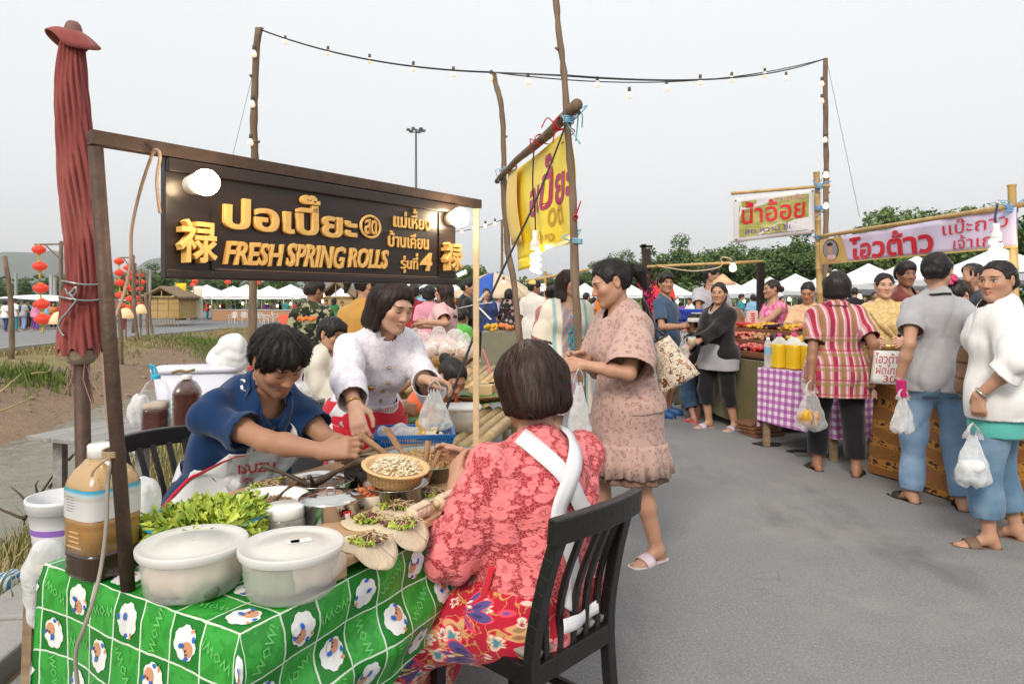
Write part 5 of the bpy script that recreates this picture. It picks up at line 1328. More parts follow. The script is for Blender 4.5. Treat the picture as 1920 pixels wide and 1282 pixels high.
m=MB();q=random.Random(3)      # small print on the label, on the face turned to the camera
fx=Vector((math.cos(TROT),math.sin(TROT),0));fy=Vector((-fx.y,fx.x,0));face=jc-fx*(RJ+.0018)
for i in range(6):m.add([face+fy*(.030-dx)+Vector((0,0,.194-i*.0065-dz)) for dx,dz in ((0,0),(.028+.02*q.random(),0),(.028,.0016),(0,.0016))],[(0,1,2,3)])
m.build('small_print',[mat('print_ink',(.18,.20,.30),.5)],r)['kind']='stuff'
m=MB();ribs=mat('jug_rib',(.62,.40,.20),.2)
for z,w_ in ((.078,.05),(.09,.035),(.101,.035),(.112,.03)):m.tube([jc-fx*(RJ+.0005)+fy*t+Vector((0,0,z)) for t in rng(-w_*.6,w_*.6,4)],.0016,5)
m.build('rib',[ribs],r)['kind']='stuff'
m=MB();m.lathe([(.028,.268),(.030,.276),(.033,.277),(.033,.304),(.030,.307),(.001,.308)],jc,24);m.build('screw_cap',[ENAMEL],r,smooth=True)
m=MB();m.tube([jc+Vector((.02,-.03,.272)),jc+Vector((.05,-.045,.262)),jc+Vector((.06,-.04,.245))],.004,6);m.build('carry_strap',[ENAMEL],r,smooth=True)
# --- two tubs with lids
def tub(c,rad,h,label,fills,rz=0.,tilt=0.):
    r=thing('plastic_tub',label,'tub',c,0,'round lidded plastic tubs');m=MB()
    m.lathe([(rad*.05,.002),(rad*.80,.002),(rad*.86,.008),(rad*.90,h*.4),(rad*.945,h)],c,48);m.build('tub_wall',[PP],r,smooth=True)
    m=MB();m.lathe([(rad*.99,h-.010),(rad*1.015,h-.004),(rad*1.02,h+.006),(rad*.985,h+.010),(rad*.93,h+.004),(rad*.62,h+.006),(rad*.60,h+.009),(rad*.02,h+.010)],c,48);m.build('lid',[LID],r,smooth=True)
    for i,(off,rr,mt,nm,sd_) in enumerate(fills):blob(nm,[(Vector(c)+Vector(off),rr,.01)],mt,.008,.006,50,sd_,r)
    return r
c1=T(362,1102,.004);c2=T(547,1106,.004)
tub(c1,.116,.098,'lidded clear tub of dough sheets nearest the iron post',[((0,0,.045),(.098,.098,.042),DOUGHP,'dough_sheets',2),((.045,-.055,.024),(.035,.025,.018),mat('leaf_dull',(.12,.15,.10),.7),'leaf_scrap',5)])
r=tub(c2,.113,.098,'lidded clear tub with a paper sticker on its lid at the table edge',[((.02,.02,.05),(.088,.085,.042),DOUGHP,'dough_sheets',3),((-.02,-.042,.045),(.055,.042,.034),mat('leaf_grey',(.16,.24,.10),.7,var=.4,scale=30),'green_leaves',7)])
m=MB();s_=c2+Vector((.02,.005,.1095));
for dx,dy,a,w_ in ((0,0,.5,.045),(-.018,-.006,.35,.03)):m.box(s_+Vector((dx,dy,0)),(w_,.022,.0012),a)
m.build('paper_sticker',[ENAMEL],r)['kind']='stuff'
# --- lettuce in a blue basin
BLUE=mat('basin_blue',(.012,.30,.46),.3,var=.05,spec=.5);bc=Vector((-.795,1.775,TZ+.004))
r=thing('basin','bright blue plastic basin under the heap of lettuce','basin',bc);m=MB();m.lathe([(.001,.0),(.095,.0),(.105,.006),(.138,.082),(.150,.086),(.151,.092),(.140,.093),(.133,.082),(.09,.01),(.001,.008)],bc,40);m.build('basin_wall',[BLUE],r,smooth=True)
r=thing('lettuce_heap','heap of frilly yellow-green lettuce in the blue basin','lettuce',bc+Vector((0,0,.05)))
LETM=[]
for i,(a,b) in enumerate((((.30,.42,.03),(.56,.62,.09)),((.38,.48,.05),(.64,.68,.16)),((.16,.30,.03),(.38,.50,.06)))):
    g=G('lettuce_green');o=g.co('Object');n=g.noise(o,22,3);x,y,z=g.sep(o)
    g.set(Base__Color=g.mix(n,a,b),Roughness=.5,Subsurface__Weight=.15,Specular__IOR__Level=.3);g.bump(g.noise(o,60,3),.5,.01);LETM.append(g.m)
def lettuce_mesh(seed):
    q=random.Random(seed);ph=[q.uniform(0,6) for _ in range(4)];m=MB()
    def fn(u,v):
        a=(u-.5)*4.2;rr=.010+.040*v;fr=v**2.2
        x=rr*math.sin(a);y=-rr*math.cos(a)*.9;z=.014*math.sin(v*2.2)+fr*(.008*math.sin(a*7+ph[0])+.009*math.sin(a*14+ph[1])+.008*math.sin(a*24+ph[2]))+.003*math.sin(a*30+v*20)*v
        rr2=fr*(.010*math.sin(a*8.5+ph[3])+.006*math.sin(a*17+ph[1]));return Vector((x+rr2*math.sin(a),y-rr2*math.cos(a),z))
    m.grid(fn,44,7);return mesh_np('lettuce_leaf',m.v,polys=m.f,mats=[LETM[seed % 3]])
LM=[lettuce_mesh(i) for i in range(6)];q=random.Random(5)
for i in range(190):
    a=q.uniform(0,6.283);d=math.sqrt(q.random())*.122;h=.040*math.sqrt(max(0,1-(d/.14)**2))+.014
    o=link('lettuce_leaf',LM[i % 6],r,(d*math.cos(a),d*math.sin(a),h-.006-q.random()*.022));o.rotation_euler=(q.uniform(-.2,.8)+d*4,q.uniform(-.5,.5),a+math.pi/2+q.uniform(-.8,.8));s_=q.uniform(.62,.95);o.scale=(s_,s_,s_*1.1)
for i in range(16):
    a=3.4+i*.28+q.uniform(-.1,.1);o=link('lettuce_leaf',LM[i % 6],r,(.128*math.cos(a),.128*math.sin(a),.040+q.uniform(-.01,.012)));o.rotation_euler=(1.5,q.uniform(-.3,.3),a+math.pi/2)
# --- small bowls, pots
def vessel(name,label,cat,c,prof,mts,part='bowl_wall',n=40,M=None):
    r=thing(name,label,cat,c);m=MB();m.lathe(prof,c,n,M);m.build(part,mts,r,smooth=True);return r
PEANUT=mat('crushed_peanut',(.46,.30,.17),.9,var=.35,scale=120,bump=1.,bscale=220)
def crumbs(name,c,rr,h,material,parent,n=260,size=.004,seed=1,tilt=None):
    q=random.Random(seed);m=MB();c=Vector(c)
    m.lathe([(rr,0),(rr*.8,h*.45),(rr*.45,h*.85),(.001,h)],c,20)
    for _ in range(n):
        a=q.uniform(0,6.28);d=math.sqrt(q.random());z=h*(1-d**1.7);s_=size*q.uniform(.5,1.3);p=c+Vector((rr*d*math.cos(a),rr*d*math.sin(a),z));x=Vector((q.gauss(0,1),q.gauss(0,1),q.gauss(0,1))).normalized()*s_;y=Vector((q.gauss(0,1),q.gauss(0,1),q.gauss(0,1))).normalized()*s_
        t=Vector((0,0,s_*1.2));m.add([p-x,p+x,p+y+t*.3,p-y+t],[(0,1,2),(0,2,3),(1,3,2),(0,3,1)])
    o=m.build(name,[material],parent);o['kind']='stuff';return o
ec=Vector((-.70,1.985,TZ+.004));r=vessel('enamel_bowl','white enamel bowl of crushed peanut with two spoons','bowl',ec,[(.001,0),(.06,0),(.068,.006),(.098,.074),(.106,.078),(.106,.082),(.096,.080),(.06,.01),(.001,.008)],[ENAMEL]);crumbs('crushed_peanut',ec+Vector((0,0,.048)),.085,.022,PEANUT,r,380,.0045,3)
def spoon(name,label,a,b,mt,bowl=.024,w=.009,scoop=True):
    a,b=Vector(a),Vector(b);r=thing(name,label,'utensil',a);m=MB();d=(a-b).normalized();m.tube(smoothpath([b,b.lerp(a,.5)+Vector((0,0,.006)),a],5),[w*(.75+.25*math.sin(i)) for i in range(11)],8);m.build('handle',[mt],r,smooth=True)
    if scoop:
        x,y,z=frame_of(d);m=MB();M3=Matrix((x,d,y)).transposed();m.ball(a+d*bowl*.8,bowl,9,.75,1.2,.22,M3);m.build('spoon_bowl',[mt],r,smooth=True)
    return r
DARKW=stretched('ladle_wood',(.035,.022,.016),(.12,.075,.05),(30,30,5),.5,.3);COCO=mat('coconut_brown',(.12,.065,.035),.55,var=.3,bump=.3)
spoon('coconut_spoon','curved brown coconut spoon leaning on the enamel bowl',ec+Vector((.02,-.05,.07)),P(556,903,1.90),COCO,.032,.006);spoon('serving_spoon','dark metal spoon standing in the enamel bowl',ec+Vector((-.02,-.05,.05)),P(503,925,1.92),mat('spoon_grey',(.14,.17,.2),.35,metal=.8),.02,.005)
kc=Vector((-.617,1.85,TZ+.004));r=thing('spice_jar','clear jar of brown spice with a wide white screw lid','jar',kc);m=MB();m.lathe([(.001,0),(.048,0),(.054,.006),(.055,.05),(.052,.064),(.046,.070)],kc,32);m.build('glass',[clearplastic('jar_clear',(.85,.8,.76),.25,.08,.1)],r,smooth=True)
m=MB();m.lathe([(.001,.003),(.046,.003),(.051,.008),(.051,.038),(.001,.042)],kc,28);m.build('spice',[mat('spice',(.24,.115,.065),.9,var=.4,scale=90,bump=.8,bscale=200)],r,smooth=True)
m=MB();m.lathe([(.051,.066),(.053,.068),(.053,.092),(.050,.095),(.001,.096)],kc,40);m.build('screw_lid',[ENAMEL],r,smooth=True)
pc=Vector((-.512,1.925,TZ+.004));r=thing('steel_pot','polished steel pot with a ringed flat lid and red sticker','pot',pc);m=MB();m.lathe([(.001,0),(.076,0),(.080,.004),(.082,.088),(.086,.092)],pc,44);m.build('pot_wall',[CHROME],r,smooth=True)
m=MB();m.lathe([(.088,.090),(.090,.094),(.082,.099),(.064,.101),(.060,.105),(.048,.104),(.044,.108),(.030,.107),(.001,.109)],pc,44);l_=m.build('lid',[CHROME],r,smooth=True)
m=MB();m.tube(smoothpath([pc+Vector((-.012,0,.108)),pc+Vector((-.009,0,.120)),pc+Vector((.009,0,.120)),pc+Vector((.012,0,.108))]),.003,6);m.build('lid_handle',[CHROMED],r,smooth=True)
m=MB();a=Vector((math.cos(-.75),math.sin(-.75),0));t_=Vector((-a.y,a.x,0));m.add([pc+a*.0835+t_*x+Vector((0,0,z)) for x,z in ((-.013,.03),(.013,.03),(.013,.074),(-.013,.074))],[(0,1,2,3)]);m.build('sticker',[mat('sticker_red',(.55,.02,.03),.4)],r);m=MB();m.add([pc+a*.0842+t_*x+Vector((0,0,z)) for x,z in ((-.008,.045),(.008,.045),(.008,.066),(-.008,.066))],[(0,1,2,3)]);m.build('sticker_panel',[ENAMEL],r)
gc=Vector((-.425,2.02,TZ+.004));r=vessel('patterned_bowl','cream bowl painted with dark bamboo leaves holding shredded carrot','bowl',gc,[(.001,0),(.032,0),(.036,.008),(.054,.050),(.058,.082),(.054,.082),(.05,.05),(.001,.02)],[mat('bowl_cream',(.60,.52,.40),.3,var=.08)]);crumbs('shredded_carrot',gc+Vector((0,0,.066)),.05,.022,mat('carrot',(.62,.18,.07),.6,var=.4,scale=150),r,160,.011,4)
m=MB()
for i in range(16):
    a0=-1.75+(i//8)*.85;k=i % 8;an=k*.785+.2;L=.019 if k % 2 else .013;ctr_z=.045
    def sp_(da,dz):rr=.0545+.0012*(dz+ctr_z-.05)/.01;rr=.047+(.0115)*min(1,max(0,(ctr_z+dz)/.07));return gc+Vector((rr*math.cos(a0+da/.052),rr*math.sin(a0+da/.052),ctr_z+dz))
    d0,z0=math.cos(an),math.sin(an);m.add([sp_(d0*.002,z0*.002),sp_(d0*L*.5-z0*.0032,z0*L*.5+d0*.0032),sp_(d0*L,z0*L),sp_(d0*L*.5+z0*.0032,z0*L*.5-d0*.0032)],[(0,1,2,3)])
m.build('leaf_painting',[mat('leaf_ink',(.02,.035,.025),.4)],r)['kind']='stuff'
# coconut shell strainer with holes
cc=Vector((-.505,2.31,TZ+.004));r=thing('coconut_shell','dark coconut shell cup drilled with small holes','cup',cc);m=MB();m.lathe([(.001,.0),(.035,.003),(.060,.028),(.067,.062),(.060,.098),(.055,.112),(.050,.112),(.054,.095),(.06,.06),(.03,.012),(.001,.01)],cc,36);m.build('shell',[mat('shell_dark',(.045,.032,.027),.55,var=.3,scale=40,bump=.4)],r,smooth=True)
m=MB()
for i in range(40):
    a=i*.42+.1*(i % 3);z=.05+.018*(i % 3);rr=.0672-.0045*((z-.062)/.03)**2*2;c_=cc+Vector((rr*math.cos(a),rr*math.sin(a),z));x=Vector((-math.sin(a),math.cos(a),0));m.add([c_+(x*math.cos(b)+Vector((0,0,1))*math.sin(b))*.0042+Vector((math.cos(a),math.sin(a),0))*.001 for b in rng(0,6.283,8)[:-1]],[tuple(range(8))])
m.build('drilled_hole',[mat('hole_black',(.004,.003,.003),.9)],r)['kind']='stuff'
# sauce pan with ladles
wc=Vector((-.615,2.19,TZ+.004));r=vessel('sauce_pan','wide steel pan of brown sauce with wooden ladles','pan',wc,[(.001,0),(.075,0),(.085,.006),(.098,.055),(.108,.072),(.111,.076),(.106,.076),(.094,.056),(.075,.012),(.001,.01)],[CHROME]);m=MB();m.lathe([(.099,.056),(.05,.053),(.001,.052)],wc,36);m.build('brown_sauce',[sauce_mat('sauce_brown',(.05,.022,.009),(.13,.06,.018))],r,smooth=True)
m=MB();m.lathe([(.0975,.0565),(.103,.070)],wc,36);m.build('sauce_smear',[sauce_mat('sauce_smear',(.13,.06,.015),(.24,.13,.04))],r,smooth=True)
spoon('wooden_ladle','long dark wooden ladle reaching left out of the sauce pan',wc+Vector((-.02,-.05,.066)),P(492,873,2.14),DARKW,.022,.010);spoon('wooden_ladle','curved dark ladle resting to the right in the sauce pan',wc+Vector((-.005,-.045,.070)),P(683,862,2.06),DARKW,.02,.012);spoon('wooden_ladle','short dark ladle upright at the near rim of the sauce pan',wc+Vector((-.0,-.075,.075)),P(579,893,2.06),DARKW,.018,.008)
# colander with bean sprouts over a steel bowl
sc_=Vector((-.35,2.06,TZ+.004));vessel('steel_bowl','steel mixing bowl beneath the cream colander','bowl',sc_,[(.001,0),(.05,0),(.075,.02),(.092,.095),(.100,.098),(.091,.097),(.001,.02)],[CHROMED])
tm=Matrix.Rotation(R(7),3,'Y')@Matrix.Rotation(R(6),3,'X');dc=sc_+Vector((-.004,-.01,.098));CRM=mat('colander_cream',(.66,.44,.21),.4,var=.06,bump=.3,bscale=120)
r=thing('colander','cream plastic colander heaped with bean sprouts on the steel bowl','colander',dc);m=MB();m.lathe([(.001,.0),(.065,.0),(.080,.012),(.087,.048),(.102,.053),(.103,.058),(.086,.056),(.078,.016),(.001,.008)],dc,40,tm);m.build('colander_wall',[CRM],r,smooth=True)
m=MB()
for i in range(44):
    a=i/44*6.2832
    for z in (.018,.028,.038):rr=.0815+.006*((z-.012)/.036)+.0008;c_=Vector((rr*math.cos(a),rr*math.sin(a),z));x=Vector((-math.sin(a),math.cos(a),0))*.0017;m.add([dc+tm@(c_+x*sx+Vector((0,0,sz))) for sx,sz in ((-1,-.0035),(1,-.0035),(1,.0035),(-1,.0035))],[(0,1,2,3)])
m.build('slot',[mat('slot_brown',(.28,.16,.06),.7)],r)['kind']='stuff'
m=MB();q=random.Random(8)
for _ in range(230):
    a=q.uniform(0,6.28);d=math.sqrt(q.random())*.072;p=dc+tm@Vector((d*math.cos(a),d*math.sin(a),.046+.026*(1-(d/.078)**2)+q.uniform(-.004,.006)));b=q.uniform(0,6.28);L=q.uniform(.014,.03);u=Vector((math.cos(b),math.sin(b),q.gauss(0,.3)));w_=Vector((-math.sin(b),math.cos(b),.2))*L*q.uniform(-.4,.4);m.tube([p-u*L*.5,p+w_*.6,p+u*L*.5],[.0021,.0023,.001],5)
o=m.build('bean_sprouts',[mat('sprout',(.76,.68,.50),.4,var=.08)],r,smooth=True);o['kind']='stuff'
# noodle basin with paddles
nc=Vector((-.29,2.38,TZ+.004));r=vessel('noodle_basin','wide green-grey steel basin of fried noodle crumbs','basin',nc,[(.001,0),(.12,0),(.14,.02),(.178,.098),(.188,.101),(.188,.105),(.174,.100),(.13,.02),(.001,.012)],[mat('basin_steel',(.33,.36,.33),.25,metal=.9)]);crumbs('fried_noodles',nc+Vector((0,0,.076)),.165,.038,mat('noodle_gold',(.56,.37,.17),.8,var=.3,scale=60,bump=.9,bscale=150),r,900,.008,6)
def paddle(label,a,b,w_=.009,flat=.0):
    a,b=Vector(a),Vector(b);r=thing('wooden_paddle',label,'utensil',b,0,'wooden paddles in the noodle basin');m=MB();m.tube([b,b.lerp(a,.4),a],[w_*.9,w_,w_*1.1],10);m.build('handle',[TIMB],r,smooth=True)
    if flat:x,y,d=frame_of(a-b);m=MB();m.bar(a-d*.09,a+d*.01,flat,.007);m.build('blade',[TIMB],r,bevel=.003)
paddle('pale flat paddle leaning left out of the noodle basin',P(727,806,2.44),P(768,872,2.36),.0075,.028);paddle('thick round paddle handle pointing to the clasped hands',P(672,812,2.30),P(742,866,2.28),.0105);paddle('short stout wooden stick upright at the noodle basin rim',P(803,826,2.24),P(795,892,2.22),.0095);paddle('thin dark spatula slanting right in the noodle basin',P(822,850,2.22),P(803,895,2.20),.006,.022)
# --- plank board with wrappers
def plank(name,label,a,b,w_,th,z,mt,blocks=True):
    a,b=Vector(a),Vector(b);d=(b-a).normalized();r=thing(name,label,'board',(a+b)/2,math.atan2(d.y,d.x));m=MB();m.bar(a,b,w_,th);m.build('board',[mt],r,bevel=.003)
    if blocks:
        for t in (.06,.9):p=a.lerp(b,t);nrm=Vector((-d.y,d.x,0));m=MB();m.bar(p-nrm*w_*.46-Vector((0,0,th/2+(z-TZ-th-.006)/2+.001)),p+nrm*w_*.46-Vector((0,0,th/2+(z-TZ-th-.006)/2+.001)),.035,z-TZ-th-.006);m.build('foot_block',[mt],r)
    return r
PLK=stretched('plank_wood',(.42,.24,.12),(.62,.41,.235),(3,30,30),.5,.25,coord='Object');BZ=TZ+.052
plank('wrapping_board','long pale wooden board with spring roll skins laid along the cloth edge',TT(.215,.115,BZ-.011),TT(1.46,.115,BZ-.011),.23,.022,BZ,PLK);plank('wooden_board','second wooden board in front of the man with fillings',TT(.45,.62,BZ-.014),TT(1.45,.60,BZ-.014),.20,.02,BZ-.004,PLK,False)
SKINM=mat('skin_sheet',(.66,.52,.37),.75,var=.07,scale=16,bump=.4,bscale=60,Subsurface__Weight=.1);MEAT=mat('sweet_sauce_meat',(.16,.05,.028),.28,var=.4,scale=70,bump=.8,bscale=140,spec=.6);EGG=mat('shred_pale',(.62,.48,.28),.6,var=.25,scale=120)
def sheet_at(px,py,label,seed,rad=.073,fill=True):
    c=PZ(px,py,BZ+.003);r=thing('spring_roll_skin',label,'spring roll',c,0,'open spring roll skins on the board');q=random.Random(seed);ph=[q.uniform(0,6) for _ in range(3)];m=MB();NN=40
    def fn(u,v):
        a=u*6.2832;rr=rad*v*(1+.035*math.sin(a*3+ph[0])+.02*math.sin(a*7+ph[1]));p=c+Vector((rr*math.cos(a),rr*math.sin(a),.0012*math.sin(a*6+ph[2])*v+.002*math.sin(a*2+ph[0])*v));over=(p-TT(0,0)).dot(TW)
        e_=max(0,.004-over);p.z-=e_*1.0+.5*min(e_,.03)*0;return p
    m.grid(fn,NN,8);m.build('skin',[SKINM],r,smooth=True,solid=.0015)
    if fill:
        m=MB();f0=c+Vector((.004,.004,.003));rz=q.uniform(-.3,.6)
        for _ in range(26):x,y=q.gauss(0,.020),q.gauss(0,.012);m.ball(f0+Vector((x,y,.009*math.exp(-(x*x+y*y)/.0006)+.004)),q.uniform(.005,.0105),5,q.uniform(.8,1.6),q.uniform(.8,1.3),.8,Matrix.Rotation(q.uniform(0,3),3,'Z'))
        m.build('filling',[MEAT],r,smooth=True)['kind']='stuff';m=MB()
        for _ in range(46):
            x,y=q.gauss(.010,.024),q.gauss(-.004,.016);b=q.uniform(0,6.28);p=f0+Vector((x,y,.008+.011*math.exp(-(x*x+y*y)/.0006)));u=Vector((math.cos(b),math.sin(b),q.gauss(0,.3)))*q.uniform(.006,.014);m.tube([p-u,p+Vector((0,0,.003)),p+u],.0012,4)
        m.build('shreds',[EGG],r,smooth=True)['kind']='stuff'
        for k in range(3):a=q.uniform(2.5,6.0);o=link('lettuce_leaf',LM[(seed+k) % 6],r,(.024*math.cos(a),.018*math.sin(a),.006));o.scale=(.42,.42,.45);o.rotation_euler=(.2,q.uniform(-.3,.3),a+1.57)
sheet_at(688,1016,'open spring roll skin nearest the board end',1);sheet_at(752,986,'open skin right of the nearest one by the cloth edge',2);sheet_at(690,976,'open skin beside the steel pot',3);sheet_at(742,953,'open skin in front of the bamboo leaf bowl',4,.07);sheet_at(800,928,'open skin furthest up the board by the basin',5,.066)
def rollup(pa,pb,label,rad=.021):
    a,b=PZ(*pa,BZ+rad),PZ(*pb,BZ+rad);r=thing('spring_roll',label,'spring roll',a,0,'finished spring rolls on the board');m=MB();N=14;pts=[a.lerp(b,i/N) for i in range(N+1)];m.tube(pts,[rad*(.55 if i in (0,N) else 1+.06*math.sin(i*1.9)) for i in range(N+1)],16);m.build('roll',[SKINM],r,smooth=True);x,y,d=frame_of(b-a);m=MB()
    m.grid(lambda u,v:a.lerp(b,.06+.88*u)+(x*math.cos(2.2-1.5*v)+y*math.sin(2.2-1.5*v))*rad*(1.05+.06*v),8,6);m.build('skin_flap',[SKINM],r,smooth=True,solid=.0012);m=MB();m.ball(a+d*.002,rad*.6,6,1,1,1);m.build('filling',[EGG],r,smooth=True)
rollup((769,966),(802,951),'finished spring roll nearest the board end');rollup((820,944),(860,926),'finished spring roll between the other two');rollup((868,926),(893,915),'finished spring roll half under the pink sleeve')
for (px,py,lab,sd_) in ((497,914,'open spring roll with dark meat at the left on the rear board',11),(540,905,'open spring roll beside the ladle on the rear board',12)):
    c=PZ(px,py,BZ);sheet_at(px,py,lab,sd_,.06)
# white bag block behind the lettuce, pink bag
blob('bag',[(P(272,934,1.98),(.045,.03,.06),.02)],FILM,.006,.006,40,3,None,(),P(272,960,1.98));o=bpy.data.objects['bag'];o.name='plastic_sack';tag(o,'small white plastic sack between the jug and the lettuce','bag')
# --- items beside the table at left: bucket
BUCK=mat('bucket_white',(.74,.74,.76),.35,var=.05);bk=Vector((-1.50,2.28,.02));r=thing('bucket','white plastic bucket with a purple band beside the jug','bucket',bk);b0=bk+Vector((0,0,.50));m=MB();m.lathe([(a_*.78,b_*.66) for a_,b_ in [(.001,.0),(.10,.0),(.115,.15),(.124,.24),(.130,.242),(.130,.262),(.134,.265),(.134,.284),(.137,.288),(.137,.305),(.128,.306),(.118,.2),(.10,.02),(.001,.02)]],b0,40);m.build('bucket_wall',[BUCK],r,smooth=True)
m=MB();m.lathe([(.0890,.09),(.0915,.115)],b0,40);m.build('purple_band',[mat('band_purple',(.28,.13,.50),.5)],r,smooth=True)
r=thing('low_stool','wooden stool carrying the bucket behind the cloth','stool',bk);m=MB();m.box(bk+Vector((0,0,.485)),(.17,.17,.026));m.build('seat',[WOODT],r,bevel=.008)
for sx in (-1,1):
    for sy in (-1,1):m=MB();m.bar(bk+Vector((sx*.07,sy*.07,.002)),bk+Vector((sx*.06,sy*.06,.47)),.03,.03);m.build('leg',[WOODT],r)
blob('tied_bag',[(P(88,1062,1.78),(.05,.04,.07),.02),(P(82,1120,1.78),(.045,.04,.08),.04)],FILM,.007,.006,40,5,None,(),P(88,1062,1.78));tag(bpy.data.objects['tied_bag'],'white plastic bag with green print hanging behind the cloth corner','bag')
# == wooden chairs
BLKW=mat('chair_black',(.012,.011,.011),.38,var=.3,scale=30,spec=.5,bump=.12)
def seat_mat():
    g=G('seat_stripe');o=g.co('Object');x,y,z=g.sep(o);n=g.noise(g.co('Object',(160,8,8)),1.,3,.6);n2=g.noise(o,200,2)
    g.set(Base__Color=g.mix(g.ramp(n,[(.35,0.),(.65,1.)]),(.17,.14,.12),(.36,.31,.27)),Roughness=.95,Sheen__Weight=.3);g.bump(n2,.4,.004);return g.m
SEATM=seat_mat()
def chair(loc,f,label,zs=.46):
    r=thing('wooden_chair',label,'chair',loc,R(f),'black slat back wooden chairs');W2,D2=.178,.195
    m=MB();m.grid(lambda u,v:Vector(((u-.5)*2*W2*.96*(1-.06*v),(v-.5)*2*D2*.98-.01,zs-.004+.034*(1-abs(2*u-1)**4)*(1-abs(2*v-1)**4))),16,14);m.build('seat',[SEATM],r,world=False,smooth=True,solid=.02)
    m=MB();m.bar((-W2+.02,-D2+.01,zs-.045),(W2-.02,-D2+.01,zs-.045),.025,.055);m.build('apron_rail',[BLKW],r,world=False,bevel=.003)
    m=MB();m.bar((-W2+.02,D2-.01,zs-.045),(W2-.02,D2-.01,zs-.045),.025,.055);m.build('apron_rail',[BLKW],r,world=False,bevel=.003)
    for sx in (-1,1):
        m=MB();m.bar((sx*(W2-.012),-D2+.02,zs-.047),(sx*(W2-.012),D2-.02,zs-.047),.024,.055);m.build('apron_rail',[BLKW],r,world=False,bevel=.003)
        m=MB();m.bar((sx*(W2-.015),-D2+.015,.024),(sx*(W2-.012),-D2+.012,zs-.005),.034,.034);m.build('leg',[BLKW],r,world=False,bevel=.004)
        m=MB();pts=smoothpath([(sx*(W2-.012),D2+.035,.024),(sx*(W2-.012),D2,.25),(sx*(W2-.012),D2-.012,zs),(sx*(W2-.02),D2+.02,.64),(sx*(W2-.03),D2+.065,.795)],4)
        for a,b in zip(pts,pts[1:]):m.bar(a-(b-a)*.06,b,.032,.034,(1,0,0))
        m.build('leg',[BLKW],r,world=False,bevel=.003)
        m=MB();m.bar((sx*(W2-.014),-D2+.02,.2),(sx*(W2-.012),D2-.005,.2),.02,.026);m.build('stretcher',[BLKW],r,world=False,bevel=.003)
    for i in range(5):
        x=(i-2)*.062;m=MB();pts=smoothpath([(x*.9,D2-.012,zs-.02),(x*.95,D2-.005+.012*(1-abs(i-2)/2),.60),(x,D2+.065+.022*(1-abs(i-2)/2.),.79)],5)
        for a,b in zip(pts,pts[1:]):m.bar(a-(b-a)*.05,b,.020,.014,(0,1,0))
        m.build('slat',[BLKW],r,world=False,bevel=.002)
    m=MB();n=12;vs=[]
    for i in range(n+1):
        u=i/n*2-1;c=Vector((u*(W2+.012),D2+.070+.030*(1-u*u),.815-.008*u*u));hw,hh=.016,.034
        vs+=[c+Vector((0,-hw,-hh)),c+Vector((0,hw,-hh)),c+Vector((0,hw+.006,hh)),c+Vector((0,-hw+.006,hh))]
    m.add(vs,[(4*i+j,4*i+(j+1) % 4,4*i+4+(j+1) % 4,4*i+4+j) for i in range(n) for j in range(4)]+[(3,2,1,0),(4*n,4*n+1,4*n+2,4*n+3)]);m.build('top_rail',[BLKW],r,world=False,bevel=.005);return r
chair((.03,1.985,.0),-133,'black slat back chair the woman in pink lace sits on')
chair((-1.20,2.60,.0),60,'black slat back chair behind the man in the navy shirt')
# == cloth patterns
def lace(name,c_hi,c_lo,scale=16,bs=.5,petals=5):
    """crochet: raised rosettes with petals and leaves over a fine net"""
    def fn(g,o):
        H=None
        for k,(sc,sd,rad,np_) in enumerate(((scale,1,.50,petals),(scale*1.7,2,.46,petals+1),(scale*2.6,4,.42,4))):
            mp=g.n('Mapping');g.put(mp.inputs['Vector'],o);mp.inputs['Location'].default_value=(sd*3.1,sd*1.7,sd*.9);v=mp.outputs[0]
            vn=g.n('TexVoronoi',_feature='F1',Scale=sc);g.put(vn.inputs['Vector'],v);vn.inputs['Randomness'].default_value=.7
            sv=g.n('VectorMath',_operation='SCALE');g.put(sv.inputs[0],v);sv.inputs['Scale'].default_value=sc;pv=g.n('VectorMath',_operation='SCALE');g.put(pv.inputs[0],vn.outputs['Position']);pv.inputs['Scale'].default_value=sc
            df=g.n('VectorMath',_operation='SUBTRACT');g.put(df.inputs[0],sv);g.put(df.inputs[1],pv);dx,dy,dz=g.sep(df.outputs[0])
            ang=g.math('ARCTAN2',dz,g.math('ADD',dx,g.math('MULTIPLY',dy,.8)));pet=g.math('MULTIPLY_ADD',g.math('ABSOLUTE',g.math('COSINE',g.math('MULTIPLY',ang,np_*.5))),.42,.58);d=g.math('DIVIDE',vn.outputs['Distance'],pet)
            h=g.ramp(d,[(0.,.9),(.10,.95),(.14,.35),(.20,.8),(rad*.8,1.),(rad*.93,1.),(rad*1.04,0.)]);H=h if H is None else g.math('MAXIMUM',H,g.math('MULTIPLY',h,.92))
        net=g.ramp(g.vor(o,scale*6,'DISTANCE_TO_EDGE'),[(.04,.55),(.13,.0)]);H=g.math('MAXIMUM',H,net)
        return g.mix(H,c_lo,c_hi),g.math('MULTIPLY',H,2.2)
    return patterned(name,fn,.8,bs=bs,bd=.005)
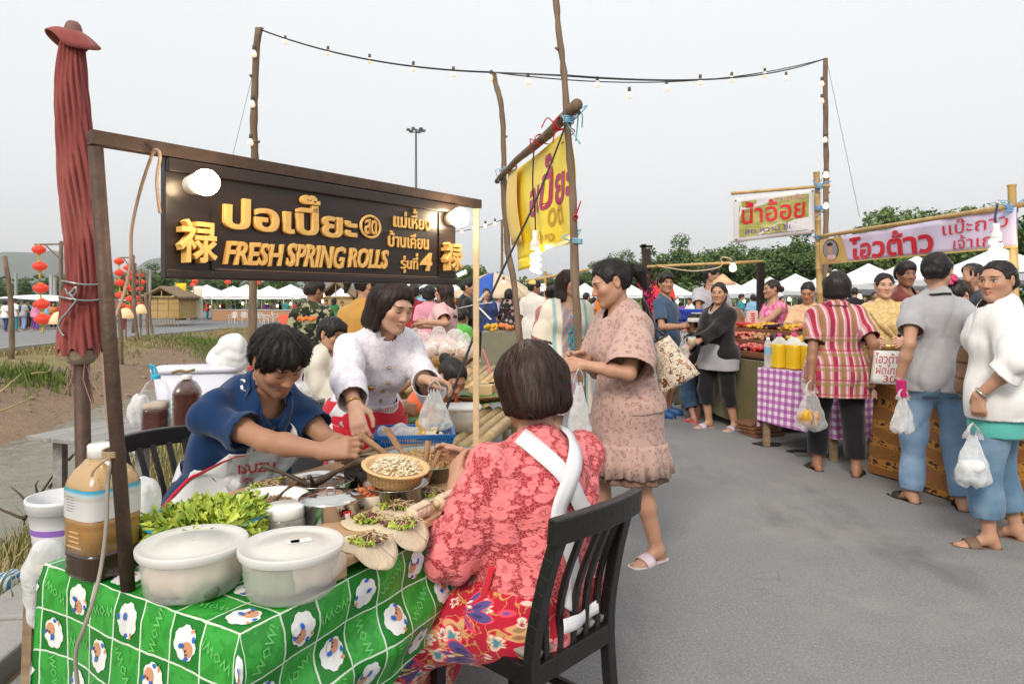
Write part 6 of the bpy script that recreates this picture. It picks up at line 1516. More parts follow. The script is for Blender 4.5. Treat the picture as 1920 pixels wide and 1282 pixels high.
def florals(name,ground,cols,scale=9,petals=6,vine=None,small=None,wob=.0):
    """scattered flowers: each cell of a Voronoi grid carries one bloom of rings and petals"""
    def fn(g,o):
        c=g.rgb(ground)
        if vine:c=g.mix(g.ramp(g.math('ABSOLUTE',g.math('SUBTRACT',g.noise(o,scale*.9,2),.5)),[(.004,1.),(.010,0.)]),c,vine);c=g.mix(g.ramp(g.math('ABSOLUTE',g.math('SUBTRACT',g.noise(o,scale*2.2,2),.47)),[(.010,.8),(.02,0.)]),c,vine)
        for k,(sc,rad,col,ctr,sd) in enumerate(cols):
            mp=g.n('Mapping');g.put(mp.inputs['Vector'],o);mp.inputs['Location'].default_value=(sd*3.1,sd*1.7,sd*.9);v=mp.outputs[0]
            vn=g.n('TexVoronoi',_feature='F1',Scale=sc);g.put(vn.inputs['Vector'],v);vn.inputs['Randomness'].default_value=.85
            df=g.n('VectorMath',_operation='SUBTRACT');sv=g.n('VectorMath',_operation='SCALE');g.put(sv.inputs[0],v);sv.inputs['Scale'].default_value=sc
            pv=g.n('VectorMath',_operation='SCALE');g.put(pv.inputs[0],vn.outputs['Position']);pv.inputs['Scale'].default_value=sc
            g.put(df.inputs[0],sv);g.put(df.inputs[1],pv);dx,dy,dz=g.sep(df.outputs[0])
            ang=g.math('ARCTAN2',dz,g.math('ADD',dx,g.math('MULTIPLY',dy,.7)));pet=g.math('MULTIPLY_ADD',g.math('COSINE',g.math('MULTIPLY',ang,float(petals-k % 2))),.22,.78);d=g.math('DIVIDE',vn.outputs['Distance'],pet)
            m1=g.ramp(d,[(rad,1.),(rad*1.08,0.)]);m0=g.ramp(d,[(rad*1.12,1.),(rad*1.2,0.)])
            c=g.mix(m0,c,small or tuple(min(1,x*1.6+.05) for x in ground));c=g.mix(m1,c,col);c=g.mix(g.ramp(d,[(rad*.62,1.),(rad*.70,0.)]),c,tuple(x*.55 for x in col));c=g.mix(g.ramp(d,[(rad*.42,1.),(rad*.5,0.)]),c,ctr)
        return c
    return patterned(name,fn,.8)
# == woman in pink lace, seen from behind
PINK=lace('lace_pink',(.86,.225,.235),(.36,.035,.045),15)
BATIK=florals('batik_red',(.46,.012,.035),[(8,.34,(.62,.36,.16),(.5,.03,.05),1),(12,.32,(.70,.56,.44),(.06,.25,.32),2),(6,.30,(.10,.07,.24),(.60,.42,.12),3),(17,.28,(.72,.64,.54),(.5,.02,.04),5)],9,7,vine=(.55,.30,.10))
APW=cloth('apron_white',(.74,.73,.76),.05);APR=cloth('apron_red',(.58,.018,.04),.08)
A=Person('woman in pink crochet blouse and red batik sarong seen from behind',(.045,2.03,.0),f=-126,H=1.48,w=1.40,hipk=.80,hip=(0,.03,.505),lean=-5,curl=10,twist=-20,hf=-150,pitch=20,tone='mid',eyes='down',
           rh=Vector((-.14,2.30,.83)),lh=Vector((-.17,2.06,.82)),re=(-.6,.5,-.8),le=(.75,.75,-.7),rc=.4,lc=.4,feet=((.05,-.42,.075),(.28,-.34,.075)),knees=((.1,-1,.3),(.5,-1,.3)),hsize=1.10,bust=1.2)
A.skirt(BATIK,hemz=.09,seated=True,top_=.10,r1=.20,label=None);A.top(PINK,'blouse',sleeve=1.32,hem=-.06,inf=.015,neck=(.072,.012),folds=.006,sl_loose=.016,flsl=.016)
A.hair('bobshort','auburn',strands=2200,vol=1.3);A.sandals(BLKW,BLKW)
bk_=(0,-1,0)
bkr=A.R2@V3(0,-1,0);bkd=A.R1@V3(0,-1,0)
A.band('apron_strap',[A.T(.085,.12,.515),A.T(.065,.22,.478),A.T(.045,.25,.45),A.T(0,.25,.385),A.T(-.06,.25,.29),A.T(-.10,.25,.20),A.T(-.13,.25,.10)],.052,APW,ray=bkr,off=.009,n=9)
A.band('apron_strap',[A.T(-.085,.12,.515),A.T(-.065,.22,.478),A.T(-.045,.25,.45),A.T(0,.25,.385),A.T(.05,.25,.28),A.T(.09,.25,.17),A.T(.13,.25,.07)],.052,APW,ray=bkr,off=.013,n=9)
A.band('apron_waistband',[A.T(-.05,.28,.012),A.T(-.03,.28,.012),A.T(0,.28,.010),A.T(.08,.28,.012),A.T(.14,.28,.02)],.036,APW,ray=bkd,off=.026,n=8)
A.band('apron_edge',[A.T(.22,-.02,.16),A.T(.245,-.03,.05),A.T(.25,-.06,-.04)],.022,APR,off=.012,n=6)
# == man in navy shirt
NAVY=cloth('shirt_navy',(.006,.032,.105),.2,scale=9,wr=.4)
def sarong():
    def fn(g,o):v=g.vor(o,38);return g.mix(g.ramp(v,[(.25,1.),(.38,0.)]),(.012,.045,.11),(.45,.52,.60))
    return patterned('sarong_blue',fn)
B=Person('man in navy shirt and white apron seated behind the table, looking down',(-1.10,2.62,.0),f=60,H=1.58,sex='m',w=1.06,hip=(0,.02,.60),lean=15,curl=22,hf=52,pitch=38,roll=-6,tone='tan',eyes='down',stubble=.45,
           lh=P(650,838,2.36),rh=P(612,848,2.18),lhd=(-.45,-.55,.1),rhd=(.35,-.8,.15),lhn=(-.8,.2,-.35),rhn=(.75,.3,-.3),lc=.62,rc=.6,re=(-.5,.15,-.9),le=(.7,.1,-.8),feet=((-.12,-.42,.075),(.14,-.40,.075)),hsize=1.02)
B.trousers(sarong(),'sarong_trousers',waist=.10);B.top(NAVY,'shirt',sleeve=.70,hem=-.04,inf=.016,loose=.006,neck=(.066,.03),folds=.010,sl_loose=.002,flsl=.008)
B.hair('short','black',strands=2600,vol=1.15);B.sandals(BLKW,BLKW)
for sx in (-1,1):B.band('shirt_collar',[B.T(sx*.02,-.16,.44),B.T(sx*.075,-.08,.50),B.T(sx*.07,.03,.53),B.T(0,.10,.535)],.040,NAVY,off=.009,n=6)
def bib(u,v):
    a=(u-.5)*2*R(30+62*min(1,v*1.5));return B.T(.30*math.sin(a),-.30*math.cos(a),.36-.44*v)
B.patch('apron_bib',bib,26,18,APW,off=.014)
for u_ in (0.,1.):B.band('apron_trim',[bib(u_,v_) for v_ in rng(0,1,6)],.012,APR,off=.018,n=3)
for sx in (-1,1):
    B.band('apron_strap',[B.T(sx*.078,-.2,.36),B.T(sx*.085,-.12,.45),B.T(sx*.075,.02,.52),B.T(sx*.03,.09,.515)],.026,APW,off=.013)
B.band('apron_tie',[B.T(-.15,-.12,.10),B.T(-.18,0,.10),B.T(-.12,.14,.11),B.T(0,.18,.11)],.045,APW,off=.012)
B.band('apron_trim',[B.T(-.08,-.25,.366),B.T(.08,-.25,.366)],.010,APR,off=.014)
def lap(u,v):  # skirt of the apron over the lap
    p=B.T((u-.5)*.40,-.13-.30*v,-.02);p[2]=max(p[2],.66-.05*v);return p
m=MB();m.grid(lambda u,v:Vector((B.T((u-.5)*.40,0,0)[0],B.T(0,-.155,.06)[1]-.30*v,B.T(0,-.12,.02)[2]+.03-.10*v+.014*math.sin(u*12+v*3))),14,10);m.build('apron_skirt',[APW],B.o,world=False,smooth=True,solid=.003)
bo=[o for o in B.o.children if o.name.startswith('apron_bib')][0];bvb=BVHTree.FromPolygons([v.co[:] for v in bo.data.vertices],[tuple(p.vertices) for p in bo.data.polygons])
tc=B.loc(P(448,892,2.36));h_=bvb.find_nearest(Vector(tc));n_=Vector(B.loc(P(448,892,2.30))-tc).normalized();t_=Vector((0,0,1)).cross(n_).normalized();up_=n_.cross(t_)
for txt,sz,dx,dz,bo_ in (('ISUZU',.044,.0,-.040,.025),('อีซูซุ',.028,.005,-.072,.0)):
    Vt,Ft=text_mesh(txt,1.,offset=bo_,res=2);m=MB();pts=[]
    for x,y,z in Vt:
        q_=h_[0]+t_*(dx+x*sz*1.1)+up_*(dz+y*sz)+n_*.12;hh=bvb.ray_cast(q_,-n_,.4);pts.append((hh[0] if hh[0] else q_-n_*.12)+n_*.006)
    m.add(pts,Ft);m.build('lettering',[APR],B.o,world=False)
# == woman in white lace blouse
WLACE=lace('lace_white',(.80,.78,.83),(.66,.62,.71),24,.25)
Cc=Person('woman in white lace blouse leaning over the table with a plastic bag',(-.72,3.32,.0),f=33,H=1.56,w=.92,lean=27,curl=13,side=-2,hf=48,pitch=22,roll=4,tone='fair',eyes='down',
            rh=P(668,795,2.50),lh=P(795,712,2.86),rhd=(-.05,-.55,-.75),lhd=(.75,-.55,-.1),lhn=(-.3,-.2,-.9),rhn=(.6,.5,-.4),rc=.35,lc=.45,re=(-.9,.25,-.3),le=(.6,.6,-.6),hsize=.98)
Cc.skirt(APR,'skirt',hemz=.12,top_=.10,r0=.135,r1=.23);Cc.top(WLACE,'lace_blouse',sleeve=1.80,hem=-.05,inf=.014,neck=(.056,.0),folds=.006,sl_loose=.008,flsl=.012)
Cc.hair('bob','brown',strands=1800,vol=1.0)
bt=Cc.topb;fwd=Cc.R2@V3(0,1,0)
Cc.band('apron_waistband',[Cc.T(-.165,-.03,.10),Cc.T(-.11,-.16,.09),Cc.T(0,-.2,.085),Cc.T(.11,-.16,.09),Cc.T(.165,-.03,.10)],.11,APW,off=.012,n=8)
Cc.patch('apron_pouch',lambda u,v:Cc.T((u-.5)*.36,-.28,.035-.27*v),14,10,APR,bv=Cc.legb,off=.016,ray=(Cc.R1@V3(0,1,0)))
Cc.patch('apron_panel',lambda u,v:Cc.T(-.18+(u-.5)*.06,-.28,.035-.30*v),5,10,APW,bv=Cc.legb,off=.014,ray=(Cc.R1@V3(0,1,0)))
Cc.print_('อีซูซุอันดามัน',lambda u,v:Cc.T(-.02+u*.12,-.3,.08+v*.12),.26,-.3,0,1.,1.,APR,ray=(Cc.R2@V3(0,1,0)),off=.021)
BRASS=mat('brass',(.62,.36,.10),.3,metal=1.)
for i,(x,z) in enumerate(((.012,.405),(.018,.33),(.02,.25),(.018,.18),(.016,.13))):
    p,n=Cc.proj(bt,Cc.T(x,-.3,z),.006,fwd);m=MB();m.ball(p,.0085,6,1,1,.8);m.build('button',[BRASS],Cc.o,world=False,smooth=True)
p,n=Cc.proj(bt,Cc.T(-.065,-.3,.31),.006,fwd);m=MB();x_,y_,d_=frame_of(n);m.ball(p,.021,8,1,.6,.35,Matrix((x_,y_,d_)).transposed());m.build('brooch',[BRASS],Cc.o,world=False,smooth=True)
def bangle(pr,nm,rad,thick,material,name='bangle',off=.03):
    w=pr.J[nm+'wr'];d=pr.J[nm+'wr']-pr.J[nm+'el'];d=Vector(d).normalized();x,y,z=frame_of(d);c=Vector(w)-d*off;m=MB();m.tube([c+(x*math.cos(a)+y*math.sin(a))*rad for a in rng(0,6.2832,20)],thick,6);m.build(name,[material],pr.o,world=False,smooth=True)
bangle(Cc,'r',.031,.0035,BRASS,off=.012);bangle(Cc,'l',.030,.007,COCO,'wristwatch',.0)
carrier(P(815,712,2.80),(.135,.20,.07),'thin white plastic bag held open by the woman in white lace',seed=4)
# == customer in the printed dress
def leopard():
    def fn(g,o):
        w=g.n('VectorMath',_operation='ADD');g.put(w.inputs[0],o);nv=g.n('TexNoise',Scale=14.);g.put(nv.inputs['Vector'],o);sc=g.n('VectorMath',_operation='SCALE');g.put(sc.inputs[0],nv.outputs['Color']);sc.inputs['Scale'].default_value=.045;g.put(w.inputs[1],sc)
        v=g.vor(w.outputs[0],42);ring=g.math('MULTIPLY',g.ramp(v,[(.20,0.),(.27,1.),(.40,1.),(.46,0.)]),g.ramp(g.noise(o,42,2),[(.40,0.),(.50,1.)]));c=g.mix(g.ramp(v,[(.22,.35),(.30,0.)]),(.47,.315,.275),(.41,.255,.22));return g.mix(g.math('MULTIPLY',ring,.75),c,(.24,.14,.115))
    return patterned('dress_leopard',fn)
LEO=leopard()
D=Person('woman in dusty pink leopard print dress with ponytail buying at the stall',(.605,3.60,.0),f=-72,H=1.57,w=1.02,lean=2,curl=6,hf=-82,pitch=20,tone='mid',eyes='down',
           rh=P(1100,672,3.55),lh=P(1092,684,3.38),rhd=(-.1,-1,.1),lhd=(-.15,-1,-.1),rc=.5,lc=.5,re=(-.7,.5,-.5),le=(.75,.35,-.6),feet=((-.13,-.10,.075),(.11,.12,.075)),hsize=1.04,fsplay=16)
D.skirt(LEO,'dress_skirt',hemz=.50,top_=.16,r0=.135,r1=.195,ripple=.008,nrip=11,folds=.004);D.top(LEO,'dress_bodice',sleeve=.95,hem=-.02,inf=.018,loose=.012,neck=(.072,.02),folds=.006,sl_loose=.022,flsl=.045)
D.skirt(mat('slip_brown',(.20,.115,.085),.8),'underskirt',hemz=.435,top_=-.1,r0=.15,r1=.19,ripple=.010,nrip=12)
m=MB();an=(D.J['ran']+D.J['lan'])/2
o_=[o for o in D.o.children if o.name.startswith('dress_skirt')][0];bv_=BVHTree.FromPolygons([v.co[:] for v in o_.data.vertices],[tuple(p.vertices) for p in o_.data.polygons]);cz=Vector((an[0]*.7,an[1]*.5,0));N_=130;rings=[]
for t in (0.,.15,.5,1.):
    for k in range(N_):
        a=6.2832*k/N_;d_=Vector((math.cos(a),math.sin(a),0));z=.64-.16*t;h=bv_.ray_cast(cz+Vector((0,0,max(z,.515)))+d_*.6,-d_,.6);base=h[0] if h[0] else cz+d_*.2+Vector((0,0,z));rings.append(Vector((base.x,base.y,z+(.008*math.sin(a*9) if t==1 else 0)))+d_*(.006+t*(.010+.009*math.sin(a*26)+.005*math.sin(a*41+1))))
m.add(rings,[(j*N_+k,j*N_+(k+1) % N_,(j+1)*N_+(k+1) % N_,(j+1)*N_+k) for j in range(3) for k in range(N_)]);m.build('dress_ruffle',[LEO],D.o,world=False,smooth=True,solid=.003)
D.hair('pony','black',strands=1400,vol=1.1)
m=MB();hb=D.head+D.MH@V3(0,.112,.036)*D.hs;m.lathe([(.022,-.008),(.027,0),(.022,.008)],hb,14);m.build('hair_tie',[mat('hairtie',(.02,.02,.03),.6)],D.o,world=False,smooth=True)
D.sandals(mat('sandal_white',(.62,.55,.54),.6),mat('sandal_strap_pink',(.62,.50,.55),.5))
carrier(P(1086,690,3.30),(.11,.34,.05),'white plastic bag hanging from the hand of the woman in the leopard dress',seed=9)
# her tote bag on the far shoulder
TOTE=florals('tote_floral',(.62,.53,.41),[(11,.33,(.16,.07,.045),(.40,.12,.06),1),(15,.30,(.38,.13,.055),(.60,.50,.36),2),(19,.28,(.10,.055,.04),(.45,.36,.25),4)],12,6,vine=(.16,.08,.05))
tc_=[P(1228,640,3.80),P(1252,626,3.80),P(1312,700,3.74),P(1236,740,3.74)]
r=thing('tote_bag','big floral tote bag in brown and cream carried by the woman in the dress','bag',sum(tc_,Vector())/4)
def tote(u,v,s):
    a=tc_[0].lerp(tc_[1],u);b=tc_[3].lerp(tc_[2],u);p=a.lerp(b,v);return p+Vector((0,s*.055*math.sin(math.pi*u)**.6*math.sin(math.pi*min(1,v*.85+.08))**.7+s*.004,0))
m=MB();m.grid(lambda u,v:tote(u,v,-1),14,14);m.grid(lambda u,v:tote(1-u,v,1),14,14);m.build('bag_body',[TOTE],r,smooth=True,solid=.003)
m=MB();m.tube([tote(u,0,-1.05) for u in rng(0,1,8)],.007,6);m.tube(smoothpath([tc_[0].lerp(tc_[1],.2),P(1222,600,3.82),P(1205,560,3.85),P(1215,600,3.86),tc_[0].lerp(tc_[1],.8)]),.009,6);m.build('strap',[BLKW],r,smooth=True)
# == poles, string lights, banners
BULB=glow('bulb_small',(1,.66,.34),7.);BULBC=mat('bulb_glass',(.85,.80,.72),.15,spec=.6,Emission__Color=(1,.72,.45,1),Emission__Strength=.45);SOCKD=mat('socket_dark',(.10,.085,.07),.6)
bm_=MB();bm_.lathe([(.008,-.005),(.012,-.012),(.024,-.035),(.030,-.058),(.024,-.080),(.002,-.088)],n=12);sm_=MB();sm_.lathe([(.013,.035),(.017,.03),(.017,-.010),(.012,-.014)],n=10,caps=(True,True))
BME=[mesh_np('glass',bm_.v,polys=bm_.f,mats=[m_]) for m_ in (BULBC,BULB)];SME=mesh_np('socket',sm_.v,polys=sm_.f,mats=[SOCKD])
def bulb(px,py,y,label,lit=0,s=1.,group='bulbs of the overhead string'):
    r=thing('light_bulb',label,'bulb',P(px,py,y),0,group)
    for nm,me in (('glass',BME[lit]),('socket',SME)):o=link(nm,me,r);o.scale=(s,s,s)
def pole(name,label,pts,r0,r1,seed,mt=None,amp=.012,cat='pole'):
    pp=[]
    for i,(a,b) in enumerate(zip(pts,pts[1:])):pp+=crooked(a,b,9,amp,seed+i)[(0 if i==0 else 1):]
    N=len(pp);q=random.Random(seed);m=MB();m.tube(smoothpath(pp,2),[r0+(r1-r0)*i/(2*N-2)+q.gauss(0,r0*.06) for i in range(2*N-1)],9);r=thing(name,label,cat,pts[0]);m.build('stem',[mt or WOODP],r,smooth=True)
    m=MB()
    for _ in range(7):c=pp[q.randrange(N)];a=q.uniform(0,6.28);d=Vector((math.cos(a),math.sin(a),.4));m.tube([c+d*r0*.5,c+d*r0*1.35],[r0*.4,r0*.22],6)
    m.build('branch_stubs',[mt or WOODP],r,smooth=True)['kind']='stuff';return r
pole('light_pole','rough wooden pole behind the black sign carrying the bulb string',[PX(470,9,gh((470-960)/F*9,9)-.05),P(478,300,9),P(486,54,9)],.055,.045,4)
pole('banner_pole','far crooked pole carrying the log of the yellow banner',[PX(992,7.0,.02),P(975,640,7.0),P(945,300,7.0),P(926,138,7.0)],.037,.026,14,amp=.018)
pole('banner_pole','near tall pole carrying the log, rising out of the picture',[PX(1094,4.42,.02),P(1084,640,4.42),P(1065,250,4.42),P(1041,-60,4.42)],.032,.020,24,amp=.010)
pole('light_pole','straight wooden pole at the right end of the bulb string',[PX(1550,9.6,.0),P(1549,400,9.6),P(1548,110,9.6)],.042,.034,34,amp=.008)
pole('slim_pole','thin far pole with small bulbs between the cream post and the yellow banner',[PX(940,22,gz(22)),P(941,412,22)],.05,.04,44)
def wire(a,b,d,label,rad=.006,mt=None,n=18):m=MB();m.tube(sag(a,b,d,n),rad,5);tag(m.build('cable',[mt or CORDB],loc=Vector(a)),label,'cable')
wire(P(486,55,9),P(925,136,7.0),.12,'black bulb cable between the left light pole and the far banner pole',.010)
wire(P(925,136,7.0),P(1058,142,4.42),.0,'black bulb cable between the two banner poles',.007);wire(P(1058,142,4.42),P(1545,111,9.6),.13,'black bulb cable from the near banner pole to the right light pole',.008)
wire(P(925,136,7.0),P(1545,111,9.55),.2,'second sagging bulb cable to the right light pole',.007)
def ordn(i,n):return ('first second third fourth fifth sixth seventh eighth ninth tenth eleventh twelfth thirteenth fourteenth fifteenth'.split())[i]
for i,(px,py,y) in enumerate(((535,72,8.8),(615,92,8.4),(693,107,8.0),(775,121,7.7),(850,131,7.3),(921,138,7.0),(990,144,6.6),(1120,150,5.6),(1180,170,6.6),(1250,156,6.6),(1313,146,7.2),(1372,141,7.8),(1434,133,8.4),(1474,140,8.8))):bulb(px,py,y,'%s bulb from the left on the overhead string' % ordn(i,14),0,.95 if y>6 else .75)
for i,py in enumerate((92,186,258)):bulb(476-i*3,py,8.95,'%s bulb hanging down the left light pole' % ('top','middle','low')[i],0,1.3,'bulbs down the left light pole')
for i,(px,py) in enumerate(((1541,150),(1541,182),(1547,255),(1549,320),(1549,378))):bulb(px,py,9.5,'%s bulb from the top of the right light pole' % ordn(i,5),1 if i>2 else 0,1.1,'bulbs down the right light pole')
bulb(1556,510,9.2,'glowing bulb under the left end of the lilac banner',1,1.5,'single bulbs')
for i,(px,py) in enumerate(((866,428),(888,422),(910,418),(928,414))):bulb(px,py,22,'%s small bulb of the far string left of the slim pole' % ordn(i,4),0,2.,'bulbs of the far string')
wire(P(850,434,22),P(941,412,22),.08,'thin far bulb cable running to the slim pole',.012)
wire(P(476,130,9),P(434,302,9),.0,'thin stay wire left of the wooden light pole',.004,WIRE);wire(P(1550,112,9.6),P(1612,408,9.9),.0,'thin stay wire right of the right light pole',.004,WIRE)
# ---- log and yellow banner
LA,LB=P(1082,196,4.25),P(932,340,7.3);r=thing('log_beam','rough log lashed across the two poles above the yellow banner','log',LA);lp=crooked(LA,LB,9,.012,6);m=MB();q=random.Random(3);m.tube(smoothpath(lp,3),[.038-.010*i/24+q.gauss(0,.0015) for i in range(25)],12);m.build('log',[WOODP],r,smooth=True)
m=MB();d_=(LB-LA).normalized();m.tube([LA+d_*.04,LA+d_*.05+Vector((.03,-.02,-.05))],[.016,.010],7);m.build('branch_stub',[WOODP],r,smooth=True)
def yellow_banner():
    g=G('banner_yellow');o=g.co('Object');n=g.noise(o,3,3);g.set(Base__Color=g.mix(n,(.92,.62,.015),(.97,.74,.04)),Roughness=.42,Transmission__Weight=.0,Subsurface__Weight=.2,Specular__IOR__Level=.4);g.bump(g.noise(o,5,3),.4,.03);return g.m
YB=yellow_banner()
def bw(u,v):  # u along the log, v down
    a=P(1066,238,4.42).lerp(P(962,322,6.7),u);b=P(1082,448,4.42).lerp(P(970,492,6.7),u);p=a.lerp(b,v);nrm=Vector((d_.y,-d_.x,0));return p+nrm*(.03*math.sin(u*11)*v+.018*math.sin(u*23+v*4)*v+.02*math.sin(v*5+u*3))
r=thing('hanging_banner','yellow vinyl banner with magenta Thai letters hung from the log','banner',LA.lerp(LB,.4)-Vector((0,0,.4)))
m=MB();m.grid(bw,40,14);m.build('banner_sheet',[YB],r,smooth=True,solid=.003);NB=Vector((d_.y,-d_.x,0));NB=NB if NB.y<0 else-NB
m=MB();m.grid(lambda u,v:bw(.72+.26*u,.98+.12*v)+NB*.01 if v>0 else bw(.72+.26*u,.98)+NB*.01,8,3);m.build('lower_flap',[YB],r,smooth=True,solid=.003)
m=MB();m.grid(lambda u,v:bw(.80+.20*u,.02+.80*v)+NB*.05,10,10);m.build('folded_corner',[mat('banner_pale',(.80,.58,.16),.5)],r,smooth=True,solid=.003)
MAG=mat('banner_magenta',(.42,.015,.10),.5)
def bprint(text,u0,u1,v0,v1,mt,bold=.02,name='lettering'):
    V,Fs=thai_mesh(text,size=1.,offset=bold,res=3);lo,hi=V.min(0),V.max(0)
    for Vi,Fi in islands_x(V,Fs):
        m=MB();m.add([bw(u0+(u1-u0)*(x-lo[0])/(hi[0]-lo[0]),v0+(v1-v0)*(hi[1]-y)/(hi[1]-lo[1]))+NB*.006 for x,y,z in Vi],Fi);m.build(name,[mt],r)
bprint('อเปี๊ยะ',.62,.02,.08,.62,MAG,.03);bprint('๐๓',.30,.16,.62,.80,mat('banner_ochre',(.55,.33,.02),.5));bprint('แม่เหี้ยง',.62,.25,.80,.94,mat('banner_ochre',(.55,.33,.02),.5))
REDT=mat('twine_red',(.55,.02,.03),.7);BLUT=mat('twine_blue',(.25,.55,.72),.6)
def lashing(c,axis_,rad,mt,label,n=4,tails=2,seed=1,pitch=.012):
    x,y,d=frame_of(axis_);q=random.Random(seed);m=MB();c=Vector(c);N=n*12;m.tube([c+(x*math.cos(i*.5236)+y*math.sin(i*.5236))*(rad+.003+q.gauss(0,.001))+d*(i/12-n/2)*pitch for i in range(N)],.0042,5)
    for _ in range(tails):a=q.uniform(0,6.28);p=c+(x*math.cos(a)+y*math.sin(a))*rad;e_=p+Vector((q.gauss(0,.06),q.gauss(0,.04),q.uniform(-.16,.06)));m.tube(smoothpath([p,p.lerp(e_,.4)+Vector((q.gauss(0,.05),0,q.gauss(.03,.03))),e_]),.0045,5)
    tag(m.build('twine_lashing',[mt],loc=c,smooth=True),label,'twine','twine lashings')
lashing(P(1050,232,4.55),LB-LA,.038,REDT,'red twine lashing near the cut end of the log',5,3,2);lashing(P(1012,262,5.2),LB-LA,.036,REDT,'red twine lashing half way along the log',3,2,3);lashing(P(962,315,6.7),LB-LA,.034,REDT,'red twine lashing at the far pole',4,2,4)
lashing(P(1066,225,4.40),(0,0,1),.03,BLUT,'pale blue tape knot on the near banner pole',4,4,6);lashing(P(952,318,6.95),(0,0,1),.034,BLUT,'pale blue tape knot on the far banner pole',4,5,7);lashing(P(1082,452,4.42),(0,0,1),.03,BLUT,'pale blue tape tie at the bottom corner of the yellow banner',3,2,8);lashing(P(1079,408,4.40),(0,1,0),.012,REDT,'red twine loop at the edge of the yellow banner',2,2,9)
p=P(1004,492,5.3);r=thing('energy_bulb','lit compact tube bulb hanging in front of the yellow banner','bulb',p);m=MB();m.tube([p+Vector((.030*math.cos(i*.45),.030*math.sin(i*.45),-.075+.0036*i)) for i in range(46)],.013,6);m.build('tube_coil',[glow('cfl_lit',(1,.86,.62),30.)],r,smooth=True)
m=MB();m.lathe([(.034,.10),(.042,.12),(.042,.15),(.024,.18),(.024,.24),(.012,.25)],p,14,caps=(True,True));m.build('base',[ENAMEL],r,smooth=True)
cable([p+Vector((0,0,.25)),P(1003,400,5.3),P(999,350,5.25),P(1000,300,5.2),P(1002,272,5.2)],.006,CORDB,'black cord holding the compact bulb below the log')
cable([P(1060,236,4.38),P(1032,310,4.2),P(996,395,3.95),P(950,490,3.65),P(905,590,3.35),P(862,700,3.05),P(820,812,2.80)],.0065,CORDB,'long black cable slanting from the log down to the blue basket')
m=MB();c=SP(SLEN,1.355);q=random.Random(5)
for i in range(6):m.bar(c,c+Vector((q.uniform(-.07,.07),-.02,q.uniform(-.07,.05))),.012,.002)
tag(m.build('tape_knot',[mat('tape_white',(.78,.77,.72),.6)],loc=c),'white tape knot tied round the cream post','tape')
r=thing('lamp_tube','lit fluorescent tube behind the right end of the black sign','lamp',P(865,514,9));m=MB();m.tube([P(858,516,9),P(874,509,9)],.02,8);m.build('tube',[glow('tube_lit',(.95,1,.95),8.)],r)
# == right-hand stalls
BAMB2=stretched('bamboo_pole',(.42,.27,.10),(.66,.46,.20),(8,8,3),.45,.2)
def bpole(label,a,b,rad=.03,seed=1,name='bamboo_pole'):
    a,b=Vector(a),Vector(b);N=max(3,int((b-a).length/.28));m=MB();pts=[];rr=[]
    for i in range(N):
        for t,k in ((.03,1.),(.93,.97),(.965,1.12),(.985,1.12)):pts.append(a.lerp(b,(i+t)/N));rr.append(rad*k)
    m.tube(pts,rr,10);return tag(m.build(name,[BAMB2],loc=a,smooth=True),label,'pole')
bpole('left bamboo post of the lilac stall banner',PX(1543,8.06,.02),P(1531,322,8.06),.036);bpole('right bamboo post of the lilac stall banner',PX(1912,5.2,.02),P(1897,345,5.2),.030)
bpole('long bamboo rail carrying the lilac banner',P(1528,445,8.1),P(1935,381,5.0),.022);bpole('bent bamboo stick carrying the sugar cane banner',P(1370,363,8.0),P(1556,348,8.0),.020)
TQ=mat('twine_skyblue',(.18,.40,.66),.6)
for (px,py,y,lab,sd_) in ((1536,445,8.02,'blue tape knot at the left end of the lilac banner',3),(1534,390,8.02,'blue tape knot half way up the left bamboo post',4),(1536,349,7.98,'blue tape knot where the bent stick meets the post',5),(1897,391,5.18,'blue tape knot at the right bamboo post',6)):lashing(P(px,py,y),(0,0,1),.036,TQ,lab,5,4,sd_)
OTA,OTB=P(1538,450,7.95),P(1908,388,5.12)
def ot(u,v,off=0.):a=OTA.lerp(OTB,u);b=P(1540,496,7.95).lerp(P(1909,464,5.12),u);p=a.lerp(b,v);n=Vector((OTB.y-OTA.y,OTA.x-OTB.x,0)).normalized();n=n if n.y<0 else-n;n=Vector((-1,-.2,0)).normalized();return p+n*(off+.006*math.sin(u*40)+.01*math.sin(u*13+v*3))
r=thing('stall_banner','lilac vinyl banner with big red Thai lettering over the right stall','banner',OTA.lerp(OTB,.5));m=MB();m.grid(lambda u,v:ot(u,v),60,6);m.build('banner_sheet',[mat('vinyl_lilac',(.60,.54,.72),.35,var=.05,scale=2)],r,smooth=True,solid=.002)
m=MB();m.grid(lambda u,v:ot((.165+.03*v)*u,v,.003),10,6);m.build('gold_end',[mat('vinyl_gold',(.62,.43,.12),.35)],r,smooth=True)
m=MB();m.grid(lambda u,v:ot(u,.955+.045*v,.004),60,1);m.build('gold_edge',[mat('vinyl_gold',(.62,.43,.12),.35)],r)
def oval(cu,cv,ru,rv,off,mt,nm,fn=ot):m=MB();m.poly([fn(cu+ru*math.cos(a),cv+rv*math.sin(a),off) for a in rng(0,6.283,24)[:-1]]);m.build(nm,[mt],r)
oval(.082,.44,.052,.40,.006,mat('oval_dark',(.03,.03,.035),.4),'portrait_frame');oval(.082,.44,.046,.36,.008,mat('oval_grey',(.30,.29,.34),.4),'portrait_ground');oval(.084,.74,.03,.10,.010,mat('portrait_pink',(.70,.48,.50),.5),'portrait_shoulders');oval(.082,.42,.017,.19,.012,mat('portrait_skin',(.52,.32,.24),.5),'portrait_face');oval(.082,.24,.018,.07,.014,mat('portrait_hair',(.02,.015,.015),.5),'portrait_hair')
RED=mat('letter_red',(.58,.012,.03),.45)
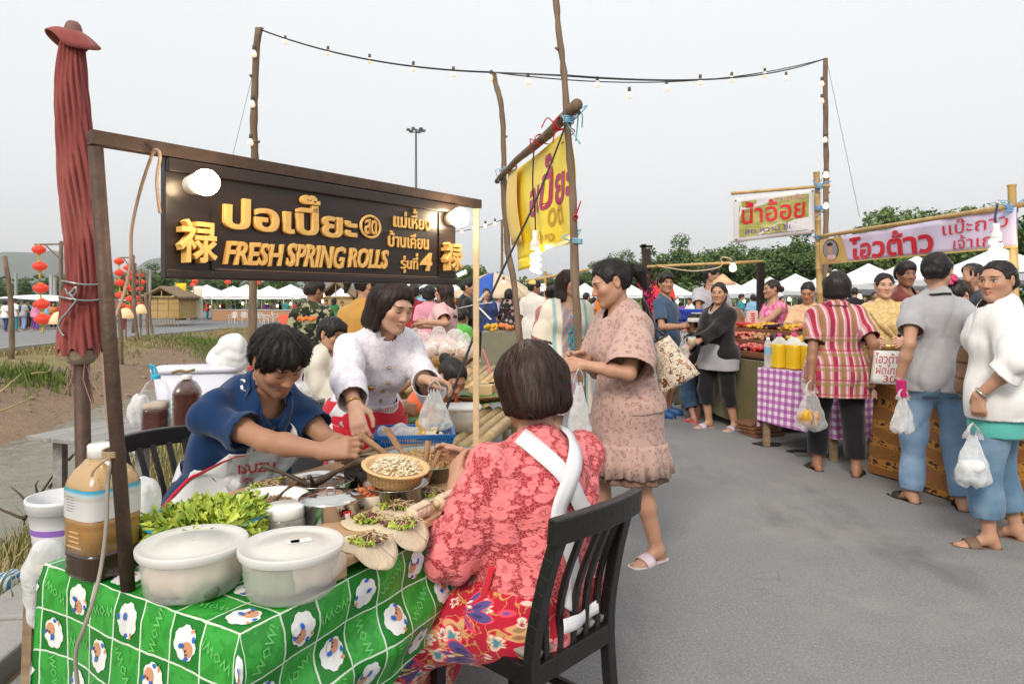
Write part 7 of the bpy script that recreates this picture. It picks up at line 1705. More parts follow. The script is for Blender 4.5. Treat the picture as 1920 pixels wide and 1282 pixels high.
def fprint(fn,text,u0,u1,v0,v1,mt,bold=.015,name='lettering',off=.008,thick_x=1.):
    V,Fs=thai_mesh(text,size=1.,offset=bold,res=3);lo,hi=V.min(0),V.max(0)
    for Vi,Fi in islands_x(V,Fs):m=MB();m.add([fn(u0+(u1-u0)*(x-lo[0])/(hi[0]-lo[0]),v0+(v1-v0)*(hi[1]-y)/(hi[1]-lo[1]),off) for x,y,z in Vi],Fi);m.build(name,[mt],r)
fprint(ot,'โอวต้าว',.215,.675,.10,.93,RED,.03);fprint(ot,'แป๊ะถาว',.715,.975,.06,.46,RED,.0);fprint(ot,'เจ้าเก่า',.76,.95,.52,.90,RED,.0);fprint(ot,'แป๊ะถาว',.03,.135,.86,.96,mat('letter_pinkish',(.60,.25,.40),.5),.0)
# sugar cane banner
NA_,NB_=P(1374,372,7.95),P(1527,353,7.95)
def nb(u,v,off=0.):a=NA_.lerp(NB_,u);b=P(1376,455,7.95).lerp(P(1528,437,7.95),u);p=a.lerp(b,v);return p+Vector((0,-off-.012*math.sin(u*9+v*4),0))
r=thing('hanging_banner','white vinyl sugar cane juice banner with red Thai lettering on bamboo','banner',NA_.lerp(NB_,.5));m=MB();m.grid(lambda u,v:nb(u,v),20,10);m.build('banner_sheet',[mat('vinyl_white',(.62,.61,.62),.5,var=.08,scale=5)],r,smooth=True,solid=.002)
m=MB();m.grid(lambda u,v:nb(.07+.86*u,.10+.80*v,.003),18,8);m.build('cane_photo',[stretched('cane_print',(.20,.22,.03),(.62,.58,.22),(7,7,22),.45,.05)],r,smooth=True)
m=MB();m.poly([nb(u,v,.005) for u,v in ((.07,.10),(.52,.10),(.40,.22),(.12,.30),(.07,.45))]);m.poly([nb(u,v,.005) for u,v in ((.30,.86),(.55,.66),(.93,.62),(.93,.90),(.30,.90))]);m.build('pale_panel',[mat('vinyl_white',(.62,.61,.62),.5)],r)['kind']='stuff'
fprint(nb,'น้ำอ้อย',.10,.88,.12,.62,RED,.015);PUR=mat('letter_purple',(.16,.08,.30),.5);fprint(nb,'สด หวาน ชื่นใจ',.14,.84,.66,.84,PUR,.01);fprint(nb,'หวานเย็น',.46,.88,.08,.20,mat('letter_pinkish',(.60,.25,.40),.5),.0);fprint(nb,'น้ำอ้อยสดคั้นใหม่ทุกวัน',.28,.90,.86,.92,PUR,.0)
for u,v in ((.03,.06),(.97,.06),(.03,.94),(.97,.94)):oval(u,v,.012,.02,.006,SOCKD,'eyelet',nb)
p=P(1868,470,5.0);r=thing('energy_bulb','lit spiral bulb under the right end of the lilac banner','bulb',p);m=MB();m.tube([p+Vector((.030*math.cos(i*.45),.030*math.sin(i*.45),-.06+.0036*i)) for i in range(36)],.013,6);m.build('tube_coil',[glow('cfl_lit',(1,.86,.62),30.)],r,smooth=True);m=MB();m.lathe([(.034,.075),(.04,.09),(.04,.12),(.022,.15),(.022,.2)],p,14,caps=(True,True));m.build('base',[ENAMEL],r,smooth=True)
cable([p+Vector((0,0,.2)),P(1866,405,5.02),P(1870,385,5.05)],.008,mat('cord_navy',(.01,.015,.08),.5),'dark blue cord above the spiral bulb')
# stall tables: cloth boxes hanging to the ground
def draped(name,label,corners,z,hem,mt,folds=.02,nf=9,uvscale=True,seed=1,lift=None,group=None):
    """table with a hanging cloth: corners go round the top"""
    cs=[Vector((c[0],c[1],0)) for c in corners];ctr=sum(cs,Vector())/len(cs);r=thing(name,label,'table',ctr,0,group);m=MB();per=[]
    for i in range(len(cs)):
        a,b=cs[i],cs[(i+1) % len(cs)];n=max(3,int((b-a).length/.035));per+=[a.lerp(b,k/n) for k in range(n)]
    N=len(per);rows=14;vs=[];uvs=[];s_=0
    S_=[0]
    for i in range(N):S_.append(S_[-1]+(per[(i+1) % N]-per[i]).length)
    for j in range(rows+1):
        t=j/rows
        for i in range(N+1):
            p=per[i % N];out=(p-ctr).normalized();s1=S_[i];he=hem(s1) if callable(hem) else hem;zz=z-(z-he)*t
            k=folds*t*(math.sin(s1*nf+seed)+.6*math.sin(s1*nf*2.3+seed*2+t*2)+.4*math.sin(s1*nf*.4));vs.append((p+out*(k+.012+.02*t))+Vector((0,0,zz)));uvs.append((s1,zz))
    w=N+1;Q=[(j*w+i,j*w+i+1,(j+1)*w+i+1,(j+1)*w+i) for j in range(rows) for i in range(N)]
    link('cloth_skirt',mesh_np('cloth_skirt',local(r,vs),Q,mats=[mt],uv=uvs),r)
    m=MB();m.poly([c+(c-ctr).normalized()*.012+Vector((0,0,z)) for c in cs]);m.poly([c+Vector((0,0,z-.03)) for c in cs][::-1]);o=m.build('cloth_top',[mt],r)
    l=o.data.uv_layers.new(name='UVMap')
    for i,lp in enumerate(o.data.loops):v=o.data.vertices[lp.vertex_index].co;l.data[i].uv=(v.x,v.y)
    for c in cs:q_=c.lerp(ctr,.12);m=MB();m.bar(q_+Vector((0,0,.024)),q_+Vector((0,0,z-.035)),.05,.05);m.build('leg',[WOODT],r)
    return r
def olive():
    g=G('cloth_olive');uv=g.n('UVMap').outputs[0];n=g.noise(uv,3,4);g.set(Base__Color=g.mix(n,(.085,.072,.022),(.16,.135,.05)),Roughness=.38,Sheen__Weight=.4,Specular__IOR__Level=.4);g.bump(g.noise(uv,9,4),.5,.03);return g.m
def gingham():
    g=G('cloth_gingham');uv=g.n('UVMap').outputs[0];x,y,z=g.sep(uv);a=g.math('GREATER_THAN',g.math('FRACT',g.math('DIVIDE',x,.066)),.5);b=g.math('GREATER_THAN',g.math('FRACT',g.math('DIVIDE',y,.066)),.5);k=g.math('MULTIPLY',g.math('ADD',a,b),.5)
    g.set(Base__Color=g.ramp(k,[(0.,(.72,.64,.72)),(.5,(.48,.22,.46)),(1.,(.34,.075,.33))],'LINEAR'),Roughness=.85,Sheen__Weight=.2);g.bump(g.noise(uv,8,3),.4,.02);return g.m
def batikb():
    g=G('cloth_batik');uv=g.n('UVMap').outputs[0];x,y,z=g.sep(uv);n=g.noise(uv,7,3);yy=g.math('ADD',y,g.math('ADD',g.math('MULTIPLY',n,.06),g.math('MULTIPLY',g.noise(uv,1.6,2),.5)));row=g.math('FRACT',g.math('DIVIDE',g.math('ADD',yy,g.math('MULTIPLY',x,.12)),.17))
    v=g.vor(uv,26);vine=g.ramp(g.noise(uv,24,4),[(.50,0.),(.54,1.)]);c=g.mix(g.ramp(row,[(.42,0.),(.44,1.)],'LINEAR'),(.46,.20,.022),(.27,.10,.018))
    c=g.mix(g.math('MULTIPLY',vine,g.ramp(row,[(.06,0.),(.1,1.),(.36,1.),(.40,0.)])),c,(.03,.012,.008));c=g.mix(g.math('MULTIPLY',g.ramp(g.math('FRACT',g.math('MULTIPLY',x,34.)),[(.35,0.),(.45,1.)]),g.ramp(row,[(.5,0.),(.53,.25),(.93,.25),(.97,0.)])),c,(.30,.13,.02));c=g.mix(g.ramp(v,[(.12,.8),(.2,0.)]),c,(.40,.20,.03))
    g.set(Base__Color=c,Roughness=.6,Sheen__Weight=.2);g.bump(g.noise(uv,6,3),.5,.03);return g.m
fA,fB=Vector((1.98,8.35,0)),Vector((2.50,6.9,0))
draped('fruit_table','fruit stall table under an olive gold cloth',[(1.98,8.3),(2.52,6.75),(3.55,7.1),(3.0,8.75)],.74,lambda s:.10+.03*math.sin(s*3),olive(),.03,5,seed=3)
draped('drink_table','drink table under a purple and white gingham cloth',[(2.27,6.27),(2.66,5.62),(3.22,5.85),(2.92,6.68)],.74,lambda s:.26-.05*min(1.3,s),gingham(),.012,4,seed=5)
draped('fritter_table','oyster pancake stall table under a brown and gold batik cloth',[(2.80,5.25),(3.12,3.95),(3.72,4.08),(3.45,5.4)],.76,lambda s:.035,batikb(),.035,6,seed=9)
# fruit trays in three steps
FR={'red':mat('fruit_red',(.55,.035,.03),.35,var=.3,scale=40),'yellow':mat('fruit_yellow',(.68,.38,.03),.4,var=.25,scale=40),'pinkish':mat('fruit_pink',(.62,.16,.14),.35,var=.3,scale=40),'dark':mat('fruit_dark',(.07,.02,.04),.35,var=.3),'orange':mat('fruit_orange',(.66,.20,.05),.4,var=.3,scale=40),'tan':mat('fruit_tan',(.48,.26,.12),.5,var=.3,scale=40)}
TRAY=stretched('tray_wood',(.16,.07,.035),(.30,.15,.08),(3,30,30),.5,.3)
tdir=Vector((.33,-.945,0));tn=Vector((.945,.33,0))
def fruit_tray(s0,L,row,z,cols,label,h=.07,seed=1,legs=0):
    o=Vector((2.07,8.08,0))+tdir*s0+tn*row;r=thing('fruit_tray',label,'tray',o+Vector((0,0,z)),math.atan2(tdir.y,tdir.x),'stepped wooden trays of preserved fruit');W_=.40;q=random.Random(seed);c0=o+tdir*L/2+tn*W_/2
    m=MB();m.box(c0+Vector((0,0,z-legs/2-.002 if legs else z+.008)),(L,W_,legs if legs else .016),math.atan2(tdir.y,tdir.x));m.build('tray_base',[TRAY],r,bevel=.004)
    if legs:m=MB();m.box(c0+Vector((0,0,z+.008)),(L+.02,W_+.02,.014),math.atan2(tdir.y,tdir.x));m.build('tray_floor',[TRAY],r,bevel=.004)
    for k,(ra,rb) in enumerate((((0,0),(L,0)),((0,W_),(L,W_)),((0,0),(0,W_)),((L,0),(L,W_)))):
        a,b=o+tdir*ra[0]+tn*ra[1],o+tdir*rb[0]+tn*rb[1];m=MB();m.bar(a+Vector((0,0,z+.015+h/2)),b+Vector((0,0,z+.015+h/2)),.014,h);m.build('tray_side',[TRAY],r,bevel=.003)
    nC=len(cols)
    for k,cn in enumerate(cols):
        m=MB();
        for _ in range(62):u=(k+q.random())/nC;p=o+tdir*(L*(.03+.94*u))+tn*W_*q.uniform(.06,.94);p.z=z+.045+.05*math.sin(math.pi*(u*nC-k))+q.uniform(0,.03);m.ball(p,q.uniform(.016,.030),4,q.uniform(.8,1.6),q.uniform(.7,1.2),q.uniform(.5,1),Matrix.Rotation(q.uniform(0,3),3,'Z'))
        m.build('fruit_pieces',[FR[cn]],r,smooth=True)['kind']='stuff'
fruit_tray(.0,1.45,.02,.76,['dark','red','pinkish','red'],'lowest front tray with dark and red fruit',.05,1,0);fruit_tray(.0,1.55,.28,.86,['orange','pinkish','tan','dark','yellow'],'middle step tray of orange and tan fruit',.05,2,.10);fruit_tray(.05,1.55,.56,.96,['red','yellow','dark','yellow','pinkish','tan'],'top back tray of bright red and yellow fruit',.05,3,.20)
m=MB();c=P(1410,598,8.1);m.box(c,(.14,.02,.20),.2);m.box(c+Vector((-.02,.03,-.05)),(.10,.04,.12),.2);r=thing('price_card','pale pink price card standing in the fruit trays','sign',c);m.build('card',[mat('card_pink',(.72,.52,.50),.6)],r)
m=MB();q=random.Random(4)
for i in range(5):w_=.04+.05*q.random();m.add([c+Vector((-w_/2,-.013-.0+.004*0,.07-i*.028)),c+Vector((w_/2,-.026,.07-i*.028)),c+Vector((w_/2,-.026,.058-i*.028)),c+Vector((-w_/2,-.013,.058-i*.028))],[(0,1,2,3)])
m.build('scribble',[RED],r)['kind']='stuff'
for i in range(4):m=MB();p=Vector((2.48,6.75,.024+.035*i));m.box(p+Vector((-.02*i,.01*i,.016)),(.34,.22,.03),.35+.04*i);tag(m.build('wooden_plank',[TRAY],loc=p,bevel=.003),'%s brown plank of the pile under the olive cloth' % ('lowest','second','third','topmost')[i],'plank','planks piled under the fruit stall')
# drink bottles
JUICE=mat('juice_yellow',(.70,.47,.02),.25,var=.04,Subsurface__Weight=.2,spec=.55);PCAP=mat('cap_pink',(.72,.05,.22),.4);CLB=clearplastic('bottle_clear',(.80,.86,.88),.28,.1,.2)
def bottle(c,label,juice=True,h=.30,w_=.088,rz=.3,group='bottles of yellow juice'):
    c=Vector(c);r=thing('juice_bottle' if juice else 'water_bottle',label,'bottle',c,0,group);m=MB();prof=[(w_*.46,.002),(w_*.5,.01)]
    for i in range(9):prof+=[(w_*.5,.015+i*.022),(w_*.475,.026+i*.022)]
    if juice:boxlathe(m,prof+[(w_*.49,.216)],c,24,4,1,1,rz);m.build('juice',[JUICE],r,smooth=True);m=MB();m.lathe([(w_*.55,.217),(w_*.45,.24),(w_*.2,.275),(.016,.282),(.016,.292)],c,20);m.build('neck',[CLB],r,smooth=True);m=MB();m.lathe([(.001,.288),(.019,.288),(.020,.302),(.018,.312),(.001,.313)],c,16);m.build('cap',[PCAP],r,smooth=True)
    else:m.lathe([(.001,.001),(.032,.002),(.034,.02),(.031,.05),(.034,.08),(.033,.14),(.034,.20),(.024,.235),(.013,.25),(.013,.265)],c,20);m.build('bottle_wall',[CLB],r,smooth=True);m=MB();m.lathe([(.0345,.125),(.0345,.185)],c,20);m.build('label_band',[mat('water_label',(.20,.42,.68),.4)],r,smooth=True);m=MB();m.lathe([(.015,.25),(.015,.272),(.001,.274)],c,12);m.build('cap',[ENAMEL],r,smooth=True)
for i,(x,y) in enumerate(((2.43,6.20),(2.52,6.08),(2.61,5.97),(2.69,5.85))):bottle((x,y,.745),'%s yellow juice bottle counted from the water bottle' % ('first','second','third','fourth')[i],w_=.135,h=.3)
for i,(x,y) in enumerate(((2.60,6.30),(2.70,6.18))):bottle((x,y,.745),'%s yellow juice bottle in the rear row' % ('left','right')[i],w_=.135)
bottle((2.34,6.24,.745),'clear water bottle with blue label at the gingham corner',False)
# tub and handwritten sign on the batik table
m=MB();m.lathe([(.001,0),(.14,0),(.19,.15),(.20,.16),(.185,.155),(.001,.02)],(3.02,5.05,.77),30);r=thing('blue_tub','pale blue tub on the batik table behind the hand-lettered sheet','tub',(3.02,5.05,.77));m.build('tub_wall',[mat('tub_paleblue',(.22,.45,.60),.4)],r,smooth=True)
sa,sb=P(1634,718,5.02),P(1690,722,4.82)
def hs_(u,v,off=0.):p=sa.lerp(sb,u)+Vector((0,0,.24*(1-v)))+Vector((.03*(1-v),0,0));d=(sb-sa).normalized();return p+Vector((-abs(d.y),-abs(d.x),0))*off
r=thing('hand_lettered_sheet','white plastic sheet hand lettered in red Thai writing','sign',sa.lerp(sb,.5));m=MB();m.grid(lambda u,v:hs_(u*1.15-.05,v),8,6);m.build('sheet',[ENAMEL],r,smooth=True,solid=.004)
fprint(hs_,'โอวต้าว',.05,.95,.06,.38,RED,-.005,off=.006);fprint(hs_,'ผัดไทย',.12,.92,.42,.70,RED,-.005,off=.006);fprint(hs_,'30',.40,.80,.74,.94,RED,-.005,off=.006)
# fruit stall rail with bulb, dark posts
DKP=stretched('post_dark',(.02,.014,.012),(.06,.04,.03),(14,14,2),.7,.4)
r=thing('timber_post','dark timber post with lamp bracket left of the fruit stall','post',PX(1213,9.2,.02));m=MB();m.bar(PX(1214,9.2,.02),P(1212,466,9.2),.10,.10);m.build('post',[DKP],r,bevel=.01);m=MB();m.bar(P(1200,462,9.2),P(1223,462,9.2),.05,.03);m.bar(P(1207,458,9.2),P(1207,470,9.2),.05,.06);m.build('bracket',[DKP],r)['kind']='stuff'
r=thing('timber_post','dark timber post at the right end of the fruit stall rail','post',PX(1426,8.8,.02));m=MB();m.bar(PX(1426,8.8,.02),P(1426,492,8.8),.085,.085);m.build('post',[DKP],r,bevel=.01)
bpole('bamboo rail carrying a bulb above the fruit stall',P(1212,500,9.1),P(1432,490,8.8),.02);bulb(1374,490,8.7,'glowing bulb on the bamboo rail of the fruit stall',1,1.5,'single bulbs')
cable([P(1240,500,9.0),P(1300,508,8.9),P(1350,500,8.8),P(1352,484,8.75),P(1366,484,8.7),P(1376,492,8.68)],.008,mat('cord_cream',(.62,.52,.36),.5),'cream cable drooping along the fruit stall rail')
q=random.Random(6);vs=[];fs=[]
for _ in range(240):c=P(1222+q.gauss(0,10),565+q.gauss(0,26),8.9)+Vector((0,q.gauss(0,.05),0));x=Vector((q.gauss(0,1),q.gauss(0,1),q.gauss(0,1))).normalized();y=x.cross(Vector((q.gauss(0,1),q.gauss(0,1),1))).normalized();b=len(vs);vs+=[c-x*.03,c-y*.02,c+x*.03,c+y*.02];fs.append((b,b+1,b+2,b+3))
tag(link('flower_garland',mesh_np('flower_garland',np.array(vs)-np.array(P(1222,565,8.9)),fs,mats=[mat('flower_magenta',(.58,.02,.13),.6,var=.3)],smooth=False),None,P(1222,565,8.9)),'magenta flower garland on the dark timber post','garland')
m=MB();m.ball(P(1243,560,9.3),.17,10,1,.6,1.5);tag(m.build('red_lantern',[LRED],loc=P(1243,560,9.3),smooth=True),'red cloth lantern behind the magenta garland','lantern')
# == people on the right
def jeans(name,c1,c2,worn):
    def fn(g,o):
        n=g.noise(o,7,4);w=g.noise(g.co('Object',(60,60,22)),6,3);c=g.mix(n,c1,c2);c=g.mix(g.math('MULTIPLY',w,.5),c,tuple(x*.7 for x in c1));return g.mix(g.ramp(g.noise(o,4,3),[(.48,0.),(.68,.6)]),c,worn)
    return patterned(name,fn,.85,bs=.55,bd=.012)
JLIGHT=jeans('denim_light',(.13,.23,.38),(.22,.34,.50),(.36,.47,.60));JMID=jeans('denim_mid',(.07,.15,.25),(.15,.25,.36),(.26,.37,.47));JDARK=jeans('denim_dark',(.02,.05,.10),(.045,.09,.16),(.08,.14,.22))
BLK=cloth('cloth_black',(.010,.010,.012),.3);GREY=cloth('tee_grey',(.36,.36,.38),.10,30);CHAR=cloth('cloth_charcoal',(.035,.037,.042),.2);SLATE=cloth('tee_slate',(.045,.085,.15),.15)
def plaid():
    def fn(g,o):
        x,y,z=g.sep(o);xx=g.math('ADD',x,g.math('MULTIPLY',y,.45))
        fx=g.math('FRACT',g.math('MULTIPLY',xx,9.));cx=g.ramp(fx,[(0.,(.33,.025,.06)),(.12,(.52,.24,.28)),(.24,(.60,.50,.50)),(.34,(.48,.15,.20)),(.42,(.30,.17,.07)),(.58,(.24,.15,.05)),(.66,(.52,.22,.26)),(.76,(.60,.48,.48)),(.84,(.40,.03,.08)),(.93,(.30,.025,.06))],'CONSTANT')
        fz=g.math('FRACT',g.math('MULTIPLY',z,9.));cz=g.ramp(fz,[(0.,0.),(.42,.55),(.62,.2),(.76,.62),(.88,0.)],'CONSTANT');dark=g.ramp(fz,[(0.,(.62,.52,.52)),(.42,(.24,.20,.06)),(.62,(.62,.40,.42)),(.76,(.34,.03,.07)),(.88,(.62,.5,.52))],'CONSTANT')
        up=g.n('MapRange');g.put(up.inputs['Value'],z);up.inputs['From Min'].default_value=1.08;up.inputs['From Max'].default_value=1.10;up.inputs['To Min'].default_value=1;up.inputs['To Max'].default_value=0
        return g.mix(g.math('MULTIPLY',cz,up.outputs[0]),cx,dark)
    return patterned('shirt_plaid',fn,.85)
SB_=mat('sandal_black',(.02,.019,.018),.6);SBR=mat('sandal_brown',(.16,.10,.065),.6);SPK=mat('sandal_rose',(.55,.10,.13),.5);SLI=mat('sandal_lilac',(.52,.46,.56),.5);SBLU=mat('sandal_blue',(.02,.09,.25),.5)
E=Person('man in slate blue t-shirt holding a foam box at the fruit stall',(1.77,7.85,0),f=55,H=1.66,sex='m',w=1.0,hf=12,pitch=2,tone='tan',rh=P(1283,612,7.45),lh=P(1300,604,7.75),rhd=(.9,-.2,.2),lhd=(.9,-.2,0),res=1.7,rc=.5,lc=.5)
E.trousers(CHAR,'shorts',length=.44,loose=.02);E.top(SLATE,'t_shirt',sleeve=.75,hem=-.12,neck=(.07,.03),loose=.004);E.hair('short','black',vol=.9);E.sandals(SBLU,SBLU,'clog',shoe=True)
r=thing('foam_box','white foam box of food in the hands of the man in slate blue','box',P(1305,600,7.45));m=MB();m.box(P(1305,600,7.45),(.15,.12,.045),.3);m.build('tray',[ENAMEL],r,bevel=.01);m=MB();m.box(P(1312,592,7.5)+Vector((0,0,.03)),(.15,.12,.012),.3);m.build('lid',[clearplastic('film_clear',(.92,.93,.93),.16,.18)],r,bevel=.005)
Fc=Person('child with black hair in denim dungarees beside the woman in the black jacket',(2.03,7.55,0),f=-160,H=1.16,w=1.15,hf=-120,pitch=10,res=1.8,tone='tan',rh=Vector((1.98,7.3,.66)),feet=((-.12,-.12,.075),(.1,.12,.075)))
Fc.trousers(JDARK,'dungarees',length=.80,waist=.30,loose=.02);Fc.top(BLK,'t_shirt',sleeve=.7,hem=-.02);Fc.hair('pony','black',vol=1.1);Fc.sandals(SPK,SPK)
Gp=Person('woman in black jacket over a grey shirt, looking over her shoulder at the camera',(2.14,7.08,0),f=-62,H=1.53,w=1.06,hf=-30,pitch=4,tone='mid',res=1.6,rh=P(1293,652,7.0),lh=P(1300,648,6.75),rhd=(-.9,-.1,.1),lhd=(-.9,-.3,.1),rc=.5,lc=.4,feet=((-.11,-.02,.075),(.11,.12,.075)))
Gp.trousers(BLK,'capri_trousers',length=.72,loose=.012);Gp.top(GREY,'grey_shirt',sleeve=0,hem=-.17,loose=.010,flare=.02);Gp.top(cloth('jacket_black',(.014,.011,.013),.3),'jacket',sleeve=1.9,hem=-.06,inf=.024,loose=.012,neck=(.07,.05));Gp.hair('lowbun','black',vol=1.);Gp.sandals(SLI,SLI)
r=thing('drink_cup','clear cup of yellow juice in a bag held by the woman in the black jacket','cup',P(1297,648,6.68));m=MB();m.lathe([(.030,0),(.040,.09)],P(1297,648,6.68)-Vector((0,0,.0)),18,caps=(True,False));m.build('cup_wall',[CLB],r,smooth=True);m=MB();m.lathe([(.001,.002),(.028,.003),(.035,.06),(.001,.062)],P(1297,648,6.68),16);m.build('juice',[JUICE],r,smooth=True)
carrier(P(1282,625,6.8),(.12,.24,.05),'clear bag hanging in front of the woman in the black jacket',film=FILMC,seed=15)
H_=Person('woman in red and olive plaid shirt with black bob, back to the camera',(2.52,5.30,0),f=163,H=1.57,w=1.12,hf=132,pitch=8,tone='dark',res=1.25,lh=P(1520,722,5.2),rh=P(1640,700,5.12),rhd=(.1,.1,-1),lhd=(0,0,-1),rc=.55,lc=.7,fsplay=18,feet=((-.13,.06,.075),(.13,-.05,.075)))
H_.trousers(BLK,length=.90,loose=.014);H_.top(plaid(),'plaid_shirt',sleeve=.80,hem=-.20,inf=.018,loose=.012,flare=.025,neck=(.066,-.01),sl_loose=.004,flsl=.008,folds=.006);H_.hair('bobshort','black',strands=200,vol=1.25);H_.sandals(SB_,SB_)
H_.band('collar',[H_.T(-.085,-.04,.50),H_.T(-.06,.09,.53),H_.T(0,.11,.535),H_.T(.06,.09,.53),H_.T(.085,-.04,.50)],.04,plaid(),off=.012)
m=MB();p=P(1642,738,5.05);m.grid(lambda u,v:p+Vector((.05*u-.03,.02*u,-.05+.06*v+.02*math.sin(u*3))),4,4);tag(m.build('banknote',[mat('note_rose',(.60,.34,.33),.7)],loc=p,solid=.001),'folded rose banknote in the hand of the woman in plaid','money')
carrier(P(1520,712,5.12),(.24,.38,.12),'clear bag of brown crackers held by the woman in plaid',fill=(((-.01,0,-.29),(.085,.05,.06),FR['tan'],'crackers'),((-.05,-.02,-.27),(.03,.03,.05),FR['yellow'],'crackers')),film=FILMC,seed=11,f=1)
I=Person('woman in grey t-shirt and light jeans with a low bun, back to the camera',(2.775,4.47,0),f=172,H=1.665,w=.95,hf=138,pitch=6,tone='mid',res=1.1,lh=P(1686,712,4.40),rh=P(1822,690,4.2),rhd=(.2,.3,-.9),lhd=(0,0,-1),lc=.6,rc=.4,feet=((-.13,.07,.075),(.12,-.07,.075)),fsplay=20)
I.trousers(JLIGHT,'jeans',length=.97,loose=.008,waist=.06,folds=.006);I.top(GREY,'t_shirt',sleeve=.66,hem=-.09,inf=.015,loose=.004,neck=(.068,-.01),sl_loose=.008,flsl=.010,folds=.007);I.hair('lowbun','black',strands=400,vol=1.15);I.sandals(SB_,SB_)
I.band('neck_trim',[I.T(-.075,-.06,.49),I.T(-.055,.08,.515),I.T(0,.10,.52),I.T(.055,.08,.515),I.T(.075,-.06,.49)],.014,BLK,off=.008)
for sx in (-1,1):I.patch('jeans_pocket',lambda u,v,sx=sx:I.T(sx*.075+(u-.5)*.085,.3,-.02-.10*v),5,5,JMID,bv=I.legb,off=.006,ray=(0,-1,0))
bangle(I,'l',.030,.006,mat('bracelet_grey',(.4,.4,.42),.3,metal=.6),'bracelet',.01)
m=MB();p=P(1690,728,4.34);m.box(p,(.03,.06,.11),.3);tag(m.build('phone_wallet',[mat('wallet_magenta',(.50,.02,.16),.4)],loc=p,bevel=.008),'magenta phone wallet in the hand of the woman in grey','wallet')
carrier(P(1692,728,4.32),(.15,.28,.09),'white bag hanging from the hand of the woman in grey',seed=21)
J=Person('woman in loose white shirt and cuffed jeans looking back at the right edge',(2.70,3.80,0),f=-122,H=1.58,w=.98,hf=-66,pitch=4,tone='mid',res=1.05,lh=P(1834,742,3.62),rh=Vector((3.05,3.95,.78)),lhd=(.05,0,-1),lc=.75,le=(.7,.5,-.3),feet=((-.12,.10,.075),(.12,-.04,.075)),fsplay=20,twist=6)
J.trousers(JMID,'jeans',length=.86,loose=.020,folds=.006);J.top(cloth('vest_teal',(.10,.44,.38),.1),'teal_undershirt',sleeve=0,hem=-.20,inf=.010,loose=.0,flare=.02);J.top(cloth('shirt_white',(.74,.73,.72),.05,wr=.5),'white_shirt',sleeve=1.35,hem=-.10,inf=.019,loose=.010,flare=.03,neck=(.07,.01),sl_loose=.014,flsl=.02,folds=.013,freq=20);J.hair('lowbun','black',strands=400,vol=1.05);J.sandals(SBR,SBR)
J.band('collar',[J.T(-.09,-.05,.48),J.T(-.06,.08,.53),J.T(0,.10,.54),J.T(.06,.08,.53),J.T(.09,-.05,.48)],.045,cloth('shirt_white',(.74,.73,.72)),off=.014);J.band('bag_strap',[J.T(-.10,-.12,.30),J.T(-.11,-.03,.46),J.T(-.10,.08,.45),J.T(-.05,.16,.33),J.T(.06,.18,.16)],.026,cloth('strap_plum',(.05,.03,.07)),off=.014)
bangle(J,'l',.030,.008,mat('watch_steel',(.45,.43,.40),.3,metal=.8),'wristwatch',.025)
carrier(P(1824,792,3.55),(.185,.33,.11),'thin white bag with a foam box inside held by the woman in white',fill=(((0,0,-.23),(.06,.04,.035),ENAMEL,'foam_box'),((-.02,0,-.29),(.06,.035,.025),mat('napkin_mix',(.30,.34,.36),.7,var=.5,scale=30),'napkins')),seed=31)
c=P(1820,690,4.02);r=thing('backpack','brown striped backpack hanging beside the woman in the white shirt','bag',c);BPK=patterned('pack_brown',lambda g,o:g.mix(g.ramp(g.math('FRACT',g.math('MULTIPLY',g.sep(o)[2],11.)),[(.0,0.),(.30,1.),(.45,0.)],'CONSTANT'),(.19,.105,.055),(.07,.035,.02)))
blob('pack_body',[(c,(.055,.10,.17),.02),(c+Vector((0,0,-.10)),(.065,.11,.09),.03),(c+Vector((-.04,-.03,-.07)),(.04,.07,.07),.02)],BPK,.010,.004,20,3,r);m=MB();m.tube(smoothpath([c+Vector((0,0,.17)),c+Vector((.02,-.02,.24)),c+Vector((.06,-.02,.2))]),.010,6);m.build('grab_loop',[BPK],r,smooth=True)
# sellers
YLACE=lace('lace_yellow',(.66,.50,.24),(.48,.33,.13),20,.3);PLACE=lace('lace_peach',(.68,.44,.27),(.52,.31,.18),20,.3);GOLDS=florals('sarong_gold',(.36,.25,.10),[(20,.3,(.55,.42,.20),(.25,.15,.05),1)],8)
K=Person('seller in yellow lace blouse with gold belt looking at the camera',(3.42,6.28,0),f=-28,H=1.60,hf=-14,pitch=4,tone='fair',res=1.4,rh=P(1640,640,6.0),lh=P(1690,640,5.9));K.skirt(GOLDS,hemz=.2,r1=.2,ripple=0);K.top(YLACE,'lace_blouse',sleeve=1.3,hem=-.02,neck=(.05,-.01),sl_loose=.02);K.band('gold_belt',[K.T(-.15,-.06,.10),K.T(-.08,-.16,.10),K.T(0,-.18,.10),K.T(.08,-.16,.10),K.T(.15,-.06,.10)],.05,mat('belt_gold',(.62,.40,.16),.35,metal=.7),off=.012);K.hair('lowbun','black',strands=120);K.band('blouse_sash',[K.T(-.10,-.12,.44),K.T(0,-.2,.28),K.T(.06,-.2,.12)],.05,YLACE,off=.012)
L_=Person('seller in pink halter top in profile behind the fruit trays',(3.27,8.55,0),f=-78,H=1.60,hf=-88,pitch=8,tone='mid',res=1.8,rh=P(1412,618,8.3),lh=P(1405,622,8.0));L_.trousers(CHAR);L_.top(patterned('halter_pink',lambda g,o:g.mix(g.ramp(g.noise(o,22,3),[(.45,0.),(.6,1.)]),(.62,.09,.26),(.72,.34,.46))),'halter_top',sleeve=0,hem=-.08,neck=(.10,.04));L_.hair('lowbun','brown')
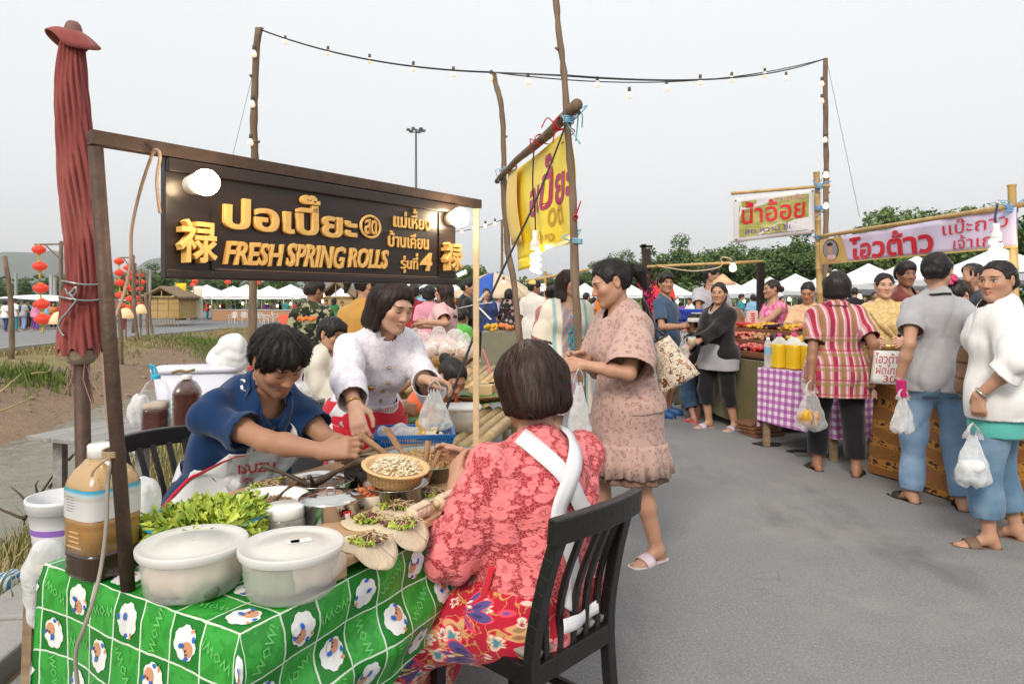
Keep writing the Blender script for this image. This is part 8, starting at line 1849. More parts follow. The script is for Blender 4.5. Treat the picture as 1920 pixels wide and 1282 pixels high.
Mp=Person('seller in peach lace blouse looking down at the fruit trays',(3.40,7.82,0),f=-38,H=1.56,w=1.15,hf=-36,pitch=24,tone='tan',eyes='down',res=1.8,rh=P(1470,628,7.5),lh=P(1530,628,7.3));Mp.skirt(GOLDS,hemz=.2,r1=.2,ripple=0);Mp.top(PLACE,'lace_blouse',sleeve=1.5,hem=-.02,neck=(.06,.0));Mp.hair('bun','black')
Np=Person('seller in maroon satin shirt with head behind the lilac banner',(4.12,7.15,0),f=20,H=1.74,sex='m',hf=0,tone='dark',res=1.8);Np.trousers(CHAR);Np.top(cloth('satin_maroon',(.22,.045,.035),.2,rough=.35),'shirt',sleeve=1.2,hem=-.1,loose=.015,sl_loose=.02);Np.hair('short','black')
Op=Person('seller in purple lace with pink flowers in her hair bending over the stall',(3.74,5.52,0),f=-80,H=1.56,lean=12,hf=-70,pitch=48,tone='mid',eyes='down',res=1.5,rh=P(1760,640,5.2),lh=P(1780,650,5.0));Op.skirt(GOLDS,hemz=.2,r1=.2,ripple=0);Op.top(lace('lace_purple',(.20,.035,.42),(.10,.012,.24),20,.3),'lace_blouse',sleeve=1.6,hem=-.02,neck=(.05,0));Op.hair('topbun','black',strands=120)
q=random.Random(2);m=MB()
for i in range(14):a=i*.9;c=Op.head+Op.MH@(V3(.045*math.cos(a)*(1 if i<8 else .5),.03+.045*math.sin(a)*(1 if i<8 else .5),.130+.006*(i % 3))*Op.hs);m.ball(c,.022*Op.hs,6,1,1,.7)
m.build('hair_flowers',[mat('hairflower_pink',(.62,.05,.16),.6,var=.3,scale=40)],Op.o,world=False,smooth=True)['kind']='stuff'
Q_=Person('man in charcoal t-shirt with raised arm behind the lilac banner',(5.15,7.6,0),f=-100,H=1.74,sex='m',tone='tan',res=2,rh=P(1815,520,7.3),rhd=(-.5,0,1));Q_.trousers(CHAR);Q_.top(cloth('tee_charcoal',(.05,.06,.08)),'t_shirt',sleeve=.7,hem=-.1);Q_.hair('short','black')
R_=Person('tall man in pale grey t-shirt reaching down behind the fruit stall',(2.86,9.85,.10),f=-30,H=1.72,sex='m',hf=60,pitch=5,tone='tan',res=2,rh=P(1312,600,9.5),rhd=(-.1,-.1,-1));R_.trousers(CHAR);R_.top(cloth('tee_palegrey',(.42,.40,.44)),'t_shirt',sleeve=.75,hem=-.1,loose=.01,sl_loose=.015);R_.hair('short','black')
S_=Person('woman in brown satin bending away behind the fruit stall under a paper hat',(2.98,9.15,0),f=-165,H=1.55,lean=24,curl=12,pitch=30,tone='mid',res=2);S_.trousers(CHAR);S_.top(cloth('satin_copper',(.26,.085,.04),.25,rough=.3),'satin_blouse',sleeve=1.3,hem=-.1,loose=.02,sl_loose=.03);S_.hair('bun','black')
p=P(1355,528,8.9);m=MB();m.lathe([(.17,-.04),(.10,.02),(.02,.09),(.001,.10)],p,20);tag(m.build('cone_hat',[mat('hat_peach',(.66,.42,.26),.8)],loc=p,smooth=True,solid=.006),'peach paper cone hat above the woman in copper satin','hat')
m=MB();p=P(1305,594,8.9)
for i in range(3):m=MB();m.box(p+Vector((0,0,-.08+.075*i)),(.60-.05*i,.36,.065),.2);tag(m.build('plastic_crate',[mat('crate_blue',(.012,.05,.38),.4)],loc=p+Vector((0,0,-.08+.075*i)),bevel=.012),'%s blue plastic crate of the stack behind the man in slate blue' % ('lowest','middle','top')[i],'crate')
# == people in the middle distance
T1=Person('woman with long brown hair in pale pink t-shirt facing left',(-.80,8.1,0),f=-112,H=1.56,w=1.12,hf=-100,pitch=8,tone='mid',res=1.6,rh=P(792,612,8.0),lh=P(800,604,7.8));T1.trousers(JDARK);T1.top(cloth('tee_palepink',(.68,.42,.42),.08),'t_shirt',sleeve=.75,hem=-.14,loose=.012,sl_loose=.014,flsl=.02);T1.hair('long','brown',strands=200)
U1=Person('woman in rose pink t-shirt with her back turned',(-1.16,9.6,0),f=170,H=1.55,tone='mid',res=2);U1.trousers(JDARK);U1.top(cloth('tee_rose',(.66,.28,.36),.08),'t_shirt',sleeve=.7);U1.hair('bobshort','black')
V1=Person('person in maroon t-shirt with back turned',(-1.62,11.2,0),f=178,H=1.60,sex='m',tone='tan',res=2.2);V1.trousers(JDARK);V1.top(cloth('tee_maroon',(.28,.02,.03),.1),'t_shirt',sleeve=.7);V1.hair('bobshort','brown')
W1=Person('young man in black t-shirt looking right behind the cream post',(-.62,9.6,0),f=100,H=1.64,sex='m',hf=80,tone='tan',res=2);W1.trousers(JDARK);W1.top(BLK,'t_shirt',sleeve=.7,loose=.01);W1.hair('short','black')
X1=Person('child in bright green t-shirt behind the cream post',(-.66,8.9,0),f=160,H=1.2,tone='tan',res=2);X1.trousers(BLK,'shorts',length=.45,loose=.02);X1.top(cloth('tee_green',(.14,.50,.09),.1),'t_shirt',sleeve=.75,loose=.01);X1.hair('short','black')
Y1=Person('woman in navy lace blouse and black trousers walking towards the camera',(-.53,14.2,0),f=5,H=1.57,w=1.1,tone='mid',res=2,feet=((-.1,.1,.075),(.1,-.12,.075)));Y1.trousers(BLK,length=.9);Y1.top(lace('lace_navy',(.03,.06,.20),(.012,.025,.10),20,.3),'lace_blouse',sleeve=.9,hem=-.16,loose=.015,flare=.02);Y1.hair('bun','black');Y1.sandals(SBR,ENAMEL)
carrier(P(932,612,14.1),(.26,.42,.14),'yellow carrier bag beside the woman in navy lace',film=mat('film_yellow',(.70,.55,.04),.4),seed=5)
Z1=Person('man with short hair looking over the woman in navy lace',(-.78,15.2,0),f=10,H=1.64,sex='m',tone='dark',res=2.2);Z1.trousers(JDARK);Z1.top(CHAR,'t_shirt');Z1.hair('short','black')
FLS=florals('blouse_floral',(.02,.018,.02),[(9,.34,(.50,.46,.44),(.30,.04,.06),1),(13,.28,(.42,.03,.06),(.5,.45,.45),3)],9,6)
A2=Person('woman in black, white and red floral blouse with back turned',(-.06,14.4,0),f=150,H=1.56,tone='mid',res=2);A2.trousers(JDARK);A2.top(FLS,'floral_blouse',sleeve=1.2,hem=-.2,loose=.02,flare=.02);A2.hair('bobshort','black');A2.sandals(SBR,SBR)
B2=Person('man in cream polo shirt and yellow cap turned to the right',(.36,11.3,0),f=142,H=1.66,sex='m',w=1.05,hf=105,tone='dark',res=1.9,belly=.5);B2.trousers(cloth('khaki',(.30,.22,.13),.1),'khaki_shorts',length=.52,loose=.02);B2.top(cloth('polo_cream',(.66,.62,.56),.05),'polo_shirt',sleeve=.8,hem=-.2,loose=.025,flare=.02,sl_loose=.02);B2.hair('short','black',vol=.6)
m=MB();W_=lambda*p:B2.head+B2.MH@V3(*p)*B2.hs;m.grid(lambda u,v:W_(.088*math.cos(u*6.283)*math.cos(v*1.5),.012+.104*math.sin(u*6.283)*math.cos(v*1.5),.035+.082*math.sin(v*1.5)),20,6);m.grid(lambda u,v:W_((u-.5)*.14*(1-.35*v*v),-.085-.075*v,.045-.012*v-.02*(2*u-1)**2),8,4);m.build('cap',[mat('cap_yellow',(.66,.48,.15),.8)],B2.o,world=False,smooth=True,solid=.004)
KAF=patterned('kaftan_print',lambda g,o:g.mix(g.ramp(g.math('ABSOLUTE',g.sep(o)[0]),[(.075,1.),(.085,0.)]),g.mix(g.ramp(g.math('ABSOLUTE',g.sep(o)[0]),[(.12,0.),(.13,1.),(.15,1.),(.16,0.)]),(.66,.60,.50),(.25,.42,.42)),g.ramp(g.math('FRACT',g.math('ADD',g.math('MULTIPLY',g.sep(o)[2],7.),g.math('MULTIPLY',g.math('ABSOLUTE',g.sep(o)[0]),14.))),[(0.,(.18,.26,.36)),(.25,(.50,.17,.08)),(.40,(.22,.22,.36)),(.62,(.28,.38,.44)),(.8,(.52,.26,.13))],'CONSTANT')))
C2=Person('woman in cream kaftan with blue and orange embroidery between the banner poles',(.50,6.15,0),f=8,H=1.62,hf=48,pitch=4,tone='fair',res=1.3,rh=(-.19,-.06,.80));C2.skirt(KAF,'kaftan_skirt',hemz=.35,r0=.15,r1=.20,ripple=.008);C2.top(KAF,'kaftan',sleeve=.95,hem=-.05,loose=.02,neck=(.07,.06),sl_loose=.03,flsl=.05);C2.hair('long','brown',strands=200,vol=.9)
m=MB();p,n=C2.proj(C2.topb,C2.T(0,-.3,.24),.01,(0,1,0));q=random.Random(8)
for i in range(5):m.tube(smoothpath([p,p+Vector((q.gauss(0,.03),-.01,q.gauss(0,.02))),p+Vector((q.gauss(0,.03),-.01,-.06-.03*i))]),.006,5)
m.build('turquoise_tie',[mat('tie_turquoise',(.03,.30,.42),.5)],C2.o,world=False,smooth=True)
D2=Person('person in dusty rose shirt half hidden behind the kaftan woman',(.48,8.2,0),f=160,H=1.52,tone='mid',res=2.2);D2.trousers(JDARK);D2.top(cloth('shirt_dustyrose',(.48,.20,.20),.1),'shirt',sleeve=1.5,loose=.02);D2.hair('bun','black')
CAMO=patterned('camo',lambda g,o:g.mix(g.ramp(g.noise(o,13,3),[(.50,0.),(.53,1.)]),g.mix(g.ramp(g.noise(o,8,2),[(.52,0.),(.54,1.)]),(.012,.014,.010),(.035,.045,.018)),(.30,.30,.18)))
E2=Person('man in dark camouflage t-shirt with orange lettering, back to the camera',(-2.06,7.0,-.06),f=172,H=1.62,sex='m',hf=140,pitch=14,tone='dark',res=1.4,lean=3);E2.trousers(BLK);E2.top(CAMO,'t_shirt',sleeve=.75,hem=-.12,loose=.006);E2.hair('short','black',vol=.5)
E2.patch('orange_print',lambda u,v:E2.T(-.10+.20*u,.3,.385-.035*v+.012*math.sin(u*17)),14,3,mat('print_orange',(.70,.16,.03),.6),off=.009,ray=(0,-1,0))
F2=Person('woman in white blouse with ponytail leaning right behind the seller',(-1.60,6.6,0),f=85,H=1.56,lean=26,hf=80,pitch=24,tone='mid',eyes='down',res=1.6,rh=P(690,620,6.3),lh=P(700,610,6.6));F2.trousers(JDARK);F2.top(cloth('blouse_white',(.72,.71,.74),.05),'blouse',sleeve=.9,hem=-.1,loose=.012,sl_loose=.02);F2.hair('pony','black')
G2=Person('woman in mustard blouse half hidden behind the seller in white lace',(-1.19,5.5,0),f=165,H=1.58,hf=120,pitch=12,tone='mid',res=1.6);G2.trousers(JDARK);G2.top(cloth('blouse_mustard',(.48,.26,.06),.12),'blouse',sleeve=.9,loose=.012,sl_loose=.02);G2.hair('pony','black')
H2=Person('boy in cream jacket sitting on the white plastic chair',(-1.28,4.75,0),f=80,H=1.52,sex='m',hip=(0,.03,.50),feet=((-.1,-.4,.075),(.1,-.4,.075)),hf=62,pitch=14,tone='mid',eyes='down',res=1.3,rh=(-.12,-.32,.66),lh=(.12,-.32,.66),lean=4);H2.trousers(JDARK);H2.top(cloth('jacket_cream',(.60,.57,.49),.06),'jacket',sleeve=1.9,hem=-.05,loose=.02,sl_loose=.02,folds=.008);H2.hair('short','black',strands=150,vol=1.2)
I2=Person('seller in orange and maroon stirring behind the white lace woman',(-.62,4.15,0),f=60,H=1.50,hip=(0,.03,.42),feet=((-.1,-.4,.075),(.1,-.4,.075)),lean=22,curl=20,hf=40,pitch=40,tone='tan',eyes='down',res=1.4,rh=P(752,764,3.55),lh=P(760,770,3.75),rhd=(.8,-.3,-.2),rc=.7);I2.trousers(cloth('skirt_maroon',(.12,.015,.03)),'trousers');I2.top(cloth('shirt_orange',(.62,.12,.03),.1),'shirt',sleeve=.8,loose=.02);I2.hair('bun','black')
m=MB();m.tube([P(740,742,3.5),P(790,700,3.6)],.014,8);tag(m.build('pestle',[TIMB],loc=P(740,742,3.5),smooth=True),'pale wooden pestle in the hand of the stirring seller','utensil')
# == far crowd: low-detail people copied and re-clothed
CT={n:cloth('crowd_'+n,c,.08) for n,c in {'white':(.72,.72,.72),'pink':(.66,.24,.38),'red':(.52,.03,.04),'navy':(.03,.05,.14),'grey':(.34,.35,.37),'black':(.014,.014,.016),'sky blue':(.22,.40,.58),'cream':(.62,.52,.38),'green':(.04,.20,.06),'purple':(.20,.05,.30),'teal':(.03,.25,.27),'orange':(.62,.20,.04),'maroon':(.20,.02,.03),'lilac':(.48,.40,.56)}.items()}
protos=[]
for i,kw in enumerate((dict(sex='m',H=1.68),dict(H=1.56,w=1.05,feet=((-.09,.12,.075),(.09,-.14,.075))),dict(H=1.58,w=1.2),dict(sex='m',H=1.64,lean=8,rh=(-.2,-.34,.95),lh=(.2,-.34,.95)),dict(H=1.54,rh=(-.12,-.3,.98),lean=4))):
    p_=Person('crowd person %d' % i,(-19+i*.8,36.5,gz(36)+.06),f=0,res=4.2,tone=('tan','mid','dark','tan','mid')[i],**kw);p_.trousers(CT['navy'],folds=.002);p_.top(CT['white'],'shirt',sleeve=.75 if i<4 else 1.6,hem=-.12,folds=.002,loose=.01);p_.hair(('short','bobshort','bun','short','long')[i],'black');protos.append(p_.o)
used_lab={}
def place_crowd(k,px,y,f,a,b,where,first=False,group=None):
    src=protos[k];x=(px-960)/F*y;z=gz(y)+(.07 if x<xfar(y)-1 and y<44 else .03)
    o=src.copy();C.objects.link(o);o.location=(x,y,z);o.rotation_euler=(0,0,R(f))
    for ch in src.children:
        c=ch.copy();C.objects.link(c);c.parent=o;nm='shirt' if ch.name.startswith('shirt') else ('trousers' if ch.name.startswith('trousers') else None)
        if nm:c.material_slots[0].link='OBJECT';c.material_slots[0].material=CT[a if nm=='shirt' else b]
    who=('short haired person','bobbed person','bun haired person','leaning person','long haired person')[k];lab='%s in %s top, %s trousers, %s' % (who,a,b,where);n=used_lab.get(lab,0);used_lab[lab]=n+1
    if n:lab='%s, %s one' % (lab,ordn(n,9))
    o['label']=lab;o['category']='person';o['group']=group or 'people in the far crowd';return o
q=random.Random(21);cols=list(CT);ncol=0
def crowd(spots,where,group):
    global ncol
    for px,y in spots:
        k=q.randrange(5);a=cols[(ncol*5+ncol//14) % 14];b=('navy','black','grey','maroon','teal')[(ncol*3+ncol//5) % 5];ncol+=1;place_crowd(k,px,y,q.choice((0,40,-60,170,-150,90,150)),a,b,where,group=group)
crowd([(10,34),(48,38),(58,41),(74,39.5),(88,42),(100,40),(113,41),(124,43),(-12,36),(34,43),(196,42),(206,40),(228,36),(150,46),(172,45)],'on the far road','people on the far road')
place_crowd(0,28,35,165,'white','teal','on the far road',group='people on the far road');place_crowd(4,66,37,170,'pink','purple','on the far road',group='people on the far road');place_crowd(3,44,37,150,'grey','sky blue','on the far road',group='people on the far road')
crowd([(360,56),(376,60),(388,60),(402,62),(418,61),(437,60),(447,62),(476,60),(489,61),(500,59),(512,62),(525,60),(536,58),(553,56)],'under the tents beyond the ditch','people under the tents beyond the ditch')
crowd([(566,34),(600,30),(612,36),(626,26),(560,44),(640,40),(700,20),(722,26),(740,22),(752,17),(764,24),(790,18),(846,16),(880,20),(892,27),(936,24),(948,20),(972,19),(1018,18),(1030,24),(1046,16),(1100,20),(1114,26),(1130,18)],'in the market aisle','people in the market aisle')
crowd([(1160,34),(1176,28),(1192,32),(1262,26),(1280,34),(1296,30),(1324,36),(1390,26),(1402,32),(1412,22),(1446,30),(1466,24),(1478,34),(1500,26),(1544,20),(1556,26),(1584,24),(1602,18),(1618,26),(1640,20),(1668,24),(1690,18),(1720,22),(1762,16),(1790,20),(1874,16)],'by the right tents','people by the right hand tents')
for p_ in protos:
    for ch in list(p_.children):bpy.data.objects.remove(ch)
    bpy.data.objects.remove(p_)
# == tables and goods between the stalls
def slat_table(name,label,o,du,dv,L,W_,z,n,mt,legmt=None,rad=.02):
    """bamboo table: round slats laid side by side on two beams"""
    o=Vector(o);du=Vector(du).normalized();dv=Vector(dv).normalized();r=thing(name,label,'table',o+du*L/2+dv*W_/2,math.atan2(du.y,du.x));
    for i in range(n):
        t=(i+.5)/n*W_;m=MB();m.tube([o+dv*t+Vector((0,0,z-rad)),o+dv*t+du*L*.5+Vector((0,0,z-rad)),o+dv*t+du*L+Vector((0,0,z-rad))],[W_/n*.47]*3,8);m.build('slat',[mt],r,smooth=True)
    for t in (.08,.92):m=MB();m.tube([o+du*L*t-dv*.06+Vector((0,0,z-.075)),o+du*L*t+dv*(W_+.06)+Vector((0,0,z-.075))],.032,10);m.build('beam',[mt],r,smooth=True)
    for a in (.08,.92):
        for b in (.05,.95):m=MB();p=o+du*L*a+dv*W_*b;m.tube([p+Vector((0,0,.024)),p+Vector((0,0,z-.06))],.028,8);m.build('leg',[mt],r,smooth=True)
    return r
BMB=stretched('bamboo_pale',(.44,.30,.13),(.70,.52,.27),(25,25,25),.45,.2)
slat_table('bamboo_table','low bamboo slat table beyond the serving table carrying the blue basket',(-.20,2.86,0),(.20,.98,0),(-.98,.20,0),1.35,.50,.70,8,BMB)
slat_table('bamboo_bench','higher bamboo table carrying the wicker basket of bagged snacks',(-.14,4.85,0),(.10,1,0),(-1,.10,0),1.5,1.15,.74,16,BMB)
# blue basket with bags
bq=P(778,836,2.98);BLB=mat('basket_blue',(.012,.16,.50),.35,spec=.5);r=thing('plastic_basket','blue perforated plastic basket with white and yellow packets','basket',bq,.12);L_,W2_,H2_=.33,.25,.065
m=MB();m.box(bq+Vector((0,0,.006)),(L_*.9,W2_*.9,.008),.12);m.build('basket_floor',[BLB],r)
ca,sa=math.cos(.12),math.sin(.12);rot=lambda x,y,z:bq+Vector((x*ca-y*sa,x*sa+y*ca,z))
for (ax_,sg) in (('x',-1),('x',1),('y',-1),('y',1)):
    m=MB()
    if ax_=='x':Lx=W2_;pt=lambda t,z:rot(sg*(L_*.45+.05*L_*(z/H2_)),t*(.9+.1*z/H2_),z)
    else:Lx=L_;pt=lambda t,z:rot(t*(.9+.1*z/H2_),sg*(W2_*.45+.05*W2_*(z/H2_)),z)
    m.bar(pt(-Lx/2,H2_),pt(Lx/2,H2_),.014,.014);m.bar(pt(-Lx/2,.010),pt(Lx/2,.010),.004,.016);m.bar(pt(-Lx/2,H2_*.62),pt(Lx/2,H2_*.62),.004,.005)
    n=int(Lx/.011)
    for i in range(n+1):t=-Lx/2+Lx*i/n;m.bar(pt(t,.012),pt(t,H2_),.0042,.004)
    m.build('basket_side',[BLB],r)
blob('packet',[(rot(-.06,.0,.05),(.10,.07,.03),.02),(rot(-.10,-.03,.055),(.05,.06,.03),.02)],FILM,.008,.012,40,3,None,(),rot(-.06,0,.05));tag(bpy.data.objects['packet'],'white plastic packet in the left of the blue basket','packet')
o=blob('packet_yellow',[(rot(.06,.0,.05),(.075,.06,.022),.02),(rot(.03,.02,.075),(.02,.02,.035),.02)],patterned('packet_gold',lambda g,o:g.mix(g.ramp(g.noise(o,16,2),[(.5,0.),(.55,1.)]),(.62,.34,.04),(.75,.68,.50)),.4),.007,.010,50,9,None,(),rot(.06,0,.05));o.name='packet';tag(o,'gold and white snack packet in the blue basket','packet')
# clear tubs, banana leaves, knife board on the bamboo table
c=PZ(856,815,.70)+Vector((0,.10,.004));r=thing('plastic_tub','clear lidded tub standing by the cream post on the bamboo table','tub',c);m=MB();boxlathe(m,[(.085,.002),(.095,.01),(.102,.115)],c,36,5,1.1,.9,.1);m.build('tub_wall',[PP],r,smooth=True);m=MB();boxlathe(m,[(.106,.110),(.108,.122),(.102,.128),(.02,.130)],c,36,5,1.1,.9,.1);m.build('lid',[LID],r,smooth=True);blob('tub_filling',[(c+Vector((0,0,.04)),(.085,.07,.035),.01)],mat('filling_pink',(.52,.34,.24),.7,var=.3,scale=30),.008,.006,50,2,r)
m=MB();a=PZ(905,760,.73);m.grid(lambda u,v:a+Vector((-.02+.34*u,.02+.30*v+.1*u,.012*math.sin(u*5+v*3)+.02*v-.12*max(0,u-.8))),12,8);tag(m.build('banana_leaf',[LEAFG],loc=a,smooth=True,solid=.002),'wide banana leaf spread beside the cream post','leaf')
for (px,py,lab,w_) in ((905,706,'left of the two pale wooden boxes with slot tops',.15),(940,702,'right of the two pale wooden boxes with slot tops',.16)):
    c=PZ(px,py+42,.72);r=thing('tissue_box',lab,'box',c,-.1,'pale wooden boxes behind the cream post');m=MB();m.box(c+Vector((0,0,.05)),(w_,.20,.10),-.1);m.build('box_body',[mat('box_wood',(.56,.38,.20),.6,var=.08,scale=12)],r,bevel=.004);m=MB();m.lathe([(.03,.1005),(.001,.1006)],c,16,None,1.3,.45);m.build('slot',[mat('hole_black',(.004,.003,.003),.9)],r)
WICKR=stretched('wicker',(.22,.12,.045),(.46,.28,.12),(60,60,90),.7,.8)
c=PZ(893,748,.74);r=thing('winnowing_tray','round woven tray with banana leaf behind the cream post','tray',c);m=MB();m.lathe([(.001,.004),(.17,.008),(.20,.028),(.21,.036),(.205,.042),(.17,.02),(.001,.016)],c,36);m.build('tray_weave',[WICKR],r,smooth=True);m=MB();m.grid(lambda u,v:c+Vector((-.14+.28*u,-.10+.2*v,.028+.01*math.sin(u*7))),8,6);m.build('leaf',[LEAFG],r,smooth=True,solid=.002)
c=PZ(858,742,.74);r=thing('knife_board','pale chopping board with a wooden handled knife','board',c);m=MB();m.box(c+Vector((0,0,.02)),(.26,.20,.03),.2);m.build('board',[PLK],r,bevel=.004);m=MB();m.tube([c+Vector((-.05,-.03,.05)),c+Vector((.02,0,.05))],.011,8);m.build('knife_handle',[TIMB],r);m=MB();m.bar(c+Vector((.02,0,.05)),c+Vector((.10,.035,.048)),.03,.003);m.build('knife_blade',[CHROMED],r)
c=PZ(848,712,.76);vessel('steel_dish','shallow steel dish left of the cream post','dish',c,[(.001,.0),(.09,.002),(.12,.03),(.125,.03),(.09,.008)],[CHROME]);spoon('curved_ladle','dark curved ladle handle rising from the steel dish',c+Vector((.03,0,.03)),P(885,672,4.1),DARKW,.02,.012)
m=MB();a=PZ(792,795,.71);m.grid(lambda u,v:a+Vector((-.24+.22*u,-.02+.30*v,.012+.010*math.sin(u*6+v*9))),8,6);tag(m.build('banana_leaf',[LEAFG],loc=a,smooth=True,solid=.002),'small banana leaf under the white plastic bag','leaf')
m=MB();m.tube([P(905,655,6.2),P(918,688,5.9),P(921,728,5.6)],.008,6);tag(m.build('barrier_pole',[mat('pole_pinkred',(.62,.12,.14),.5)],loc=P(905,655,6.2)),'thin pink-red slanting rod right of the cream post','rod')
# the basket on legs and bagged snacks
c=PZ(838,712,.74);r=thing('wicker_basket','wicker basket on woven legs filled with bagged snacks','basket',c);m=MB();boxlathe(m,[(.125,.115),(.14,.15),(.15,.195)],c,36,3,1.15,.8);m.build('basket_rim',[WICKR],r,smooth=True)
for i in range(12):a=i*6.2832/12;m=MB();m.tube(smoothpath([c+Vector((.135*math.cos(a)*1.1,.135*math.sin(a)*.8,.005)),c+Vector((.115*math.cos(a+.1)*1.1,.115*math.sin(a+.1)*.8,.06)),c+Vector((.125*math.cos(a)*1.1,.125*math.sin(a)*.8,.12))],4),.008,6);m.build('leg_loop',[WICKR],r,smooth=True)
m=MB();m.tube([c+Vector((.14*math.cos(a)*1.1,.14*math.sin(a)*.8,.008)) for a in rng(0,6.2832,24)],.010,6);m.build('foot_ring',[WICKR],r,smooth=True)
SNK=[mat('snack_tan',(.46,.27,.15),.7,var=.3,scale=40,bump=.6),mat('snack_pink',(.58,.33,.25),.7,var=.3,scale=40,bump=.6)]
def snack(c,s_,label,k,seed,group):
    c=Vector(c);r=thing('snack_bag',label,'bag',c,0,group);q=random.Random(seed)
    blob('snack_pieces',[(c+Vector((0,0,s_*.35)),(s_*.45,s_*.40,s_*.36),.01)],SNK[k],.012,.012,50,seed,r);o=blob('bag_film',[(c+Vector((0,0,s_*.40)),(s_*.52,s_*.46,s_*.44),.01),(c+Vector((q.gauss(0,.01),0,s_*.95)),(s_*.26,s_*.2,s_*.22),.02)],clearplastic('film_snack',(.9,.9,.9),.22,.15,1.),.012,.014,45,seed+3,r)
for i in range(9):snack(c+Vector((-.12+.12*(i % 3)+rnd.gauss(0,.01),-.07+.07*(i//3),.175)),.095,'%s bag of snacks from the left in the %s row of the wicker basket' % (ORD[i % 3],('front','middle','back')[i//3]),0,i+40,'bagged snacks in the wicker basket')
for (px,py,y,s_,lab) in ((752,664,6.0,.20,'bag of snacks in the shallow basket left of the long haired woman'),(772,650,6.2,.22,'upright bag of pink crackers behind the lace seller'),(800,655,6.2,.2,'bag of pink crackers beside the upright one'),(826,650,6.2,.22,'bag of crackers in front of the pale pink t-shirt'),(852,652,6.1,.22,'bag of crackers at the right end of the rear table'),(872,660,6.0,.2,'bag of crackers nearest the cream post on the rear table')):
    p=P(px,py,y);snack(p-Vector((0,0,s_*.4)),s_,lab,1,int(px),'bags of crackers on the rear table')
for (px,y,lab) in ((762,6.0,'shallow wicker basket under the cracker bags at left'),(812,6.1,'small wicker bowl under the cracker bags')):
    c2_=P(px,694,y);r=thing('wicker_tray',lab,'basket',c2_);m=MB();m.lathe([(.001,0),(.12,0),(.17,.075),(.165,.075),(.11,.012)],c2_,24);m.build('basket_weave',[WICKR],r,smooth=True)
r=slat_table('rear_table','rear bamboo table loaded with bags of crackers',(-.35,5.75,0),(.05,1,0),(-1,.05,0),1.0,.95,.74,10,BMB)
AMB=mat('honey_amber',(.34,.10,.02),.15,var=.1,spec=.6)
for (px,lab) in ((757,'left amber jar with pale lid behind the lace seller'),(775,'right amber jar with pale lid behind the lace seller')):
    c2_=P(px,688,5.5);r=thing('honey_jar',lab,'jar',c2_);m=MB();m.lathe([(.001,0),(.038,0),(.04,.01),(.04,.075),(.032,.085)],c2_,18);m.build('honey',[AMB],r,smooth=True);m=MB();m.lathe([(.034,.083),(.034,.10),(.001,.102)],c2_,18);m.build('jar_lid',[mat('jar_lid',(.62,.58,.48),.5)],r,smooth=True)
c2_=P(795,690,5.4);r=thing('skewer_cup','green cup of bamboo skewers','cup',c2_);m=MB();m.lathe([(.001,0),(.035,0),(.04,.09),(.036,.09),(.001,.01)],c2_,18);m.build('cup_wall',[mat('cup_green',(.08,.36,.10),.4)],r,smooth=True);m=MB()
for i in range(14):a=i*2.4;m.tube([c2_+Vector((.012*math.cos(a),.012*math.sin(a),.02)),c2_+Vector((.026*math.cos(a),.026*math.sin(a),.16))],.003,5)
m.build('skewers',[BMB],r)['kind']='stuff'
# ---- grey table with the two bottles, tub and sack
GREYW=stretched('grey_board',(.22,.21,.20),(.42,.41,.39),(3,40,40),.75,.35)
o_=PZ(238,834,.72);du=Vector((.33,.944,0));dv=Vector((-.944,.33,0));r=thing('side_table','grey board side table behind the man carrying two big bottles','table',o_+du*.7+dv*.3,math.atan2(du.y,du.x))
for i in range(4):m=MB();t=-.0+.16*i+.08;m.bar(o_+dv*t+Vector((0,0,-.012)),o_+dv*t+du*1.6+Vector((0,0,-.012)),.155,.022);m.build('board',[GREYW],r,bevel=.003)
for a in (.08,.92):
    for b in (.05,.58):m=MB();p=o_+du*1.6*a+dv*b;m.bar(Vector((p.x,p.y,gh(p.x,p.y)-.02)),Vector((p.x,p.y,.695)),.045,.045);m.build('leg',[GREYW],r)
def bigbottle(px,py,y,label,h,rad,level,c_liq,cap,handle):
    c=PZ(px,py,.724);r=thing('big_bottle',label,'bottle',c);k=rad;m=MB();prof=[(k*.9,.004),(k*.97,.012)]
    n=7;hh=h*.62
    for i in range(n):z=.012+hh*(i+.5)/n;prof+=[(k,z-hh/n*.22),(k*.965,z+hh/n*.22)]
    full=prof+[(k,hh+.015),(k*.93,h*.74),(k*.62,h*.88),(k*.30,h*.93),(k*.30,h*.97)]
    liq=[p for p in full if p[1]<=level*h];
    if liq:boxlathe(m,[(a*.985,b) for a,b in liq]+[(liq[-1][0]*.985,level*h)],c,28,5,1,1,.3);m.build('liquid',[c_liq],r,smooth=True)
    m=MB();boxlathe(m,full,c,28,5,1,1,.3);m.build('bottle_wall',[clearplastic('bottle_haze',(.80,.86,.90),-.04,.12,.2)],r,smooth=True)
    m=MB();m.lathe([(k*.34,h*.94),(k*.36,h*.95),(k*.36,h*1.0),(k*.3,h*1.02),(.001,h*1.025)],c,18);m.build('cap',[cap],r,smooth=True)
    return c,r
DK=sauce_mat('sauce_plum',(.05,.014,.010),(.10,.03,.022));CPB=mat('cap_blue',(.02,.36,.55),.4)
cA,r=bigbottle(292,806,3.4,'big clear bottle half full of dark syrup with a blue cap',.27,.064,.40,DK,CPB,None);m=MB();m.tube(smoothpath([cA+Vector((-.01,0,.27)),cA+Vector((-.02,0,.31)),cA+Vector((-.03,0,.325)),cA+Vector((-.005,0,.31)),cA+Vector((.005,0,.28))]),.006,6);m.build('cap_loop',[CPB],r,smooth=True)
m=MB();boxlathe(m,[(.0615,.108),(.0615,.140)],cA,28,5,1,1,.3);m.build('foam_layer',[mat('foam_pale',(.55,.45,.38),.6)],r,smooth=True)
